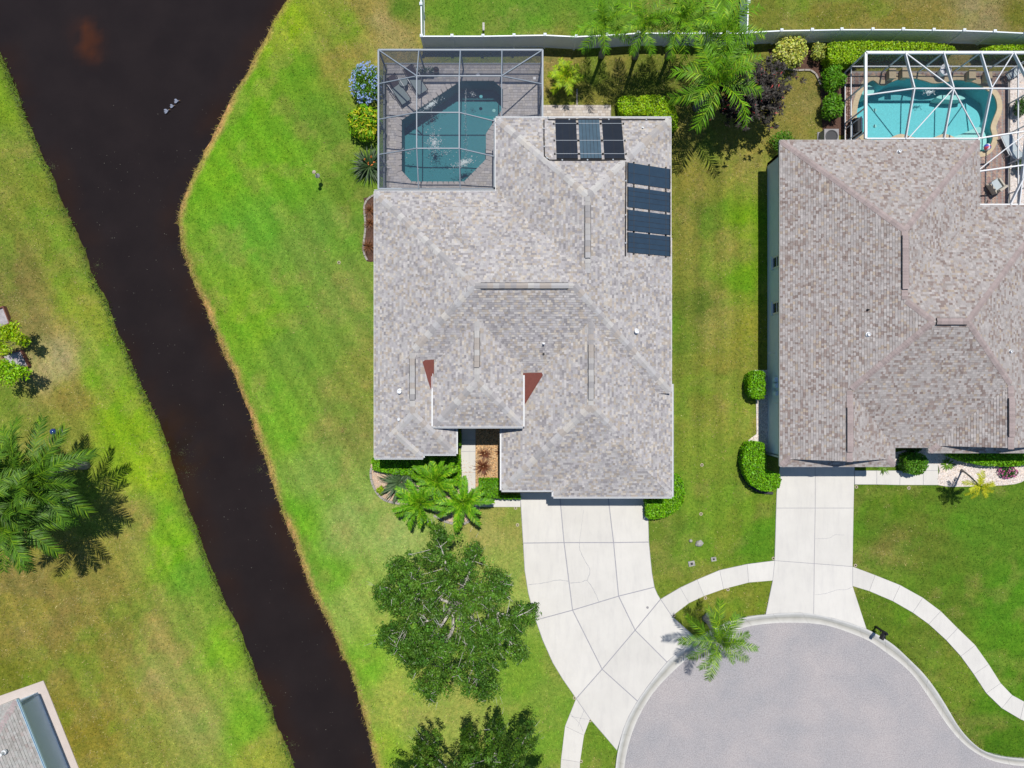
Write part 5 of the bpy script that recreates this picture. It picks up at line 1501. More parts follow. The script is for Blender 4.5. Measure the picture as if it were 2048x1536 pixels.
def shrub(label, px, py, rx, ry, h, base, cat='shrub', leaf=(0.12, 0.06), n=1400, lumps=7, name='shrub', tips=None, tipfrac=0.0, jitter=0.7, material='leaf', group=None, stem=True, droop=0.15):
    """loose shrub: lumpy ellipsoid of leaves on short stems. px,py = centre of its crown, rx,ry in pixels"""
    c = P(px, py, h*0.6); c.z = 0
    zb = ground_z(c.x, c.y)
    r = root(name, (c.x, c.y, zb), label, cat, group)
    rx *= S*(1-h*0.6/H); ry *= S*(1-h*0.6/H)
    pts = []; nrm = []
    lc = [(0, 0, h*0.55, 0.72)] + [(math.cos(a)*0.55*rx, math.sin(a)*0.55*ry, h*random.uniform(0.38, 0.62), random.uniform(0.36, 0.52)) for a in [2*math.pi*k/lumps+random.uniform(-.3, .3) for k in range(lumps)]]
    w = np.array([l[3]**2 for l in lc]); w /= w.sum()
    for (lx, ly, lz, lr), ww in zip(lc, w):
        k = int(n*ww); d = unit(rng.normal(size=(k, 3))); d[:, 2] = np.abs(d[:, 2])*1.0-0.25*(rng.random(k) < 0.3)
        rad = rng.uniform(0.72, 1.04, (k, 1))
        pts.append(np.column_stack([c.x+lx+d[:, 0]*lr*rx*rad[:, 0], c.y+ly+d[:, 1]*lr*ry*rad[:, 0], zb+lz+d[:, 2]*(h-lz)*rad[:, 0]])); nrm.append(d+np.array((0, 0, 0.5)))
    C = np.vstack(pts); Nn = np.vstack(nrm); C[:, 2] = np.maximum(C[:, 2], zb+0.04)
    s_ = rng.uniform(0.65, 1.35, len(C))
    tang = np.column_stack([C[:, 0]-c.x, C[:, 1]-c.y, np.zeros(len(C))])
    v, q = leaf_arrays(C, Nn, leaf[0]*s_, leaf[1]*s_, jitter, unit(tang)*0.8+0.3*rng.normal(size=C.shape), droop)
    array_mesh('foliage', v, q, M[material], r, leaf_cols(len(C), base, 0.22, 0.12, tips, tipfrac))['kind'] = 'stuff'
    mb = MB()
    for (lx, ly, lz, lr) in lc:
        mb.tube([(c.x+lx*0.1, c.y+ly*0.1, zb-0.02), (c.x+lx*0.5, c.y+ly*0.5, zb+lz*0.5), (c.x+lx, c.y+ly, zb+lz)], [0.022, 0.016, 0.008], 5)
    mb.build('stems', M['bark'], r)
    return r, c, zb, lc, rx, ry

# --- palm fronds (shared meshes)
def frond_mesh(name, L, a0, bend, leaflet, width, n, fwd, droop, cols, vee=0.15, seed=0, rach=0.018):
    rs = np.random.RandomState(seed)
    t = np.linspace(0, 1, 15); ang = a0-bend*t**1.25; dx = L/14
    pts = [np.array((0.0, 0, 0))]
    for k in range(14): pts.append(pts[-1]+dx*np.array((math.cos(ang[k]), 0.06*math.sin(3*t[k]+seed), math.sin(ang[k]))))
    pts = np.array(pts)
    mb = MB()
    mb.tube([tuple(p) for p in pts], list(np.linspace(rach, 0.003, 15)), 5, col=tuple(cols[1]))
    for side in (-1, 1):
        for k in range(n):
            tt = 0.10+0.90*(k+rs.rand()*0.7)/n
            p = np.array([np.interp(tt, t, pts[:, j]) for j in range(3)])
            a = np.interp(tt, t, ang)
            tan = np.array((math.cos(a), 0, math.sin(a))); up = np.array((-math.sin(a), 0, math.cos(a)))
            ll = leaflet*(0.55+0.75*math.sin(math.pi*min(1, tt*0.85+0.12)))*rs.uniform(0.85, 1.12)
            f = fwd*(0.75+0.6*tt)*rs.uniform(0.8, 1.2)
            d = np.array((0, side*1.0, 0))+tan*f+up*rs.normal(vee, 0.30)
            d /= np.linalg.norm(d)
            w = width*rs.uniform(0.8, 1.15)
            wv = np.cross(d, up); wv /= np.linalg.norm(wv)+1e-9
            p1 = p+d*ll*0.5; p2 = p+d*ll+np.array((0, 0, -droop*ll))
            p1 = p1+np.array((0, 0, -droop*ll*0.15))
            c = np.array(cols[0])*rs.uniform(0.55, 1.35)
            if rs.rand() < 0.12: c = np.array(cols[1])*rs.uniform(0.8, 1.1)
            mb.raw([tuple(p-wv*w*0.3), tuple(p+wv*w*0.3), tuple(p1+wv*w*0.5), tuple(p1-wv*w*0.5), tuple(p2)], [(0,1,2,3), (3,2,4)], tuple(c))
    me = bpy.data.meshes.new(name); me.from_pydata(mb.v, [], mb.f)
    a = me.attributes.new('Col', 'FLOAT_COLOR', 'POINT'); arr = np.ones((len(mb.v), 4), dtype=np.float32); arr[:, :3] = np.array(mb.c); a.data.foreach_set('color', arr.ravel())
    me.materials.append(M['leaf_gloss']); me.validate()
    return me
FR = {}
def frond_set(key, L, leaflet, width, n, cols, droop=0.25, fwd=0.7, variants=((80, 60), (58, 70), (40, 80), (22, 70), (2, 55)), vee=0.15, rach=0.018):
    FR[key] = [frond_mesh('frond_%s_%d' % (key, i), L*random.uniform(0.94, 1.05), math.radians(a), math.radians(b), leaflet, width, n, fwd, droop, cols, vee, seed=i*7+len(FR), rach=rach) for i, (a, b) in enumerate(variants)]
frond_set('queen', 2.5, 0.52, 0.056, 27, (G['palm'], G['palm_hi']), droop=0.30)
frond_set('big', 3.6, 0.66, 0.058, 48, (np.array(lin((70, 108, 20))), np.array(lin((112, 146, 24)))), droop=0.28, fwd=0.9, rach=0.03)
frond_set('street', 2.35, 0.42, 0.036, 46, (np.array(lin((84, 124, 16))), G['palm_hi']), droop=0.22, fwd=0.8)
frond_set('cycad', 1.42, 0.22, 0.052, 38, (np.array(lin((88, 142, 12))), np.array(lin((140, 176, 30)))), droop=0.12, fwd=0.8, variants=((62, 75), (45, 70), (30, 62), (16, 55), (4, 45)), vee=0.3, rach=0.02)
frond_set('small', 1.0, 0.20, 0.030, 26, (np.array(lin((170, 176, 30))), np.array(lin((196, 190, 40)))), droop=0.2, variants=((65, 75), (45, 80), (25, 70), (10, 60)))
frond_set('pygmy', 1.05, 0.30, 0.045, 24, (np.array(lin((140, 172, 20))), np.array(lin((196, 200, 40)))), droop=0.25, variants=((70, 70), (50, 70), (30, 70), (10, 50)))

def palm(label, base_px, crown_px, z, key, nf, trunk_r, rnd=0, group=None, scale=1.0, name='palm_tree', az0=0.0, drop=()):
    b = P(*base_px); b.z = ground_z(b.x, b.y); c = P(*crown_px, z)
    r = root(name, b, label, 'palm tree', group)
    rs = random.Random(rnd)
    pts = []; rad = []
    for k in range(13):
        t = k/12; p = Vector((b.x, b.y, b.z-0.05)).lerp(c, t); p.x += 0.10*math.sin(t*3.14)*rs.uniform(0.5, 1); 
        p.x = b.x+(c.x-b.x)*(t**1.25); p.y = b.y+(c.y-b.y)*(t**1.25)
        pts.append(p); rad.append(trunk_r*(1.45-0.75*min(1, t*5)+0.0 if t < 0.2 else 0.78-0.22*t)*(1.06 if k % 2 else 0.97))
    mb = MB(); mb.tube(pts, rad, 10); mb.build('trunk', M['palm_trunk'], r, smooth=True)
    mb = MB(); mb.tube([c-Vector((0, 0, 0.35*scale)), c, c+Vector((0, 0, 0.30*scale))], [trunk_r*0.75, trunk_r*0.6, 0.02], 8); 
    cs = mb.build('crown_shaft', M['leaf'], r, smooth=True, colors=True)
    a = cs.data.attributes['Col']; arr = np.ones((len(cs.data.vertices), 4), dtype=np.float32); arr[:, :3] = G['mid']; a.data.foreach_set('color', arr.ravel())
    V = FR[key]; nv = len(V)
    for k in range(nf):
        f = k/nf; vi = min(nv-1, int(f*nv*1.02))
        az = az0+k*2.39996+rs.uniform(-0.25, 0.25)
        s_ = scale*rs.uniform(0.86, 1.08)*(0.8 if vi == 0 else 1)
        Mx = Matrix.Translation(c+Vector((0, 0, 0.12*scale*(1-f)))) @ Matrix.Rotation(az, 4, 'Z') @ Matrix.Rotation(rs.uniform(-0.12, 0.12), 4, 'Y') @ Matrix.Rotation(rs.uniform(-0.5, 0.5), 4, 'X') @ Matrix.Diagonal((s_, s_, s_, 1))
        inst('frond', V[vi], r, Mx)
    return r

# --- broadleaf trees
def limb_path(a, b, sag, k=6, wob=0.12, rs=random):
    a = Vector(a); b = Vector(b); out = []
    for i in range(k+1):
        t = i/k; p = a.lerp(b, t); p.z += sag*math.sin(math.pi*t)
        if 0 < i < k: p += Vector((rs.uniform(-wob, wob), rs.uniform(-wob, wob), rs.uniform(-wob, wob)*0.5))
        out.append(p)
    return out
def oak(label, base, ctr, R, z0, z1, lobes, ncl, per, leaf, seed, base_col, hi_col, gaps=0.25, name='oak_tree', spiky=False):
    rs = random.Random(seed); b = Vector(base); b.z = ground_z(b.x, b.y)
    r = root(name, b, label, 'tree')
    c = Vector(ctr)
    tr = MB(); top = Vector((b.x*0.7+c.x*0.3, b.y*0.7+c.y*0.3, z0))
    tr.tube([b-Vector((0, 0, 0.1)), b+Vector((0, 0, 0.25)), b.lerp(top, 0.5), top], [0.34, 0.24, 0.20, 0.17], 10)
    trunk = tr.build('trunk', M['bark'], r, smooth=True)
    Cs = []; Ns = []; cols = []; tangs = []
    tw = MB()
    for i in range(lobes):
        az = 2*math.pi*i/lobes+rs.uniform(-0.16, 0.16); reach = R*rs.uniform(0.78, 1.17)
        end = Vector((c.x+math.cos(az)*reach, c.y+math.sin(az)*reach, z0+(z1-z0)*rs.uniform(0.10, 0.40)))
        mid = top.lerp(end, 0.5)+Vector((0, 0, (z1-z0)*0.30))
        path = limb_path(top, mid, 0.2, 4, 0.15, rs)[:-1]+limb_path(mid, end, 0.15, 4, 0.12, rs)
        lb = MB(); lb.tube(path, list(np.linspace(0.10, 0.014, len(path))), 6); lb.build('limb', M['bark_pale'], r, smooth=True)
        for j in range(ncl):
            t = (0.06+0.94*(j+rs.random())/ncl)**0.72
            wl_ = R*(0.27*math.sin(math.pi*min(1, t*0.93)**0.95)+0.02)*(1.0 if not spiky else 0.75)
            lat = rs.gauss(0, 0.55)*wl_
            zt = z0+(z1-z0)*(1-0.62*t*t)*rs.choice((0.45, 0.62, 0.8, 0.95, 1.0))*rs.uniform(0.92, 1.06)
            q = Vector((c.x+math.cos(az)*reach*t-math.sin(az)*lat, c.y+math.sin(az)*reach*t+math.cos(az)*lat, zt))
            p = path[min(len(path)-1, int(t*(len(path)-1)))]
            if rs.random() < 0.45: tw.tube([p, p.lerp(q, 0.6)+Vector((0, 0, 0.08)), q], [0.02, 0.012, 0.005], 4)
            if rs.random() < 0.16: tw.tube([q-Vector((rs.uniform(-.3, .3), rs.uniform(-.3, .3), 0.1)), q+Vector((rs.uniform(-.1, .1), rs.uniform(-.1, .1), 0.2)), q+Vector((rs.uniform(-.35, .35), rs.uniform(-.35, .35), 0.34))], [0.018, 0.012, 0.005], 4)
            if t < 0.4 and rs.random() < gaps: continue
            cr = rs.uniform(0.16, 0.36)*(1.0 if not spiky else 0.8)
            k = int(per*rs.uniform(0.6, 1.4))
            d = unit(rng.normal(size=(k, 3)))*(rng.random((k, 1))**0.5)*np.array((cr, cr, cr*0.7))*1.5
            out_dir = np.array((math.cos(az), math.sin(az), -0.1))
            if spiky: d = d*0.65+np.outer(rng.uniform(-0.3, 1.0, k), out_dir)*0.6
            Cs.append(np.array(q)+d); nn = d/cr*np.array((0.9, 0.9, 0.8))+np.array((0, 0, 0.25)); Ns.append(nn)
            f = rs.uniform(0, 1); cc = np.array(base_col)*(1-f*0.55)+np.array(hi_col)*f*0.55
            cols.append(np.tile(cc*rs.uniform(0.72, 1.3), (k, 1)))
            tangs.append(np.tile(out_dir, (k, 1))+0.7*rng.normal(size=(k, 3)))
        for j in range(4):
            p = path[-1]+Vector((rs.gauss(0, .3), rs.gauss(0, .3), 0)); q = p+Vector((math.cos(az)*rs.uniform(.2, .5), math.sin(az)*rs.uniform(.2, .5), rs.uniform(-.1, .25)))
            tw.tube([p, q], [0.008, 0.003], 4)
    tw.build('twigs', M['bark_pale'], r)['kind'] = 'stuff'
    C = np.vstack(Cs); Nn = np.vstack(Ns); cl = np.vstack(cols)
    s_ = rng.uniform(0.65, 1.35, len(C))
    v, q = leaf_arrays(C, Nn, leaf[0]*s_, leaf[1]*s_, 0.5, np.vstack(tangs), 0.1)
    array_mesh('crown', v, q, M['leaf'], r, leaf_cols(len(C), cl, 0.18, 0.10))['kind'] = 'stuff'
    return r
def small_tree(label, base_px, crown_px, z, rpx, leafcol, tips, n=900, leaf=(0.16, 0.06), cat='tree', name='small_tree', trunk_r=0.05, lumps=9, seed=0, group=None, material='leaf', whorl=False):
    rs = random.Random(seed)
    b = P(*base_px); b.z = ground_z(b.x, b.y); c = P(*crown_px, z)
    r = root(name, b, label, cat, group); R = rpx*S*(1-z/H)
    mb = MB(); fork = b.lerp(c, 0.45); fork.z = b.z+(z-b.z)*0.4
    mb.tube([b-Vector((0, 0, .05)), b.lerp(fork, .5), fork], [trunk_r*1.3, trunk_r, trunk_r*0.85], 8); mb.build('trunk', M['bark'], r, smooth=True)
    Cs = []; Ns = []; Ts = []; cols = []
    for k in range(lumps):
        a = 2*math.pi*k/lumps*1.7+rs.uniform(-.4, .4); rr = R*math.sqrt(rs.uniform(0.02, 1))*0.8
        p = Vector((c.x+math.cos(a)*rr, c.y+math.sin(a)*rr, z+rs.uniform(-0.35, 0.35)*R*0.8))
        mb = MB(); mb.tube(limb_path(fork, p, 0.1, 4, 0.05, rs), list(np.linspace(trunk_r*0.6, 0.01, 5)), 5); mb.build('branch', M['bark'], r)
        m_ = int(n/lumps)
        if whorl:
            tipsn = max(4, m_//14)
            tp = np.array(p)+rng.normal(size=(tipsn, 3))*np.array((R*0.28, R*0.28, R*0.2))
            ctr = np.repeat(tp, 14, 0)
            az_ = rng.uniform(0, 2*np.pi, len(ctr)); dirs = np.column_stack([np.cos(az_), np.sin(az_), rng.uniform(-0.1, 0.6, len(ctr))])
            Cs.append(ctr+dirs*leaf[0]*0.5); Ns.append(np.column_stack([-dirs[:, 0]*.4, -dirs[:, 1]*.4, np.ones(len(ctr))])); Ts.append(dirs)
        else:
            d = unit(rng.normal(size=(m_, 3)))*rng.uniform(0.3, 1, (m_, 1))*R*0.42
            Cs.append(np.array(p)+d*np.array((1, 1, 0.7))); Ns.append(d/R+np.array((0, 0, 0.4))); Ts.append(d/R+0.3*rng.normal(size=(m_, 3)))
    C = np.vstack(Cs); Nn = np.vstack(Ns); T_ = np.vstack(Ts); s_ = rng.uniform(0.7, 1.3, len(C))
    v, q = leaf_arrays(C, Nn, leaf[0]*s_, leaf[1]*s_, 0.12 if whorl else 0.5, None if not whorl else T_*3, 0.15)
    array_mesh('crown', v, q, M[material], r, leaf_cols(len(C), leafcol, 0.22, 0.12, tips, 0.018))['kind'] = 'stuff'
    return r, c
# --- strap-leaved tufts
def tuft(label, px, py, R, h, n, w, base, tips, name='strap_plant', cat='plant', z=0.0, arch=0.6, up=0.55, group=None, blades=None):
    c = P(px, py, h*0.4); c.z = ground_z(c.x, c.y)
    r = root(name, c, label, cat, group)
    mb = MB(); rs = random.Random(int(px*7+py))
    for k in range(n):
        a = rs.uniform(0, 6.283); el = rs.uniform(up*0.4, up*1.5); L = R*rs.uniform(0.65, 1.15); seg = 4
        p = Vector((c.x+math.cos(a)*R*0.06*rs.random(), c.y+math.sin(a)*R*0.06*rs.random(), c.z+0.01)); side = Vector((-math.sin(a), math.cos(a), 0)); V = []
        ang = min(1.5, el)
        f = rs.uniform(0.7, 1.25); col = tuple(np.clip((np.array(base)*(1-0.25*rs.random())+np.array(tips)*0.25*rs.random())*f, .002, .9))
        for s_ in range(seg+1):
            t = s_/seg; ww = w*(1-0.15*t if t < 0.6 else (1-t)*2.2)*0.5
            V += [p-side*ww, p+side*ww]
            p = p+Vector((math.cos(a)*math.cos(ang), math.sin(a)*math.cos(ang), math.sin(ang)))*(L/seg); ang -= arch*rs.uniform(0.5, 1.2)*1.0/1.6
            if p.z < c.z+0.02: p.z = c.z+0.02
        mb.raw(V, [(2*i, 2*i+1, 2*i+3, 2*i+2) for i in range(seg)], col)
    o = mb.build('leaves', M['leaf'], r, colors=True); o['kind'] = 'stuff'
    return r, c
def blossoms(parent, pts, size, cols, name='blossoms', k=5):
    n = len(pts); C = np.repeat(np.asarray(pts), k, 0)+rng.normal(size=(n*k, 3))*size*0.35
    v, q = leaf_arrays(C, np.tile((0, 0, 1.0), (len(C), 1)), size, size*0.8, 0.4)
    o = array_mesh(name, v, q, M['petal'], parent, leaf_cols(len(C), cols, 0.12, 0.06)); o['kind'] = 'stuff'

# ------------------------------------------------------------------ trees and palms
PG = 'palms by the back fence'
palm('leftmost slender palm in front of the back fence', (1203,112), (1210,50), 4.2, 'queen', 12, 0.15, 1, PG, 0.72, az0=2.9)
palm('second slender palm from the left by the back fence', (1270,114), (1290,48), 4.6, 'queen', 14, 0.15, 2, PG, 0.76, az0=0.6)
palm('palm in the middle of the row by the back fence', (1336,112), (1360,42), 4.6, 'queen', 14, 0.15, 3, PG, 0.80, az0=1.5)
palm('palm overhanging the corner where two fences meet', (1415,128), (1449,66), 4.6, 'queen', 15, 0.16, 4, PG, 0.88, az0=0.2)
palm('palm just below the fence corner, between two other palms', (1404,168), (1443,120), 4.3, 'queen', 12, 0.16, 5, PG, 0.74, az0=2.2)
palm('lowest palm of the back-yard group, next to the dark-leaved tree', (1392,216), (1438,170), 4.4, 'queen', 14, 0.17, 6, PG, 1.04, az0=0.9)
LG = 'tall palms on the left lawn'
palm('tall palm at the left edge with fronds nearest the canal', (172,930), (62,952), 5.0, 'big', 25, 0.2, 11, LG, 0.95, az0=0.3)
palm('tall palm at the left edge, lowest of the clump', (146,1002), (22,1036), 5.4, 'big', 25, 0.2, 12, LG, 0.92, az0=1.2)
palm('tall palm cut by the left edge behind the other two', (100,955), (-48,985), 6.2, 'big', 22, 0.2, 13, LG, 0.95, az0=2.0)
palm('palm leaning over the kerb between the two driveways', (1411,1236), (1438,1283), 3.4, 'street', 15, 0.16, 21, None, 0.92, az0=0.4)
palm('small yellow-green palm on the white gravel bed', (1923,940), (1959,972), 2.3, 'small', 13, 0.07, 31, None, 0.95)
palm('small yellow palm beside the screen enclosure door', (1133,172), (1130,155), 1.2, 'pygmy', 15, 0.10, 32, None, 1.0)
EG_ = 'feathery low palms by the entry'
palm('upper of the three feathery low palms by the entry', (871,952), (872,962), 1.5, 'cycad', 22, 0.13, 41, EG_, 1.14, name='low_palm')
palm('lower-left of the three feathery low palms by the entry', (838,995), (838,1006), 1.5, 'cycad', 22, 0.13, 42, EG_, 1.14, name='low_palm', az0=0.7)
palm('rightmost feathery low palm, overhanging the entry path', (927,993), (926,1004), 1.6, 'cycad', 18, 0.13, 43, EG_, 1.16, name='low_palm', az0=1.1)

oak('spreading dark green oak on the front lawn beside the driveway', P(930,1165), P(901,1240,4.2), 4.3, 2.6, 6.0, 11, 56, 100, (0.135, 0.07), 5, G['oak']*1.2, G['oak_hi']*1.2, gaps=0.42)
oak('feathery dark tree cut by the bottom edge', P(985,1520), P(950,1652,5.0), 5.1, 2.8, 6.8, 14, 60, 90, (0.17, 0.07), 9, G['oak']*0.9, G['oak_hi'], spiky=True, gaps=0.1)
small_tree('dark burgundy-leaved tree with red tips beside the palms', (1476,222), (1506,193), 2.4, 68, G['purple'], np.array(lin((190, 70, 66))), n=8500, leaf=(0.22, 0.062), name='burgundy_tree', trunk_r=0.07, lumps=16, seed=3, material='leaf', whorl=True)
SGp = 'young trees by the planter boxes'
small_tree('young yellow-green tree between the two planter boxes', (58,690), (14,678), 2.0, 36, G['citrus'], G['deep'], n=1500, leaf=(0.17, 0.07), seed=5, group=SGp)
small_tree('young green tree below the lower planter box', (62,752), (22,752), 1.9, 36, G['citrus']*np.array((0.8, 1, 1)), G['deep'], n=1500, leaf=(0.17, 0.07), seed=6, group=SGp)

# ------------------------------------------------------------------ hedges and shrubs
hedge('bright hedge behind the grey house, bending round its corner', [(1236,197),(1245,191),(1262,190),(1275,193),(1285,189),(1310,188),(1330,191),(1340,199),(1352,215),(1357,235),(1356,255),(1348,258),(1340,250),(1338,232),(1318,231),(1295,228),(1275,226),(1255,230),(1240,222)], 0.95, G['lime'])
hedge('bright rounded hedge wrapping the right front corner of the garage', [(1346,948),(1358,950),(1367,962),(1371,985),(1368,1005),(1358,1020),(1340,1032),(1320,1038),(1300,1039),(1293,1035),(1292,1002),(1340,998)], 0.9, G['hedge'])
hedge('low bright hedge under the left front window, behind the low palms', [(742,918),(748,914),(920,912),(922,950),(918,960),(880,962),(840,955),(800,950),(760,945),(744,940)], 0.75, G['hedge'])
hedge('square clipped hedge beside the entry mulch bed', [(957,958),(999,958),(1001,997),(958,998)], 0.8, G['hedge2'])
hedge('narrow clipped hedge strip under the garage corner', [(1001,992),(1041,992),(1041,999),(1001,999)], 0.7, G['hedge2'])
hedge('slim dark hedge between the path and the left front wing', [(914,868),(922,868),(922,893),(914,893)], 0.7, G['mid'])
hedge('round clipped bush against the wall of the brown-roofed house', [(1502,748),(1512,741),(1526,741),(1532,748),(1533,785),(1529,797),(1518,799),(1506,795),(1499,783),(1498,762)], 1.1, G['hedge'], cat='bush', name='clipped_bush')
hedge('large rounded hedge at the corner of the straight driveway', [(1489,900),(1497,887),(1512,883),(1530,887),(1533,905),(1534,940),(1560,948),(1564,960),(1560,975),(1545,983),(1525,983),(1505,972),(1491,950),(1486,925)], 1.0, G['hedge'])
hedge('long clipped hedge between the fence and the bright pool', [(1660,84),(1700,80),(1760,81),(1830,82),(1890,86),(1912,92),(1915,103),(1740,106),(1722,115),(1712,124),(1665,126),(1657,110)], 1.2, G['lime']*0.95)
hedge('short clipped hedge at the top right corner by the fence', [(1966,95),(1990,89),(2060,88),(2110,89),(2110,106),(1970,104)], 1.1, G['lime']*0.95)
hedge('clipped hedge along the front wall of the brown-roofed house', [(1900,902),(1940,896),(2000,892),(2110,886),(2110,925),(2060,930),(2020,934),(1970,932),(1930,924),(1905,914)], 0.8, G['hedge'])
hedge('round clipped bush in the white gravel beside the path', [(1814,912),(1825,907),(1840,906),(1852,911),(1859,922),(1858,936),(1850,947),(1836,951),(1822,949),(1813,938),(1811,924)], 1.0, G['mid']*1.1, cat='bush', name='clipped_bush')
shrub('variegated yellow-green shrub at the fence corner bed', 1581, 104, 38, 33, 1.3, G['varieg'], leaf=(0.15, 0.09), n=2000, tips=np.array(lin((222, 220, 140))), tipfrac=0.2)
shrub('smaller variegated shrub right of the large variegated one', 1637, 104, 17, 19, 1.0, G['varieg']*0.8, leaf=(0.12, 0.06), n=800, tips=np.array(lin((200, 210, 130))), tipfrac=0.15)
shrub('upper of two green shrubs left of the white enclosure', 1668, 156, 24, 27, 1.3, G['hedge2'], leaf=(0.2, 0.05), n=1700)
shrub('lower of two green shrubs left of the white enclosure', 1665, 213, 22, 27, 1.3, G['hedge2']*0.95, leaf=(0.2, 0.05), n=1700)
shrub('green bush behind the top left corner of the brown-roofed house', 1566, 283, 26, 24, 1.1, G['mid'], leaf=(0.11, 0.06), n=1300)
r_, c_, zb_, lc_, rx_, ry_ = shrub('shrub covered in pale blue flowers against the grey enclosure', 732, 165, 34, 42, 1.3, G['mid'], leaf=(0.12, 0.055), n=2200, name='flowering_shrub')
n_ = 360; d_ = unit(rng.normal(size=(n_, 3))); d_[:, 2] = np.abs(d_[:, 2])
keep_ = (d_[:, 2] < 0.75) | (rng.random(n_) < 0.35); d_ = d_[keep_]
blossoms(r_, np.column_stack([c_.x+d_[:, 0]*rx_*rng.uniform(0.7, 1.06, len(d_)), c_.y+d_[:, 1]*ry_*rng.uniform(0.7, 1.06, len(d_)), zb_+0.55+d_[:, 2]*0.85]), 0.075, np.array(lin((150, 176, 226))))
r_, c_, *_ = shrub('yellow and green croton shrub against the grey enclosure', 728, 244, 36, 42, 1.3, np.array(lin((120, 168, 16))), leaf=(0.26, 0.085), n=1500, tips=np.array(lin((206, 200, 40))), tipfrac=0.24, name='croton', jitter=0.45, droop=0.3)
r_, c_ = tuft('spiky dark bird-of-paradise plant with orange flowers by the enclosure corner', 737, 328, 1.25, 1.2, 170, 0.075, G['spike']*0.8, np.array(lin((120, 130, 90))), arch=0.55, up=0.75, name='bird_of_paradise')
blossoms(r_, np.column_stack([c_.x+np.array((-0.10, 0.25, 0.42, 0.10, 0.3)), c_.y+np.array((0.1, 0.25, -0.05, -0.12, -0.2)), [1.05, 1.0, 1.02, 1.1, 0.95]]), 0.09, np.array(lin((214, 116, 40))), k=4)
SG = 'dark strap-leaved clumps by the entry'
tuft('dark strap-leaved clump left of the low palms', 800, 966, 1.45, 1.0, 170, 0.07, G['spike'], np.array(lin((150, 170, 120))), arch=0.75, up=0.7, group=SG)
tuft('grey-green strap-leaved clump above the low palms, by the window', 822, 936, 1.25, 1.1, 140, 0.065, G['spike']*1.1, np.array(lin((150, 165, 130))), arch=0.65, up=0.8, group=SG)
shrub('small yellow-green bush alone on the pale gravel', 761, 981, 9, 10, 0.4, G['citrus']*0.8, leaf=(0.09, 0.05), n=420, lumps=4)
shrub('rusty little shrub among the low palms', 893, 1012, 10, 9, 0.5, np.array(lin((150, 120, 40))), leaf=(0.12, 0.06), n=360, lumps=4, tips=np.array(lin((170, 70, 40))), tipfrac=0.25)
shrub('yellowish shrub between the low palms and the path', 905, 966, 9, 9, 0.5, np.array(lin((176, 176, 50))), leaf=(0.10, 0.05), n=320, lumps=4)
shrub('dark low plants against the front wall by the recess', 1826, 897, 18, 9, 0.6, G['deep'], leaf=(0.14, 0.05), n=500, lumps=5)
tuft('green grassy clump by the corner of the straight driveway garage', 1768, 935, 0.55, 0.4, 60, 0.05, G['mid'], G['varieg'], up=0.5)
tuft('green strap-leaved clump where the path meets the white gravel', 1898, 929, 0.5, 0.45, 60, 0.06, G['mid'], G['varieg'], up=0.55)
r_, c_, zb_, lc_, rx_, ry_ = shrub('low bush with pink and white flowers on the white gravel', 2018, 945, 19, 12, 0.5, G['deep'], leaf=(0.10, 0.05), n=500, lumps=5, name='flowering_shrub')
d_ = unit(rng.normal(size=(90, 3))); d_[:, 2] = np.abs(d_[:, 2])
blossoms(r_, np.column_stack([c_.x+d_[:, 0]*rx_, c_.y+d_[:, 1]*ry_, zb_+0.2+d_[:, 2]*0.32]), 0.06, np.array(lin((196, 90, 150))), k=4)
FGp = 'rust-brown fountain grasses'
tuft('upper rust-brown fountain grass in the entry mulch bed', 969, 908, 0.55, 0.5, 90, 0.022, np.array(lin((110, 62, 40))), np.array(lin((150, 100, 70))), name='fountain_grass', up=0.9, arch=0.8, group=FGp)
tuft('lower, larger rust-brown fountain grass in the entry mulch bed', 966, 934, 0.7, 0.55, 120, 0.022, np.array(lin((110, 62, 40))), np.array(lin((150, 100, 70))), name='fountain_grass', up=0.9, arch=0.8, group=FGp)
tuft('small rust-brown fountain grass under the garage eave', 1000, 904, 0.4, 0.4, 50, 0.022, np.array(lin((110, 62, 40))), np.array(lin((150, 100, 70))), name='fountain_grass', up=0.9, arch=0.8, group=FGp)
for (x_, y_, rr), t_ in zip([(738,420,0.5),(739,445,0.5),(736,492,0.62)], ['topmost brown grass tuft along the left wall of the grey house', 'middle brown grass tuft along the left wall of the grey house', 'lowest and widest brown grass tuft along the left wall of the grey house']):
    tuft(t_, x_, y_, rr, 0.55, 120, 0.022, np.array(lin((120, 74, 46))), np.array(lin((180, 140, 96))), name='fountain_grass', up=0.95, arch=0.7, group=FGp)

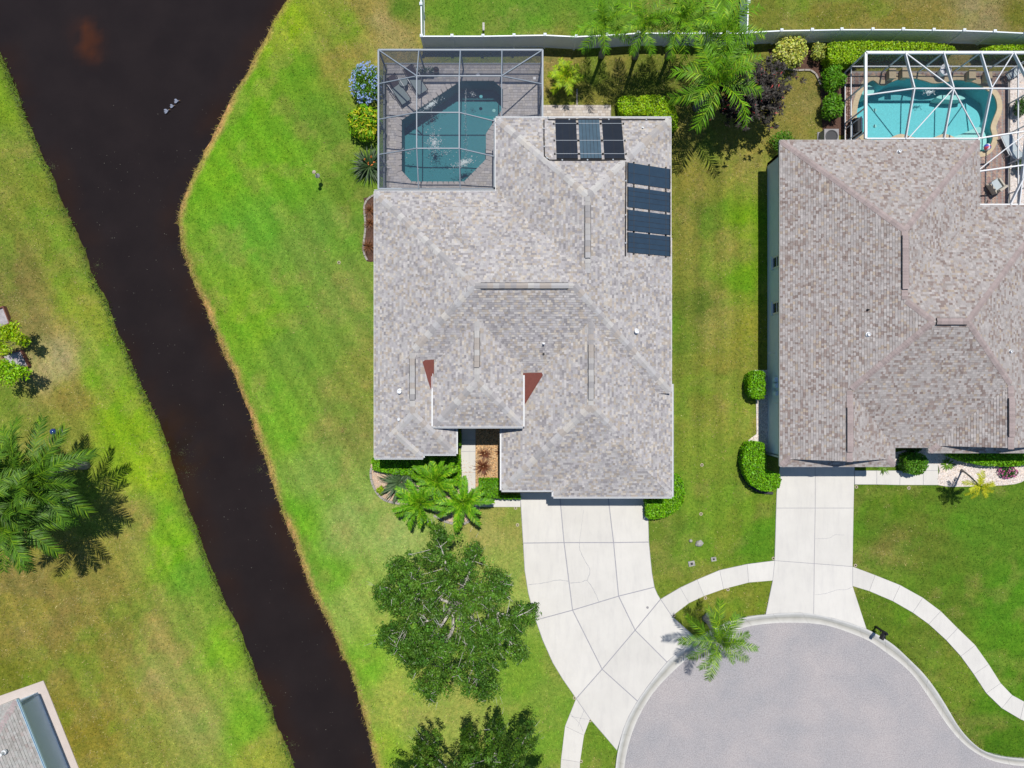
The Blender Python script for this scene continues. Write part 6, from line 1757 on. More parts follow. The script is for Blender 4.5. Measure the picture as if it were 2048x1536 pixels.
# ------------------------------------------------------------------ planting beds
def stones(parent, poly, n, size, mt, cols, name='stones', z=0.02, avoid=()):
    xs = [p[0] for p in poly]; ys = [p[1] for p in poly]
    pts = np.stack([rng.uniform(min(xs), max(xs), n*3), rng.uniform(min(ys), max(ys), n*3)], -1)
    k = in_poly(pts[:, 0], pts[:, 1], poly)
    for a in avoid: k &= ~in_poly(pts[:, 0], pts[:, 1], a)
    pts = pts[k][:n]; n = len(pts)
    s_ = rng.uniform(size[0], size[1], (n, 1, 1)); a = rng.uniform(0, 6.28, n)
    tpl = np.array([(-1, -0.6, 0), (1, -0.6, 0), (0.8, 0.7, 0), (-0.9, 0.6, 0), (0.05, 0.0, 0.7)])[None]*s_*np.array((1, 1, 0.8))
    ca, sa = np.cos(a)[:, None], np.sin(a)[:, None]
    x = tpl[:, :, 0]*ca-tpl[:, :, 1]*sa; y = tpl[:, :, 0]*sa+tpl[:, :, 1]*ca
    V = np.stack([x+pts[:, :1], y+pts[:, 1:], tpl[:, :, 2]+z], -1).reshape(-1, 3)
    f = np.array([(0, 1, 4), (1, 2, 4), (2, 3, 4), (3, 0, 4)])
    Fq = (np.arange(n)[:, None, None]*5+f[None]).reshape(-1, 3)
    c = np.array(cols)[rng.integers(0, len(cols), n)]*rng.uniform(0.75, 1.2, (n, 1))
    o = array_mesh(name, V, Fq, M[mt], parent, np.repeat(c, 5, 0)); o['kind'] = 'stuff'
def bed(name, label, poly, mt, n, size, cols, z=0.016, edge=None):
    mb = MB(); mb.prism(poly, -0.1, z)
    r = tag(mb.build(name, M[mt], colors=True), label, 'bed', kind='structure')
    stones(r, offset_poly(poly, 0.04), n, size, mt, cols, z=z)
    return r
whites = [(1, 1, 1), (1.15, 1.12, 1.1), (0.8, 0.76, 0.74), (1.1, 1.0, 0.9)]
b1 = bed('gravel_bed', 'pale gravel planting bed with a curved edge by the entry', BED_L, 'gravel', 3800, (0.02, 0.05), [(1, 1, 1), (1.3, 1.25, 1.2), (0.8, 0.7, 0.65), (1.1, 0.95, 0.85)])
b2 = bed('mulch_bed', 'orange bark mulch bed beside the entry path', BED_M, 'mulch', 2600, (0.025, 0.06), [(1, 1, 1), (1.35, 1.3, 1.2), (0.6, 0.55, 0.5), (1.2, 1.0, 0.8)])
b3 = bed('gravel_bed', 'white gravel bed in front of the brown-roofed house', BED_R, 'gravel_white', 5200, (0.025, 0.06), whites)
b4 = bed('gravel_bed', 'white gravel strip along the shaded wall', BED_W, 'gravel_white', 2200, (0.025, 0.06), whites)
b5 = bed('mulch_bed', 'dark mulch bed under the shrubs by the back fence', BED_N, 'mulch_dark', 1500, (0.03, 0.06), [(1, 1, 1), (1.5, 1.3, 1.2)])
b6 = bed('mulch_bed', 'narrow mulch bed along the left wall of the grey house', BED_S, 'mulch_dark', 500, (0.02, 0.05), [(1, 1, 1), (1.8, 1.4, 1.2)])
def edging(parent, pts, w, h, mt='edging', step=0.3, name='edging_stone'):
    pts = resample(pts, max(3, int(sum((Vector(pts[i+1])-Vector(pts[i])).length for i in range(len(pts)-1))/step)))
    for i in range(len(pts)-1):
        a = Vector((*pts[i], 0.02)); b = Vector((*pts[i+1], 0.02)); d = (b-a)*0.04
        mb = MB(); mb.bar(a+d+Vector((0, 0, h/2-0.02)), b-d+Vector((0, 0, h/2-0.02)), w, h); mb.build(name, M[mt], parent)
edging(b1, [P2(*p) for p in smooth([(743,935),(742,955),(752,982),(770,1000),(800,1007)], 4)], 0.13, 0.09)
edging(b1, [P2(*p) for p in smooth([(868,1030),(895,1044),(930,1047),(958,1022)], 4)], 0.13, 0.09)
edging(b6, [P2(*p) for p in smooth([(752,389),(740,395),(729,410),(731,445),(731,460),(727,500),(735,521)], 4)], 0.11, 0.08)
edging(b5, [P2(*p) for p in smooth([(1548,131),(1590,141),(1625,142),(1641,170)], 4)], 0.10, 0.07)
rb = smooth([P2(x, y) for x, y in [(1502,884),(1492,894),(1483,908),(1480,928),(1485,952),(1500,972),(1520,983),(1545,986)]], 4)
re_ = root('edging', (*rb[0], 0), 'black rubber edging curved round the large corner hedge', 'edging')
for i in range(len(rb)-1):
    mb = MB(); mb.bar((*rb[i], 0.06), (*rb[i+1], 0.06), 0.14, 0.13); mb.build('edging_section', M['rubber_edging'], re_)
mb = MB(); mb.prism(PATH_N, -0.1, 0.012)
pn = tag(mb.build('path', M['paver_joint']), 'short pale paver path behind the grey-roofed house', 'path', kind='structure')
pv = MB(); pc = [tuple(0.62*v for v in lin(c)) for c in [(226,214,200),(214,200,186),(232,222,212),(206,194,184)]]
y = 520*U
while y < 555*U:
    x = 60*U
    while x < 198*U-0.05:
        w = min(random.choice((0.14, 0.2, 0.2, 0.28)), 198*U-x); pv.poly([(x+.005, y+.005, 0.026), (x+w-.005, y+.005, 0.026), (x+w-.005, y+0.155, 0.026), (x+.005, y+0.155, 0.026)], random.choice(pc)); x += w
    y += 0.16
pv.build('pavers', M['paver'], pn, colors=True)['kind'] = 'stuff'
mb = MB(); mb.bar(P(1154,178,0.03), P(1154,210,0.03), 0.10, 0.06)
tag(mb.build('edging', M['edging']), 'short straight stone edging between the small palm and the path', 'edging')

# ------------------------------------------------------------------ small things
def rock(label, px, py, rx, ry, h, seed):
    c = P(px, py); rs = np.random.RandomState(seed); n = 10; V = []; 
    for k, (f, z) in enumerate(((0.9, -0.05), (1.0, h*0.35), (0.75, h*0.8), (0.3, h))):
        for i in range(n):
            a = 2*math.pi*i/n; j = rs.uniform(0.82, 1.12)
            V.append((c.x+math.cos(a)*rx*f*j, c.y+math.sin(a)*ry*f*j, z*rs.uniform(0.9, 1.1)))
    F = [(r*n+i, r*n+(i+1) % n, (r+1)*n+(i+1) % n, (r+1)*n+i) for r in range(3) for i in range(n)]+[tuple(3*n+i for i in range(n))]
    mb = MB(); mb.raw(V, F); tag(mb.build('rock', M['stone']), label, 'rock')
rock('larger grey rock on the grass between the driveways', 1398, 1086, 0.25, 0.20, 0.22, 1)
rock('smaller pale rock beside the larger one on the grass', 1381, 1081, 0.11, 0.11, 0.14, 2)
rock('rounded grey rock at the foot of the palm by the kerb', 1413, 1232, 0.15, 0.2, 0.2, 3)
def meter_lid(label, px, py, s_, rot):
    c = P(px, py); r = root('utility_lid', c, label, 'utility lid', 'utility lids in the grass')
    ca, sa = math.cos(rot), math.sin(rot); ax = Vector((ca, sa, 0)); ay = Vector((-sa, ca, 0)); z = Vector((0, 0, 1))
    mb = MB(); mb.obox(c+z*0.02, ax*s_, ay*s_*0.8, z*0.04); mb.build('frame', M['stone'], r)
    mb = MB(); mb.obox(c+z*0.066, ax*s_*0.35, ay*s_*0.35, z*0.01); mb.build('lid', M['dark'], r)
meter_lid('left of two square utility lids in the grass above the pavement', 1383, 1127, 0.19, 0.2); meter_lid('right of two square utility lids in the grass above the pavement', 1427, 1118, 0.15, 0.15)
def sprinkler(label, px, py):
    c = P(px, py); c.z = ground_z(c.x, c.y); r = root('sprinkler', c, label, 'sprinkler', 'lawn sprinklers with pale rings')
    mb = MB(); n = 14; V = []; F = []
    for i in range(n):
        a = 2*math.pi*i/n
        for rr, zz in ((0.05, 0.02), (0.075, 0.035), (0.10, 0.02), (0.10, -0.02)): V.append((c.x+rr*math.cos(a), c.y+rr*math.sin(a), c.z+zz))
    for i in range(n):
        for k in range(3): F.append((i*4+k, i*4+k+1, ((i+1) % n)*4+k+1, ((i+1) % n)*4+k))
    mb.raw(V, F); mb.build('ring', M['concrete_ring'], r)
    mb = MB(); mb.lathe(c, [(0.02, 0), (0.025, 0.06), (0.012, 0.07)], 8); mb.build('nozzle', M['dark'], r)
for px, py, t in [(1149,1396,'sprinkler where the wide driveway meets the lower pavement, on the lawn side'), (1180,1441,'sprinkler in the grass wedge between driveway and lower pavement'), (1162,1523,'sprinkler at the bottom edge beside the lower pavement'), (1348,1231,'sprinkler at the corner of wide driveway and curved pavement'),
                  (1411,1196,'middle sprinkler along the lower edge of the curved pavement'), (1456,1179,'rightmost sprinkler along the lower edge of the curved pavement'), (1402,1028,'sprinkler in the grass right of the garage hedge'), (1404,930,'sprinkler in the grass strip level with the garage roof'),
                  (1713,974,'sprinkler at the corner of the straight driveway and the path'), (1818,976,'sprinkler in the grass below the path of the brown-roofed house'), (678,525,'sprinkler on the lawn left of the grey-roofed house'), (1031,1016,'sprinkler at the left edge of the wide driveway by the path'), (1035,1050,'sprinkler in the dry grass left of the wide driveway'), (1547,1117,'sprinkler where the curved pavement meets the straight driveway'), (1711,1131,'sprinkler where the winding pavement leaves the straight driveway')]:
    sprinkler(t, px, py)
# mailbox
b_ = P(1751, 1253); mbx = root('mailbox', b_, 'black mailbox on a post by the kerb', 'mailbox')
mb = MB(); mb.box((b_.x-0.05, b_.y-0.05, 0), (b_.x+0.05, b_.y+0.05, 1.25)); mb.lathe((b_.x, b_.y, 1.25), [(0.07, 0), (0.08, 0.05), (0.03, 0.12)], 8); mb.build('post', M['black_paint'], mbx)
d_ = Vector((-0.45, -0.9, 0)).normalized(); s_ = Vector((-d_.y, d_.x, 0)); c_ = Vector((b_.x, b_.y, 1.02))+d_*0.18
V = []
for t_ in (-0.26, 0.26):
    for k in range(9):
        a = math.pi*k/8; V.append(c_+d_*t_+s_*(0.10*math.cos(a))+Vector((0, 0, 0.06+0.10*math.sin(a))))
    V.append(c_+d_*t_-s_*0.10-Vector((0, 0, 0.08))); V.append(c_+d_*t_+s_*0.10-Vector((0, 0, 0.08)))
mb = MB(); mb.raw(V, [tuple(range(11)), tuple(range(21, 10, -1))]+[(k, 11+k, 11+(k+1) % 11, (k+1) % 11) for k in range(11)]); mb.build('box', M['black_paint'], mbx)
mb = MB(); mb.bar(c_+s_*0.13+Vector((0, 0, 0)), c_+s_*0.13+d_*0.12+Vector((0, 0, 0.12)), 0.02, 0.06); mb.build('flag', M['black_paint'], mbx)
mb = MB(); mb.tube([Vector((b_.x, b_.y, 0.55)), Vector((b_.x, b_.y, 0.7))+d_*0.2, c_+d_*0.2-Vector((0, 0, 0.09))], 0.02, 6); mb.build('bracket', M['black_paint'], mbx)
# bird feeder
b_ = P(643, 360); b_.z = ground_z(b_.x, b_.y); bf = root('bird_feeder', b_, 'bird feeder with a pale tan cap on a thin pole in the lawn', 'bird feeder')
mb = MB(); mb.tube([b_, b_+Vector((0, 0, 1.5))], 0.02, 8); mb.build('pole', M['dark'], bf)
mb = MB(); mb.lathe(b_+Vector((0, 0, 0.9)), [(0.03, 0.12), (0.13, 0.02), (0.14, 0.0)], 14); mb.build('baffle', M['plastic_grey'], bf)
mb = MB(); mb.lathe(b_+Vector((0, 0, 1.5)), [(0.06, 0), (0.07, 0.14)], 12); mb.build('hopper', M['ball_white'], bf)
mb = MB(); mb.lathe(b_+Vector((0, 0, 1.62)), [(0.11, 0), (0.10, 0.02), (0.02, 0.08)], 14); mb.build('roof', M['concrete_ring'], bf)
# gazing ball
b_ = P(121, 862); b_.z = ground_z(b_.x, b_.y); gb = root('gazing_ball', b_, 'dark blue glass garden ball on a stand near the tall palms', 'garden ball')
mb = MB(); mb.lathe(b_, [(0.16, 0), (0.08, 0.08), (0.05, 0.3), (0.10, 0.48)], 12); mb.build('stand', M['stone'], gb)
mb = MB(); R_ = 0.19; mb.lathe(b_+Vector((0, 0, 0.48+R_)), [(max(0.01, R_*math.sin(math.pi*k/12)), -R_*math.cos(math.pi*k/12)) for k in range(13)], 20); mb.build('ball', M['blue_glaze'], gb, smooth=True)
# planter boxes
def planter(label, corners):
    c = [P(x, y) for x, y in corners]
    for p in c: p.z = 0
    ctr = sum(c, Vector())/4; r = root('planter_box', ctr, label, 'planter box', 'wooden planter boxes on the left lawn')
    mb = MB(); mb.prism([(p.x, p.y) for p in c], -0.05, 0.14); mb.build('soil', M['sand'], r)
    for i in range(4):
        a = c[i]; b = c[(i+1) % 4]; d = (b-a).normalized()*0.03
        mb = MB(); mb.bar(a+d*(1 if i % 2 else -1)+Vector((0, 0, 0.13)), b-d*(1 if i % 2 else -1)+Vector((0, 0, 0.13)), 0.06, 0.30); mb.build('board', M['wood_red'], r)
planter('red-brown wooden planter box cut by the left edge', [(-28,630),(12,614),(25,647),(-14,664)])
planter('red-brown wooden planter box between the young trees', [(9,711),(47,701),(62,732),(24,741)])
# birds on the water
def bird(label, px, py, az, s_):
    c = P(px, py, WZ); r = root('bird', c, label, 'bird', 'three birds on the canal')
    M_ = Matrix.Translation(c) @ Matrix.Rotation(az, 4, 'Z') @ Matrix.Diagonal((s_, s_, s_, 1))
    prof_ = [(-0.26, 0.004, 0.05), (-0.20, 0.035, 0.06), (-0.08, 0.085, 0.07), (0.04, 0.095, 0.07), (0.13, 0.065, 0.08), (0.18, 0.032, 0.13), (0.20, 0.026, 0.19), (0.23, 0.034, 0.23), (0.265, 0.026, 0.235), (0.285, 0.006, 0.23)]
    mb = MB(); V = []; n = 10
    for x, rr, z in prof_:
        for k in range(n):
            a = 2*math.pi*k/n; V.append(M_ @ Vector((x, rr*math.cos(a), z+rr*0.8*math.sin(a))))
    F = [(i*n+k, i*n+(k+1) % n, (i+1)*n+(k+1) % n, (i+1)*n+k) for i in range(len(prof_)-1) for k in range(n)]
    F += [tuple(range(n-1, -1, -1)), tuple((len(prof_)-1)*n+k for k in range(n))]
    mb.raw(V, F); mb.build('body', M['plumage'], r, smooth=True)
    for sd_ in (-1, 1):
        w = [(0.10, sd_*0.07, 0.13), (0.02, sd_*0.17, 0.14), (-0.12, sd_*0.20, 0.12), (-0.20, sd_*0.13, 0.10), (-0.10, sd_*0.05, 0.14)]
        mb = MB(); up_ = [M_ @ Vector(p) for p in w]; dn = [p-Vector((0, 0, 0.012)) for p in up_]
        mb.raw(up_+dn, [(0,1,2,3,4), (9,8,7,6,5)]+[(i, i+5, (i+1) % 5+5, (i+1) % 5) for i in range(5)]); mb.build('wing', M['plumage'], r)
    mb = MB(); mb.tube([M_ @ Vector((0.275, 0, 0.23)), M_ @ Vector((0.33, 0.0, 0.222)), M_ @ Vector((0.39, 0, 0.20))], [0.016*s_, 0.012*s_, 0.004*s_], 6); mb.build('bill', M['bill'], r)
bird('lowest and palest of the three birds on the canal', 334, 223, 0.25, 0.72); bird('middle, dimmest of the three birds on the canal', 345, 213, 0.05, 0.6); bird('highest of the three birds on the canal', 354, 203, 0.0, 0.68)
# AC unit
b_ = P(1657, 277, 0.4); ac = root('air_conditioner', (b_.x, b_.y, 0), 'grey air conditioner unit behind the brown-roofed house', 'air conditioner')
mb = MB(); mb.box((b_.x-0.42, b_.y-0.42, 0.05), (b_.x+0.42, b_.y+0.42, 0.80)); mb.box((b_.x-0.5, b_.y-0.5, 0), (b_.x+0.5, b_.y+0.5, 0.06)); mb.build('case', M['plastic_grey'], ac)
mb = MB(); mb.lathe((b_.x, b_.y, 0.80), [(0.36, 0.0), (0.36, 0.03), (0.30, 0.035), (0.30, 0.01)], 20); mb.build('fan_guard', M['dark'], ac)

# ------------------------------------------------------------------ pool furniture
def lounger(label, head, foot, w, sling, frame, back=0.55, group=None, raise_=0.45, cush=None):
    a = P(*head); b = P(*foot); d = (b-a); L = d.length; d.normalize(); n = Vector((-d.y, d.x, 0)); z = Vector((0, 0, 1)); w /= 2
    r = root('lounge_chair', (a+b)/2, label, 'lounge chair', group)
    hb = L*0.36; hinge = a+d*hb+z*0.34; top = a+z*(0.34+raise_)+d*(hb*0.25)
    mb = MB(); mb.obox((hinge+b+z*0.34)/2, (b+z*0.34-hinge)/2-d*0.02, n*(w-0.04), z*0.015); seat = mb.build('seat', M[sling], r)
    ax = (top-hinge); nn = ax.cross(n).normalized()
    mb = MB(); mb.obox((hinge+top)/2, ax/2*0.97, n*(w-0.04), nn*0.015); mb.build('backrest', M[cush or sling], r)
    for sd_ in (-1, 1):
        mb = MB(); mb.tube([top+n*w*sd_, hinge+n*w*sd_, b+n*w*sd_+z*0.34], 0.022, 8); mb.build('side_rail', M[frame], r)
        mb = MB(); mb.tube([hinge+n*w*sd_*1.12-d*0.2+z*0.22, hinge+n*w*sd_*1.12+d*0.35+z*0.22, hinge+n*w*sd_*1.05+d*0.45], 0.02, 6); mb.build('armrest', M['white_metal'], r)
        for t in (0.30, 0.93):
            p = a+d*L*t+n*w*sd_; mb = MB(); mb.tube([p+z*0.02, p+z*0.33], 0.02, 6); mb.build('leg', M[frame], r)
LGp = 'lounge chairs by the teal pool'
lounger('left lounge chair with grey sling by the teal pool', (781,159), (815,209), 0.66, 'sling', 'black_paint', group=LGp, cush='cushion')
lounger('right lounge chair with grey sling by the teal pool', (816,140), (848,190), 0.66, 'sling', 'black_paint', group=LGp, cush='cushion')
c_ = P(809, 171); st = root('side_table', c_, 'small round glass table between the two grey lounge chairs', 'side table')
mb = MB(); mb.lathe(c_+Vector((0, 0, 0.48)), [(0.25, 0), (0.26, 0.01), (0.25, 0.02)], 20); mb.build('table_top', M['sling'], st)
for k in range(3):
    a = k*2.094+0.3; mb = MB(); mb.tube([c_+Vector((0.22*math.cos(a), 0.22*math.sin(a), 0.02)), c_+Vector((0.08*math.cos(a), 0.08*math.sin(a), 0.25)), c_+Vector((0.2*math.cos(a), 0.2*math.sin(a), 0.48))], 0.014, 6); mb.build('leg', M['black_paint'], st)
c_ = P(852, 148); tr = root('planter_trough', c_, 'dark planter trough with pale flowers inside the grey enclosure', 'planter')
mb = MB(); mb.box((c_.x-0.52, c_.y-0.12, 0.02), (c_.x+0.52, c_.y+0.12, 0.42)); mb.build('trough', M['plastic_grey'], tr)
C_ = np.column_stack([c_.x+rng.uniform(-0.52, 0.52, 260), c_.y+rng.uniform(-0.14, 0.16, 260), rng.uniform(0.42, 0.7, 260)])
v, q = leaf_arrays(C_, np.tile((0, 0, 1.0), (260, 1)), 0.10, 0.06, 0.6); array_mesh('plants', v, q, M['leaf'], tr, leaf_cols(260, G['spike'], 0.3, 0.1, np.array(lin((220, 220, 215))), 0.35))['kind'] = 'stuff'
for px, py in ((836,142), (870,146)):
    pass
c_ = P(873, 145); pt_ = root('flower_pot', c_, 'round dark pot at the end of the planter trough', 'pot')
mb = MB(); mb.lathe(c_, [(0.12, 0.02), (0.19, 0.3), (0.2, 0.36), (0.15, 0.36), (0.14, 0.30)], 14); mb.build('pot', M['dark'], pt_)
mb = MB(); mb.lathe(c_+Vector((0, 0, 0.28)), [(0.14, 0), (0.10, 0.05), (0.03, 0.09)], 10); mb.build('soil', M['mulch_dark'], pt_)
mb = MB(); c_ = P(956, 150); mb.lathe(c_+Vector((0, 0, 0.022)), [(0.11, 0), (0.11, 0.012), (0.07, 0.016)], 14)
tag(mb.build('skimmer_lid', M['ball_white']), 'round white skimmer lid in the deck behind the teal pool', 'skimmer lid')
mb = MB(); c_ = P(1069, 157); mb.box((c_.x-0.08, c_.y-0.08, 0.02), (c_.x+0.08, c_.y+0.08, 0.05))
tag(mb.build('deck_drain', M['ball_white']), 'small white square drain in the deck at the enclosure right side', 'drain')
# right-hand enclosure furniture
c_ = P(1879, 148); pt_ = root('planter_pot', c_, 'white round planter with dark foliage behind the bright pool', 'planter')
mb = MB(); mb.lathe(c_, [(0.20, 0.02), (0.30, 0.5), (0.33, 0.62), (0.29, 0.62), (0.27, 0.56)], 20); mb.build('pot', M['ball_white'], pt_)
mb = MB(); mb.lathe(c_+Vector((0, 0, 0.54)), [(0.27, 0), (0.2, 0.03), (0.05, 0.05)], 14); mb.build('soil', M['ball_white'], pt_)
C_ = np.column_stack([c_.x+rng.normal(0.03, 0.07, 70), c_.y+rng.normal(0.0, 0.10, 70), rng.uniform(0.62, 0.85, 70)])
v, q = leaf_arrays(C_, np.tile((0, 0, 1.0), (70, 1)), 0.12, 0.05, 0.6); array_mesh('plant', v, q, M['leaf'], pt_, leaf_cols(70, G['purple']*0.6, 0.2))['kind'] = 'stuff'
lounger('pale grey lounge chair right of the bright pool', (2028,327), (2003,272), 0.62, 'sling_light', 'white_metal', raise_=0.35)
def armchair(label, px, py, az, mt, w=0.7):
    c = P(px, py); r = root('armchair', c, label, 'armchair'); R3 = Matrix.Translation(c) @ Matrix.Rotation(az, 4, 'Z')
    def bx(lo, hi, nm, m_):
        mb = MB(); x0, y0, z0_ = lo; x1, y1, z1_ = hi
        v = [R3 @ Vector(p) for p in [(x0,y0,z0_),(x1,y0,z0_),(x1,y1,z0_),(x0,y1,z0_),(x0,y0,z1_),(x1,y0,z1_),(x1,y1,z1_),(x0,y1,z1_)]]
        mb.raw(v, [(0,3,2,1),(4,5,6,7),(0,1,5,4),(1,2,6,5),(2,3,7,6),(3,0,4,7)]); mb.build(nm, M[m_], r)
    h = w/2
    bx((-h, -h, 0.2), (h, h, 0.36), 'base', mt); bx((-h+0.09, -h+0.14, 0.361), (h-0.09, h, 0.48), 'seat', 'sling_light'); bx((-h+0.091, -h, 0.36), (h-0.091, -h+0.13, 0.85), 'backrest', mt)
    bx((-h, -h+0.001, 0.361), (-h+0.09, h-0.05, 0.6), 'armrest', mt); bx((h-0.09, -h+0.001, 0.361), (h, h-0.05, 0.6), 'armrest', mt)
    for x, y in ((-h+0.05, -h+0.05), (h-0.1, -h+0.05), (-h+0.05, h-0.1), (h-0.1, h-0.1)): bx((x, y, 0.02), (x+0.05, y+0.05, 0.2), 'leg', 'dark')
armchair('cream wicker armchair in the paved corner beside the brown roof', 1983, 376, 0.6, 'wicker')
c_ = P(2018, 152); gl = root('garden_seat', c_, 'patterned blue-grey garden seat at the far end of the bright pool', 'garden seat')
d_ = Vector((0.82, 0.55, 0)); n_ = Vector((-0.55, 0.82, 0)); z_ = Vector((0, 0, 1))
for k in range(6):
    mb = MB(); mb.obox(c_+d_*(-0.35+k*0.14)+z_*0.42, d_*0.055, n_*0.22, z_*0.02); mb.build('slat', M['sling_light'], gl)
mb = MB(); mb.obox(c_+n_*0.26+z_*0.68, d_*0.45, n_*0.02, z_*0.22); mb.build('backrest', M['sling_light'], gl)
for sd_ in (-1, 1):
    mb = MB(); mb.tube([c_+d_*0.46*sd_+n_*0.26+z_*0.02, c_+d_*0.46*sd_+n_*0.28+z_*0.62, c_+d_*0.46*sd_-n_*0.22+z_*0.60, c_+d_*0.46*sd_-n_*0.24+z_*0.02], 0.022, 6); mb.build('armrest', M['wicker'], gl)
    mb = MB(); mb.bar(c_+d_*0.44*sd_-n_*0.2+z_*0.40, c_+d_*0.44*sd_+n_*0.24+z_*0.40, 0.03, 0.04); mb.build('side_rail', M['sling_light'], gl)
c_ = P(1969, 297); bb = root('beach_ball', c_, 'red, white and blue beach ball at the pool edge', 'ball')
R_ = 0.20
for k in range(6):
    mb = MB(); V = []; F = []
    for i in range(5):
        for j in range(9):
            th = (k+i/4)*math.pi/3; ph = math.pi*j/8
            V.append(c_+Vector((R_*math.sin(ph)*math.cos(th), R_*math.sin(ph)*math.sin(th), 0.06+R_-R_*math.cos(ph))))
    for i in range(4):
        for j in range(8): F.append((i*9+j, (i+1)*9+j, (i+1)*9+j+1, i*9+j+1))
    mb.raw(V, F); mb.build('gore', M[['ball_red', 'ball_white', 'ball_blue'][k % 3]], bb, smooth=True)
c_ = P(1702, 262); gr = root('grill', c_, 'black barbecue under a cover in the left corner of the white enclosure', 'barbecue')
mb = MB(); mb.box((c_.x-0.22, c_.y-0.45, 0.05), (c_.x+0.22, c_.y+0.45, 0.85)); mb.build('cabinet', M['black_paint'], gr)
mb = MB(); V = []
for t_ in (-0.4, 0.4):
    for k in range(7):
        a = math.pi*k/6; V.append((c_.x+0.24*math.cos(a), c_.y+t_, 0.86+0.24*math.sin(a)))
mb.raw(V, [tuple(range(7)), tuple(range(13, 6, -1))]+[(k, 7+k, 8+k, k+1) for k in range(6)]+[(6, 13, 7, 0)]); mb.build('hood', M['black_paint'], gr)
for i, (px, py, w_) in enumerate([(1777,150,0.34), (1803,148,0.34), (1935,152,0.34), (1968,155,0.30)]):
    c_ = P(px, py); mb = MB(); mb.box((c_.x-w_/2, c_.y-0.38, 0.02), (c_.x+w_/2, c_.y+0.16, 0.42)); mb.box((c_.x-w_/2-0.03, c_.y-0.41, 0.42), (c_.x+w_/2+0.03, c_.y+0.19, 0.47))
    tag(mb.build('spillway_pillar', M['coping']), ['leftmost', 'second from left', 'third from left', 'rightmost'][i]+' low sandstone pillar behind the bright pool', 'pillar', 'low pillars behind the bright pool')
# planting seen through the right wall of the white enclosure
mb = MB(); mb.prism([(996*U, 626*U), (1040*U, 626*U), (1040*U, 340*U), (996*U, 340*U)], -0.1, 0.02)
b7 = tag(mb.build('gravel_bed', M['gravel_white'], colors=True), 'gravel bed with low plants outside the white enclosure', 'bed', kind='structure')
stones(b7, [(996*U, 626*U), (1040*U, 626*U), (1040*U, 340*U), (996*U, 340*U)], 1500, (0.025, 0.06), 'gravel_white', whites)
shrub('dark low shrub just outside the right side of the white enclosure', 2040, 215, 12, 22, 0.8, G['deep'], leaf=(0.14, 0.06), n=700, lumps=5)
shrub('dark low shrub by the armchair corner outside the white enclosure', 2044, 330, 12, 18, 0.8, G['deep'], leaf=(0.14, 0.06), n=600, lumps=5)

# ------------------------------------------------------------------ grass blades and bank growth
def blades(n, area, size, width, name, label, filt, colf, tilt=(0.25, 1.0)):
    x0, x1, y0, y1 = area
    x = rng.uniform(x0, x1, n); y = rng.uniform(y0, y1, n)
    z, d = terrain(x, y)
    k = filt(x, y, d)
    for p in NO_GRASS:
        xs = [q[0] for q in p]; ys = [q[1] for q in p]
        bbm = k & (x > min(xs)) & (x < max(xs)) & (y > min(ys)) & (y < max(ys))
        ii = np.where(bbm)[0]
        if len(ii): k[ii[in_poly(x[ii], y[ii], p)]] = False
    x, y, z, d = x[k], y[k], z[k], d[k]; n = len(x)
    c = colf(x, y, d)
    az = rng.uniform(0, 2*np.pi, n); el = rng.uniform(*tilt, n); L = size*rng.uniform(0.6, 1.4, n); w = width*rng.uniform(0.7, 1.3, n)
    dx, dy = np.cos(az), np.sin(az)
    b = np.stack([x, y, z-0.005], -1); side = np.stack([-dy, dx, np.zeros(n)], -1)*w[:, None]/2
    tip = b+np.stack([dx*np.cos(el), dy*np.cos(el), np.sin(el)], -1)*L[:, None]
    V = np.stack([b-side, b+side, tip], 1).reshape(-1, 3); F = np.arange(3*n).reshape(n, 3)
    if name == 'grass':
        dryness = np.clip((c[:, 0]/np.maximum(c[:, 1], 1e-4)-0.52)*0.6, 0.0, 0.35)
        cl_ = vnoise(x*2.6, y*2.6, 5)
        m_ = (rng.random(n) < dryness*np.clip(cl_*2.2-0.3, 0, 1.6)); c[m_] = np.array(lin((192, 176, 118)))*0.72
        c = c*(0.72+0.56*vnoise(x*3.3, y*3.3, 8))[:, None]
    f = (1+0.34*rng.normal(size=(n, 1))); h = 1+0.08*rng.normal(size=(n, 3))*np.array((1, 0.3, 1))
    c = np.clip(c*f*h, 0.003, 0.8)
    o = array_mesh(name, V, F, M['grass'], None, np.repeat(c, 3, 0))
    tag(o, label, 'grass', kind='stuff')
blades(430000, (-31.5, 32, -24, 24), 0.095, 0.034, 'grass', 'short mown grass blades over the lawns', lambda x, y, d: d > 0.12, lambda x, y, d: lawn_color(x, y, d)*1.25)
def right_side(x, y): return (x-np.interp(-y, [-p[1] for p in RB], [p[0] for p in RB])) > -0.9
def bankcol_r(x, y, d):
    m_ = rng.random((len(x), 1)); return np.array(lin((205, 170, 112)))*0.62*m_+np.array(lin((150, 150, 60)))*0.6*(1-m_)
def bankcol_l(x, y, d):
    m_ = rng.random((len(x), 1)); return np.array(lin((120, 160, 40)))*0.62*m_+np.array(lin((120, 130, 80)))*0.55*(1-m_)
NB = (-31.5, -6, -24, 24)
blades(300000, NB, 0.20, 0.028, 'bank_grass', 'dead straw-coloured grass fringing the right bank of the canal', lambda x, y, d: (d > -0.10) & (d < 0.30) & right_side(x, y) & (rng.random(len(x)) < np.clip(1.3*fbm(x, y, 0.5, 19)-0.1, 0, 1)), bankcol_r, (0.1, 0.8))
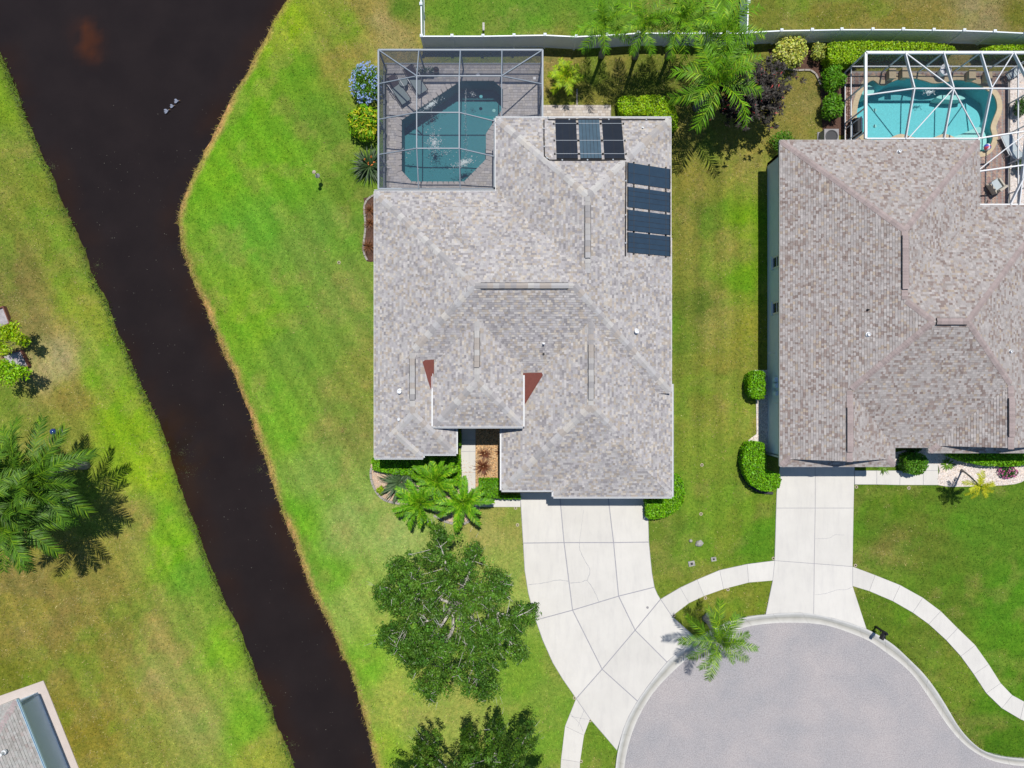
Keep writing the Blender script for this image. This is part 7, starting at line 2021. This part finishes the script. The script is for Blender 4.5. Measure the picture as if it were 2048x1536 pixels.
blades(300000, NB, 0.22, 0.045, 'bank_weeds', 'ragged green weeds fringing the left bank of the canal', lambda x, y, d: (d > -0.5*np.clip(fbm(x, y, 0.9, 23)-0.35, 0, 1)) & (d < 0.22) & ~right_side(x, y) & (rng.random(len(x)) < np.clip(2.4*fbm(x, y, 0.8, 29)-0.6, 0, 1)), bankcol_l, (0.1, 0.9))
# loose weeds floating off the left bank
def float_weed(label, px, py, R_):
    c = P(px, py, WZ); mb = MB()
    for k in range(70):
        a = random.uniform(0, 6.28); rr = abs(random.gauss(0, R_*0.5)); p = Vector((c.x+math.cos(a)*rr*1.4, c.y+math.sin(a)*rr, WZ+0.008)); b2 = random.uniform(0, 6.28); l_ = random.uniform(0.03, 0.10)
        q = p+Vector((math.cos(b2)*l_, math.sin(b2)*l_, 0.012)); s2 = Vector((-math.sin(b2), math.cos(b2), 0))*0.008
        mb.raw([p-s2, p+s2, q], [(0, 1, 2)], tuple(np.array(lin((96, 100, 70)))*random.uniform(0.3, 0.9)))
    o = mb.build('floating_weed', M['grass'], colors=True); tag(o, label, 'weed', kind='stuff')
for px, py, R_, t in [(522,938,0.45,'floating weed patch by the right bank'), (195,530,0.35,'floating weed patch by the upper left bank'), (405,315,0.3,'floating weed patch at the canal bend'), (105,332,0.3,'weed patch near the top of the left bank'), (585,1490,0.4,'weed patch near the bottom of the left bank'), (375,945,0.7,'large submerged weed patch beside the tall palms'), (365,905,0.6,'submerged weed patch level with the palms')]:
    float_weed(t, px, py, R_)

mb = MB()
for _ in range(260):
    i = random.randrange(6, len(LB)-4); t = random.random()
    a = Vector(LB[i]); j = min(range(len(RB)), key=lambda k: abs(RB[k][1]-LB[i][1])); b = Vector(RB[j]); p = a.lerp(b, 0.06+0.88*t)
    p += Vector((random.gauss(0, 0.3), random.gauss(0, 0.3))); w_ = random.uniform(0.010, 0.03); a2 = random.uniform(0, 6.28)
    mb.poly([(p.x+w_*math.cos(a2+k*2.09), p.y+w_*math.sin(a2+k*2.09), WZ+0.006) for k in range(3)], tuple(np.array(lin((170, 165, 150)))*random.uniform(0.1, 0.5)))
tag(mb.build('floating_debris', M['grass'], colors=True), 'tiny pale leaves floating on the canal', 'debris', kind='stuff')
